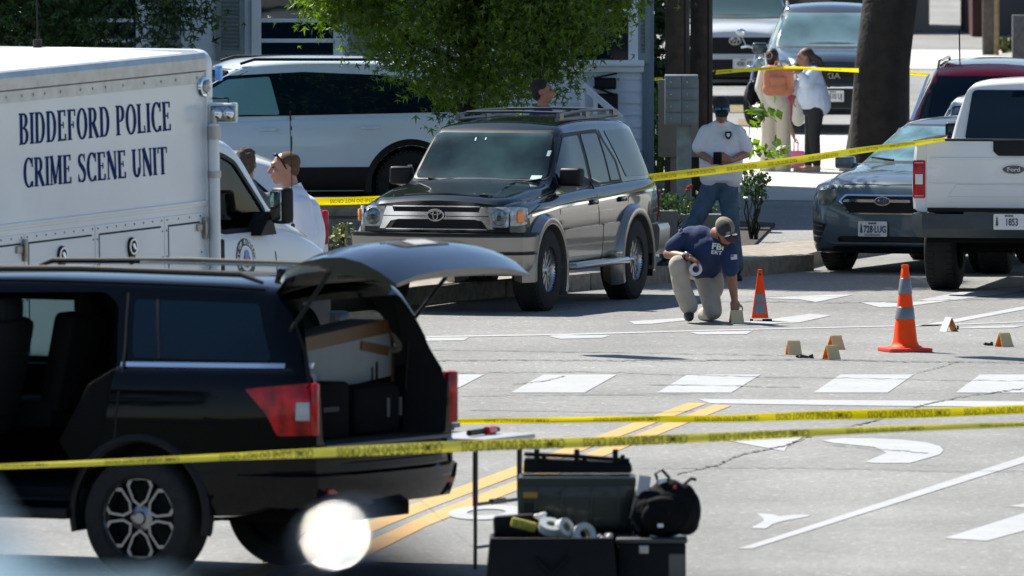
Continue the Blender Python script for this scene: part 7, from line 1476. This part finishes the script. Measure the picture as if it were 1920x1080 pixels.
def tapes():
    YA=tapemat('tape_yellow',(1.0,.90,.01),.7); YB=tapemat('tape_pale_yellow',(1.0,.92,.22),.6)
    tape('bright yellow crime scene tape, the upper of the two strands across the road',[(700,797,86),(830,791,86),(1090,787,86),(1350,785,85.6),(1530,779,85),(1720,775,84.6),(1930,767,84)],[.040,.040,.040,.050,.062,.066,.060],.35,'CRIME SCENE DO NOT CROSS',.76,YA,.041,.2,1.15)
    tape('pale yellow crime scene tape, the lower strand passing in front of the black SUV',[(-30,876,77.6),(200,867,77.6),(440,856,77.6),(620,848,77.5),(860,837,77.4),(1110,829,77.2),(1400,817,77),(1640,806,77),(1960,794,77)],[.032,.040,.048,.066,.070,.062,.058,.044,.034],.45,'CRIME SCENE DO NOT CROSS',.76,YB,.043,.25,1.1)
    tape('yellow police line tape from the dark green SUV to the white pickup',[(1205,335,124.2),(1320,322,124),(1480,302,123.9),(1620,281,123.8),(1722,268,123.6),(1772,261,123.6)],[.078,.078,.074,.062,.05,.035],.15,'POLICE LINE DO NOT CROSS',.40,tapemat('tape_lemon',(.92,.86,.10),.55),.052,.2,.42)
    tape('short stretch of yellow tape between the police SUV and the dark green SUV',[(560,378,127.2),(640,377,127.2),(720,374,127.2)],[.075,.075,.075],.1,'CRIME SCENE DO NOT CROSS',.76,YA,.05,.1,.9,start=.62)
    tape('far yellow tape strung from the utility poles past the two women to the big trunk',[(1336,136,152),(1400,131,152.5),(1470,127,153),(1530,129,153.5),(1610,132,154.5)],[.052,.045,.035,.035,.05],.3,'CRIME SCENE DO NOT CROSS',.76,YA,.035,.3,.9)
    tape('bit of yellow tape between the house corner and the left utility pole',[(1219,149,148),(1243,148,148)],[.04,.04],.2,'DO',.9,YA,.03,.1,start=.1)
    tape('bit of far yellow tape to the right of the big trunk',[(1700,137,160),(1742,140,160)],[.04,.04],.2,'DO',.9,YA,.03,.1,start=.1)
tapes()
# --- folding table with tools
def table():
    g=G(903,1068); a=RD(0); sv=Vector((.33,.68,0)).normalized(); lv=Vector((-sv.y,sv.x,0)); H=.855; root=thing('folding_table','white folding table with dark folding legs beside the open black SUV','table',g); root.rotation_euler=(0,0,math.atan2(sv.y,sv.x))
    WT=mat('table_white',(.40,.41,.42),.4,var=.05); LG=mat('leg_grey',(.05,.048,.048),.4,.5)
    m=MB(); m.box((.36,.84,H-.02),(.76,1.75,.034)); m.build('tabletop',WT,root,bevel=.012)
    for y in(.06,1.60):
        for x in(.03,.69): m=MB(); m.cyl((x,y,.0),(x,y,H*.52),.013); m.cyl((x,y,H*.48),(x,y,H-.04),.018); m.build('leg',LG,root)
        m=MB(); m.cyl((.03,y,.42),(.69,y,.42),.012); m.cyl((.03,y,.14),(.69,y,.14),.010); m.box((.36,y,.425),(.2,.03,.035)); m.cyl((.03,y,H-.06),(.69,y,H-.06),.014); m.build('crossbar',LG,root)
    def put(nm,lab,cat,x,y,fn):
        R_=root.rotation_euler.to_matrix(); o=thing(nm,lab,cat,root.location+R_@Vector((x,y,H+.003)),root.rotation_euler.z); fn(o)
    RT=mat('tool_red',(.55,.01,.015),.35,0,.5)
    def bolt(o): m=MB(); m.cyl((-.16,0,.02),(.12,.02,.02),.02); m.build('grip',M_trim,o); m=MB(); m.cyl((.10,.0,.022),(.25,.02,.022),.028); m.build('red_grip',RT,o); m=MB(); m.ell((.28,.02,.022),(.035,.03,.02)); m.build('jaw',M_black,o)
    put('bolt_cutter','red handled tool lying at the near corner of the folding table','tool',.30,.16,bolt)
    def cut2(o): m=MB(); m.cyl((-.22,0,.02),(.05,0,.02),.013); m.build('grip',M_black,o); m=MB(); m.ell((.10,0,.02),(.06,.03,.018)); m.build('head',M_steel,o)
    put('hand_tool','dark hand tool lying left of the red handled tool','tool',.18,.40,cut2)
    def tray(o): m=MB(); m.box((0,0,.03),(.42,.10,.05)); m.build('case_body',mat('olive_case',(.03,.035,.022),.6),o,bevel=.01); m=MB(); m.box((.24,.0,.035),(.16,.07,.03)); m.build('blue_clip',mat('tool_blue',(.05,.10,.20),.5),o,bevel=.005)
    put('tool_tray','long low dark tray at the back of the folding table','tray',.42,.55,tray)
    def paper(o): m=MB(); m.box((0,0,.004),(.20,.22,.006)); m.build('sheet',M_white,o)
    put('paper_sheet','white paper sheet at the left of the folding table','paper',.10,.75,paper)
table()
def cases():
    s=304.0; d=79.0; g=G(1085,1151)
    def at(px,py,dy=0): return W(px,py,d+dy)
    def zt(py): return at(0,py).z
    BK=mat('case_black',(.005,.005,.006),.6,spec=.2,var=.2,scale=9); GR=mat('case_olive',(.008,.015,.012),.38,0,.25,var=.15,scale=6)
    # soft black carry-all on the ground at left, equipment box at right
    p=at(1034,1000); root=thing('soft_case','large open black soft case with rolls of tape in its mouth','case',(p.x,d-.05,0)); h=zt(1003); w_=238/s
    m=MB(); m.rings([[(-w_/2*a,-.24*b_,z),(w_/2*a,-.24*b_,z),(w_/2*a,.24*b_,z),(-w_/2*a,.24*b_,z)] for z,a,b_ in((0,1.02,1),(.25,1.03,1.02),(h,.97,1),(h,.90,.9),(h-.06,.88,.88))]); m.build('bag_body',BK,root,bevel=.02)
    m=MB(); m.box((-.18,.22,h+.05),(.36,.05,.14),Matrix.Rotation(-.06,3,'Y')); m.build('lid',BK,root,bevel=.03); m=MB(); m.tube([(-.1,-.25,h-.12),(0,-.30,h-.22),(.1,-.25,h-.12)],.014); m.build('carry_handle',BK,root)
    def roll(nm,px,py,lab,R_,r_,wd,ax,mt): q=at(px,py,-.12); t=thing(nm,lab,'tape roll',q); m=MB(); m.lathe([(r_,-wd),(R_,-wd),(R_,wd),(r_,wd),(r_,-wd)],ax=ax,n=28,cap=False); m.build('roll',mt,t); m=MB(); m.lathe([(r_*.9,-wd*.9),(r_,-wd*.9),(r_,wd*.9),(r_*.9,wd*.9),(r_*.9,-wd*.9)],ax=ax,n=28,cap=False); m.build('core',mat('core_card',(.3,.25,.18),.8),t)
    WH=mat('roll_white',(.46,.48,.47),.5,var=.1); roll('tape_roll',1094,1003,'white tape roll facing the camera at the right of the soft case',.072,.034,.03,(.35,-1,.3),WH); roll('tape_roll',1032,988,'translucent white tape roll lying tilted in the soft case',.075,.03,.025,(.2,-.5,1),mat('roll_clear',(.40,.43,.42),.3,0,.4)); roll('tape_roll',1058,990,'white tape roll leaning behind the tilted roll',.06,.03,.025,(.8,-.8,.4),WH)
    q=at(982,984,-.1); t=thing('tape_bundle','bundle of yellow barrier tape at the left of the soft case','tape roll',q); m=MB(); m.box((0,0,0),(.16,.06,.06),Matrix.Rotation(.25,3,'Y')); m.build('roll',mat('tape_bundle',(.35,.30,.03),.5,var=.4,scale=30),t,bevel=.012)
    p=at(1222,1010); root=thing('equipment_box','dark equipment box with grey side under the black backpack','box',(p.x,d+.1,0)); h=zt(1016); m=MB(); m.box((0,0,h/2),(128/s,.40,h)); m.build('box_body',BK,root,bevel=.02); m=MB(); m.box((0,0,h+.012),(134/s,.42,.03)); m.build('lid',mat('lid_grey',(.05,.052,.05),.5),root,bevel=.01)
    m=MB(); m.box((47/s,-.203,h/2-.02),(30/s,.01,h-.1)); m.build('side_panel',mat('side_grey',(.11,.105,.10),.5),root); m=MB(); m.box((-.05,-.215,h-.04),(.06,.02,.05)); m.build('latch',M_steel,root,bevel=.005)
    q=at(1140,1006,-.1); t=thing('clear_bag','crumpled clear plastic bag on the edge of the black cases','bag',q); rr=random.Random(8); blob('sheet',[('e',Vector((rr.uniform(-.06,.06),rr.uniform(-.03,.03),rr.uniform(-.02,.015))),(rr.uniform(.015,.035),.02,rr.uniform(.008,.018))) for _ in range(9)],mat('clear_plastic',(.25,.26,.26),.15,0,.5),t,.007,1)
    q=at(1012,968,-.02); t=thing('glove','pale crumpled glove between the yellow tape bundle and the rolls','glove',q); blob('cloth',[('e',Vector((rr.uniform(-.03,.03),0,rr.uniform(-.02,.02))),(.02,.015,.014)) for _ in range(6)],M_white,t,.007,1)
    # support crate under the green case
    p=at(1090,1000,.42); root=thing('storage_crate','black storage crate supporting the olive green case','crate',(p.x,d+.48,0)); h=zt(1003)-.02; m=MB(); m.box((0,0,h/2),(.72,.42,h)); m.build('box_body',BK,root,bevel=.02); m=MB(); m.box((0,0,h+.008),(.74,.44,.02)); m.build('lid',BK,root,bevel=.008)
    h0=h+.02; p=at(1082,1000,.42); root=thing('hard_case','open olive green hard case with three latches on its raised lid','case',(p.x,d+.45,h0)); w_=218/s; hb=zt(893)-h0-.02
    m=MB(); m.rings([[(-w_/2+i,-.19+i,z),(w_/2-i,-.19+i,z),(w_/2-i,.19-i,z),(-w_/2+i,.19-i,z)] for z,i in((0,.02),(.03,.0),(hb,-.005),(hb,.03),(.08,.035))]); m.build('box_body',GR,root,bevel=.012); m=MB(); m.sweep([(-w_/2,-.2,hb-.03),(w_/2,-.2,hb-.03),(w_/2,.2,hb-.03),(-w_/2,.2,hb-.03)],[(-.008,-.02),(.012,-.02),(.012,.02),(-.008,.02)],closed=True); m.build('rim',GR,root,sharp=30)
    for x in(-.26,-.09,.09,.26): m=MB(); m.box((x,-.197,hb*.5),(.02,.012,hb*.75)); m.build('rib',GR,root,bevel=.004)
    m=MB(); m.rings([[(-w_/2+.02,.20,hb),(w_/2-.01,.20,hb),(w_/2-.01,.27,hb),(-w_/2+.02,.27,hb)],[(-w_/2+.03,.22,hb+.10),(w_/2-.02,.22,hb+.07),(w_/2-.02,.30,hb+.07),(-w_/2+.03,.30,hb+.10)]]); lid=m.build('lid',BK,root,bevel=.02)
    for x in(-.25,.0,.24): m=MB(); m.box((x,.23,hb+.105),(.035,.04,.09)); m.box((x+.045,.23,hb+.09),(.03,.03,.05)); m.build('latch',M_black,lid,bevel=.006)
    m=MB(); m.tube([(-w_/2+.03,.22,hb+.12),(0,.22,hb+.105),(w_/2-.03,.22,hb+.08)],.014); m.build('lid_rim',M_black,lid)
    m=MB(); m.box((-.29,-.215,hb-.11),(.09,.006,.035)); m.build('yellow_label',mat('label_yellow',(.35,.20,.02),.6),root); m=MB(); m.box((-.30,-.212,hb*.42),(.06,.006,.08)); m.build('black_label',M_black,root)
    # backpack with papers
    p=at(1247,950,.05); root=thing('black_backpack','bulging black backpack with straps and papers on top of the equipment box','backpack',(p.x,d+.1,zt(1014)+.02)); z=lambda py: zt(py)-zt(1014)-.02
    BP=mat('nylon_black',(.004,.004,.005),.85,var=.4,scale=9,bump=1,bscale=11,spec=.15); h=z(905)
    blob('bag_body',[('c',(-.13,0,.08),(-.12,0,h-.10),.085,.075),('c',(.13,0,.09),(.12,0,h-.08),.085,.070),('e',(0,-.03,h*.45),(.20,.14,h*.46)),('e',(.02,0,h-.05),(.10,.09,.07)),('e',(.17,0,.16),(.055,.08,.12)),('e',(-.16,0,.15),(.05,.08,.11))],BP,root,.011,2)
    blob('front_pocket',[('e',(-.02,-.13,.13),(.13,.05,.10)),('e',(-.02,-.12,.22),(.10,.05,.04))],BP,root,.010,2)
    m=MB(); m.tube([(-.04,0,h),(-.06,-.02,h+.05),(-.02,0,h+.075),(.03,0,h+.02)],.010); m.tube([(.10,0,h-.03),(.16,.0,h+.02),(.195,0,h+.012)],.011); m.tube([(-.17,-.05,.22),(-.21,-.08,.12),(-.16,-.1,.04)],.013); m.tube([(.0,-.1,h-.06),(.03,-.15,h-.16),(.02,-.17,.15)],.010); m.build('strap',M_black,root); m=MB(); m.box((.06,-.08,h-.03),(.02,.02,.02)); m.build('red_tag',mat('tag_red',(.5,.03,.06),.5),root); m=MB(); m.box((-.03,-.185,.08),(.035,.006,.022)); m.build('bag_tag',M_white,root)
    for i,(px,py,sz,lab) in enumerate(((1207,905,(.075,.01,.13),'grey white card standing between hard case and backpack'),(1243,902,(.05,.012,.075),'crumpled white paper poking out of the black backpack'))):
        q=at(px,py,.05); t=thing('paper_card',lab,'paper',q); m=MB(); m.box((0,0,-.02),sz,Matrix.Rotation(.15*(1-2*i),3,'Y')); m.build('sheet',mat('card_grey',(.45,.46,.48),.6) if i==0 else M_white,t,bevel=.002)
cases()
# --- out-of-focus car bonnet right in front of the camera
def near_bonnet():
    d=9.0; root=thing('foreground_car','very blurred dark glossy car bonnet at the bottom edge, close to the camera','car',(0,0,3.65)); z0=3.65
    BP=mat('near_black_paint',(.002,.003,.005),.9,spec=0)
    def surf_(x,y): # x metres right, y away
        q=W(960+x*FP/d,1080,y).z
        return q-z0
    m=MB(); xs=[-1.5+.03*i for i in range(61)]; ys=[6.8,7.4,8,8.5,8.8,9.0,9.15,9.3,9.4]
    base=W(960,1040,d).z-z0
    def top(x,y):
        px=960+x*FP/9.0; b=-.010
        b+=.080*math.exp(-((px+60)/100)**2)          # left bulge
        b+=.046*math.exp(-((px-690)/180)**2)
        e=max(0,(y-8.6)/.8); return base+b-.10*e*e-.02*max(0,(8.4-y))
    V=[(x,y,top(x,y)) for y in ys for x in xs]; n=len(xs); F=[(j*n+i,j*n+i+1,(j+1)*n+i+1,(j+1)*n+i) for j in range(len(ys)-1) for i in range(n-1)]
    m.add(V,F); V2=[(x,ys[-1],top(x,ys[-1])) for x in xs]+[(x,ys[-1]+.05,.3) for x in xs]; m.add(V2,[(i,i+1,n+i+1,n+i) for i in range(n-1)]); m.build('bonnet',BP,root,sharp=60,weld=True)
    m=MB(); xs=[-.62+.03*i for i in range(14)]; n=len(xs); m.add([(x,y,top(x,y)+.004) for y in ys for x in xs],[(j*n+i,j*n+i+1,(j+1)*n+i+1,(j+1)*n+i) for j in range(len(ys)-1) for i in range(n-1)]); m.build('wing',mat('pale_blue_wing',(.22,.38,.50),.4,0,.3),root,sharp=60)  # bonnet strip with the sky's reflection painted in as pale blue
    m=MB(); p=W(650,1018,8.9); m.lathe([(.001,.012),(.010,.0108),(.018,.0075),(.026,.0),(.026,-.03),(.016,-.07)],c=p-Vector((0,0,z0)),ax=(-.23,-.24,.93),n=24); m.build('chrome_washer_jet',mat('jet_chrome',(.92,.92,.92),.17,1),root)  # chrome cap added to catch the sun, its glint blurring into a disc
near_bonnet()

def signals():  # unseen signal heads placed along the sun line to cast two road shadows
    w_=None
    for i,(px,py) in enumerate(((1190,670),(1893,673))):
        g=G(px,py); h=5.6; p=Vector((g.x-.535*h,g.y+.605*h,h)); t=thing('traffic_light',['traffic light on the span wire, above the left of the crossing','traffic light on the span wire, above the right of the crossing'][i],'traffic light',p,.3,'traffic lights over the crossing')
        m=MB(); m.box((0,0,0),(.36,.30,1.05)); hb=m.build('housing',M_trim,t,bevel=.03)
        for k,c in enumerate(((.3,.02,.02),(.3,.2,.02),(.02,.2,.08))): m=MB(); m.lathe([(.001,.02),(.10,.0),(.12,-.05)],c=(0,-.16,.33-.33*k),ax=(0,-1,0)); m.build('lens',mat('signal_lens%d'%k,c,.3),hb)
        m=MB(); m.cyl((0,0,.5),(0,0,.8),.02); m.build('hanger',M_trim,t)
        if i: m=MB(); m.tube([a_,p+Vector((0,0,.8)),p+Vector((9,2,.9))],.012); o=m.build('span_wire',M_trim); tag(o,'steel span wire carrying the traffic lights','wire')
        a_=p+Vector((0,0,.8))
signals()
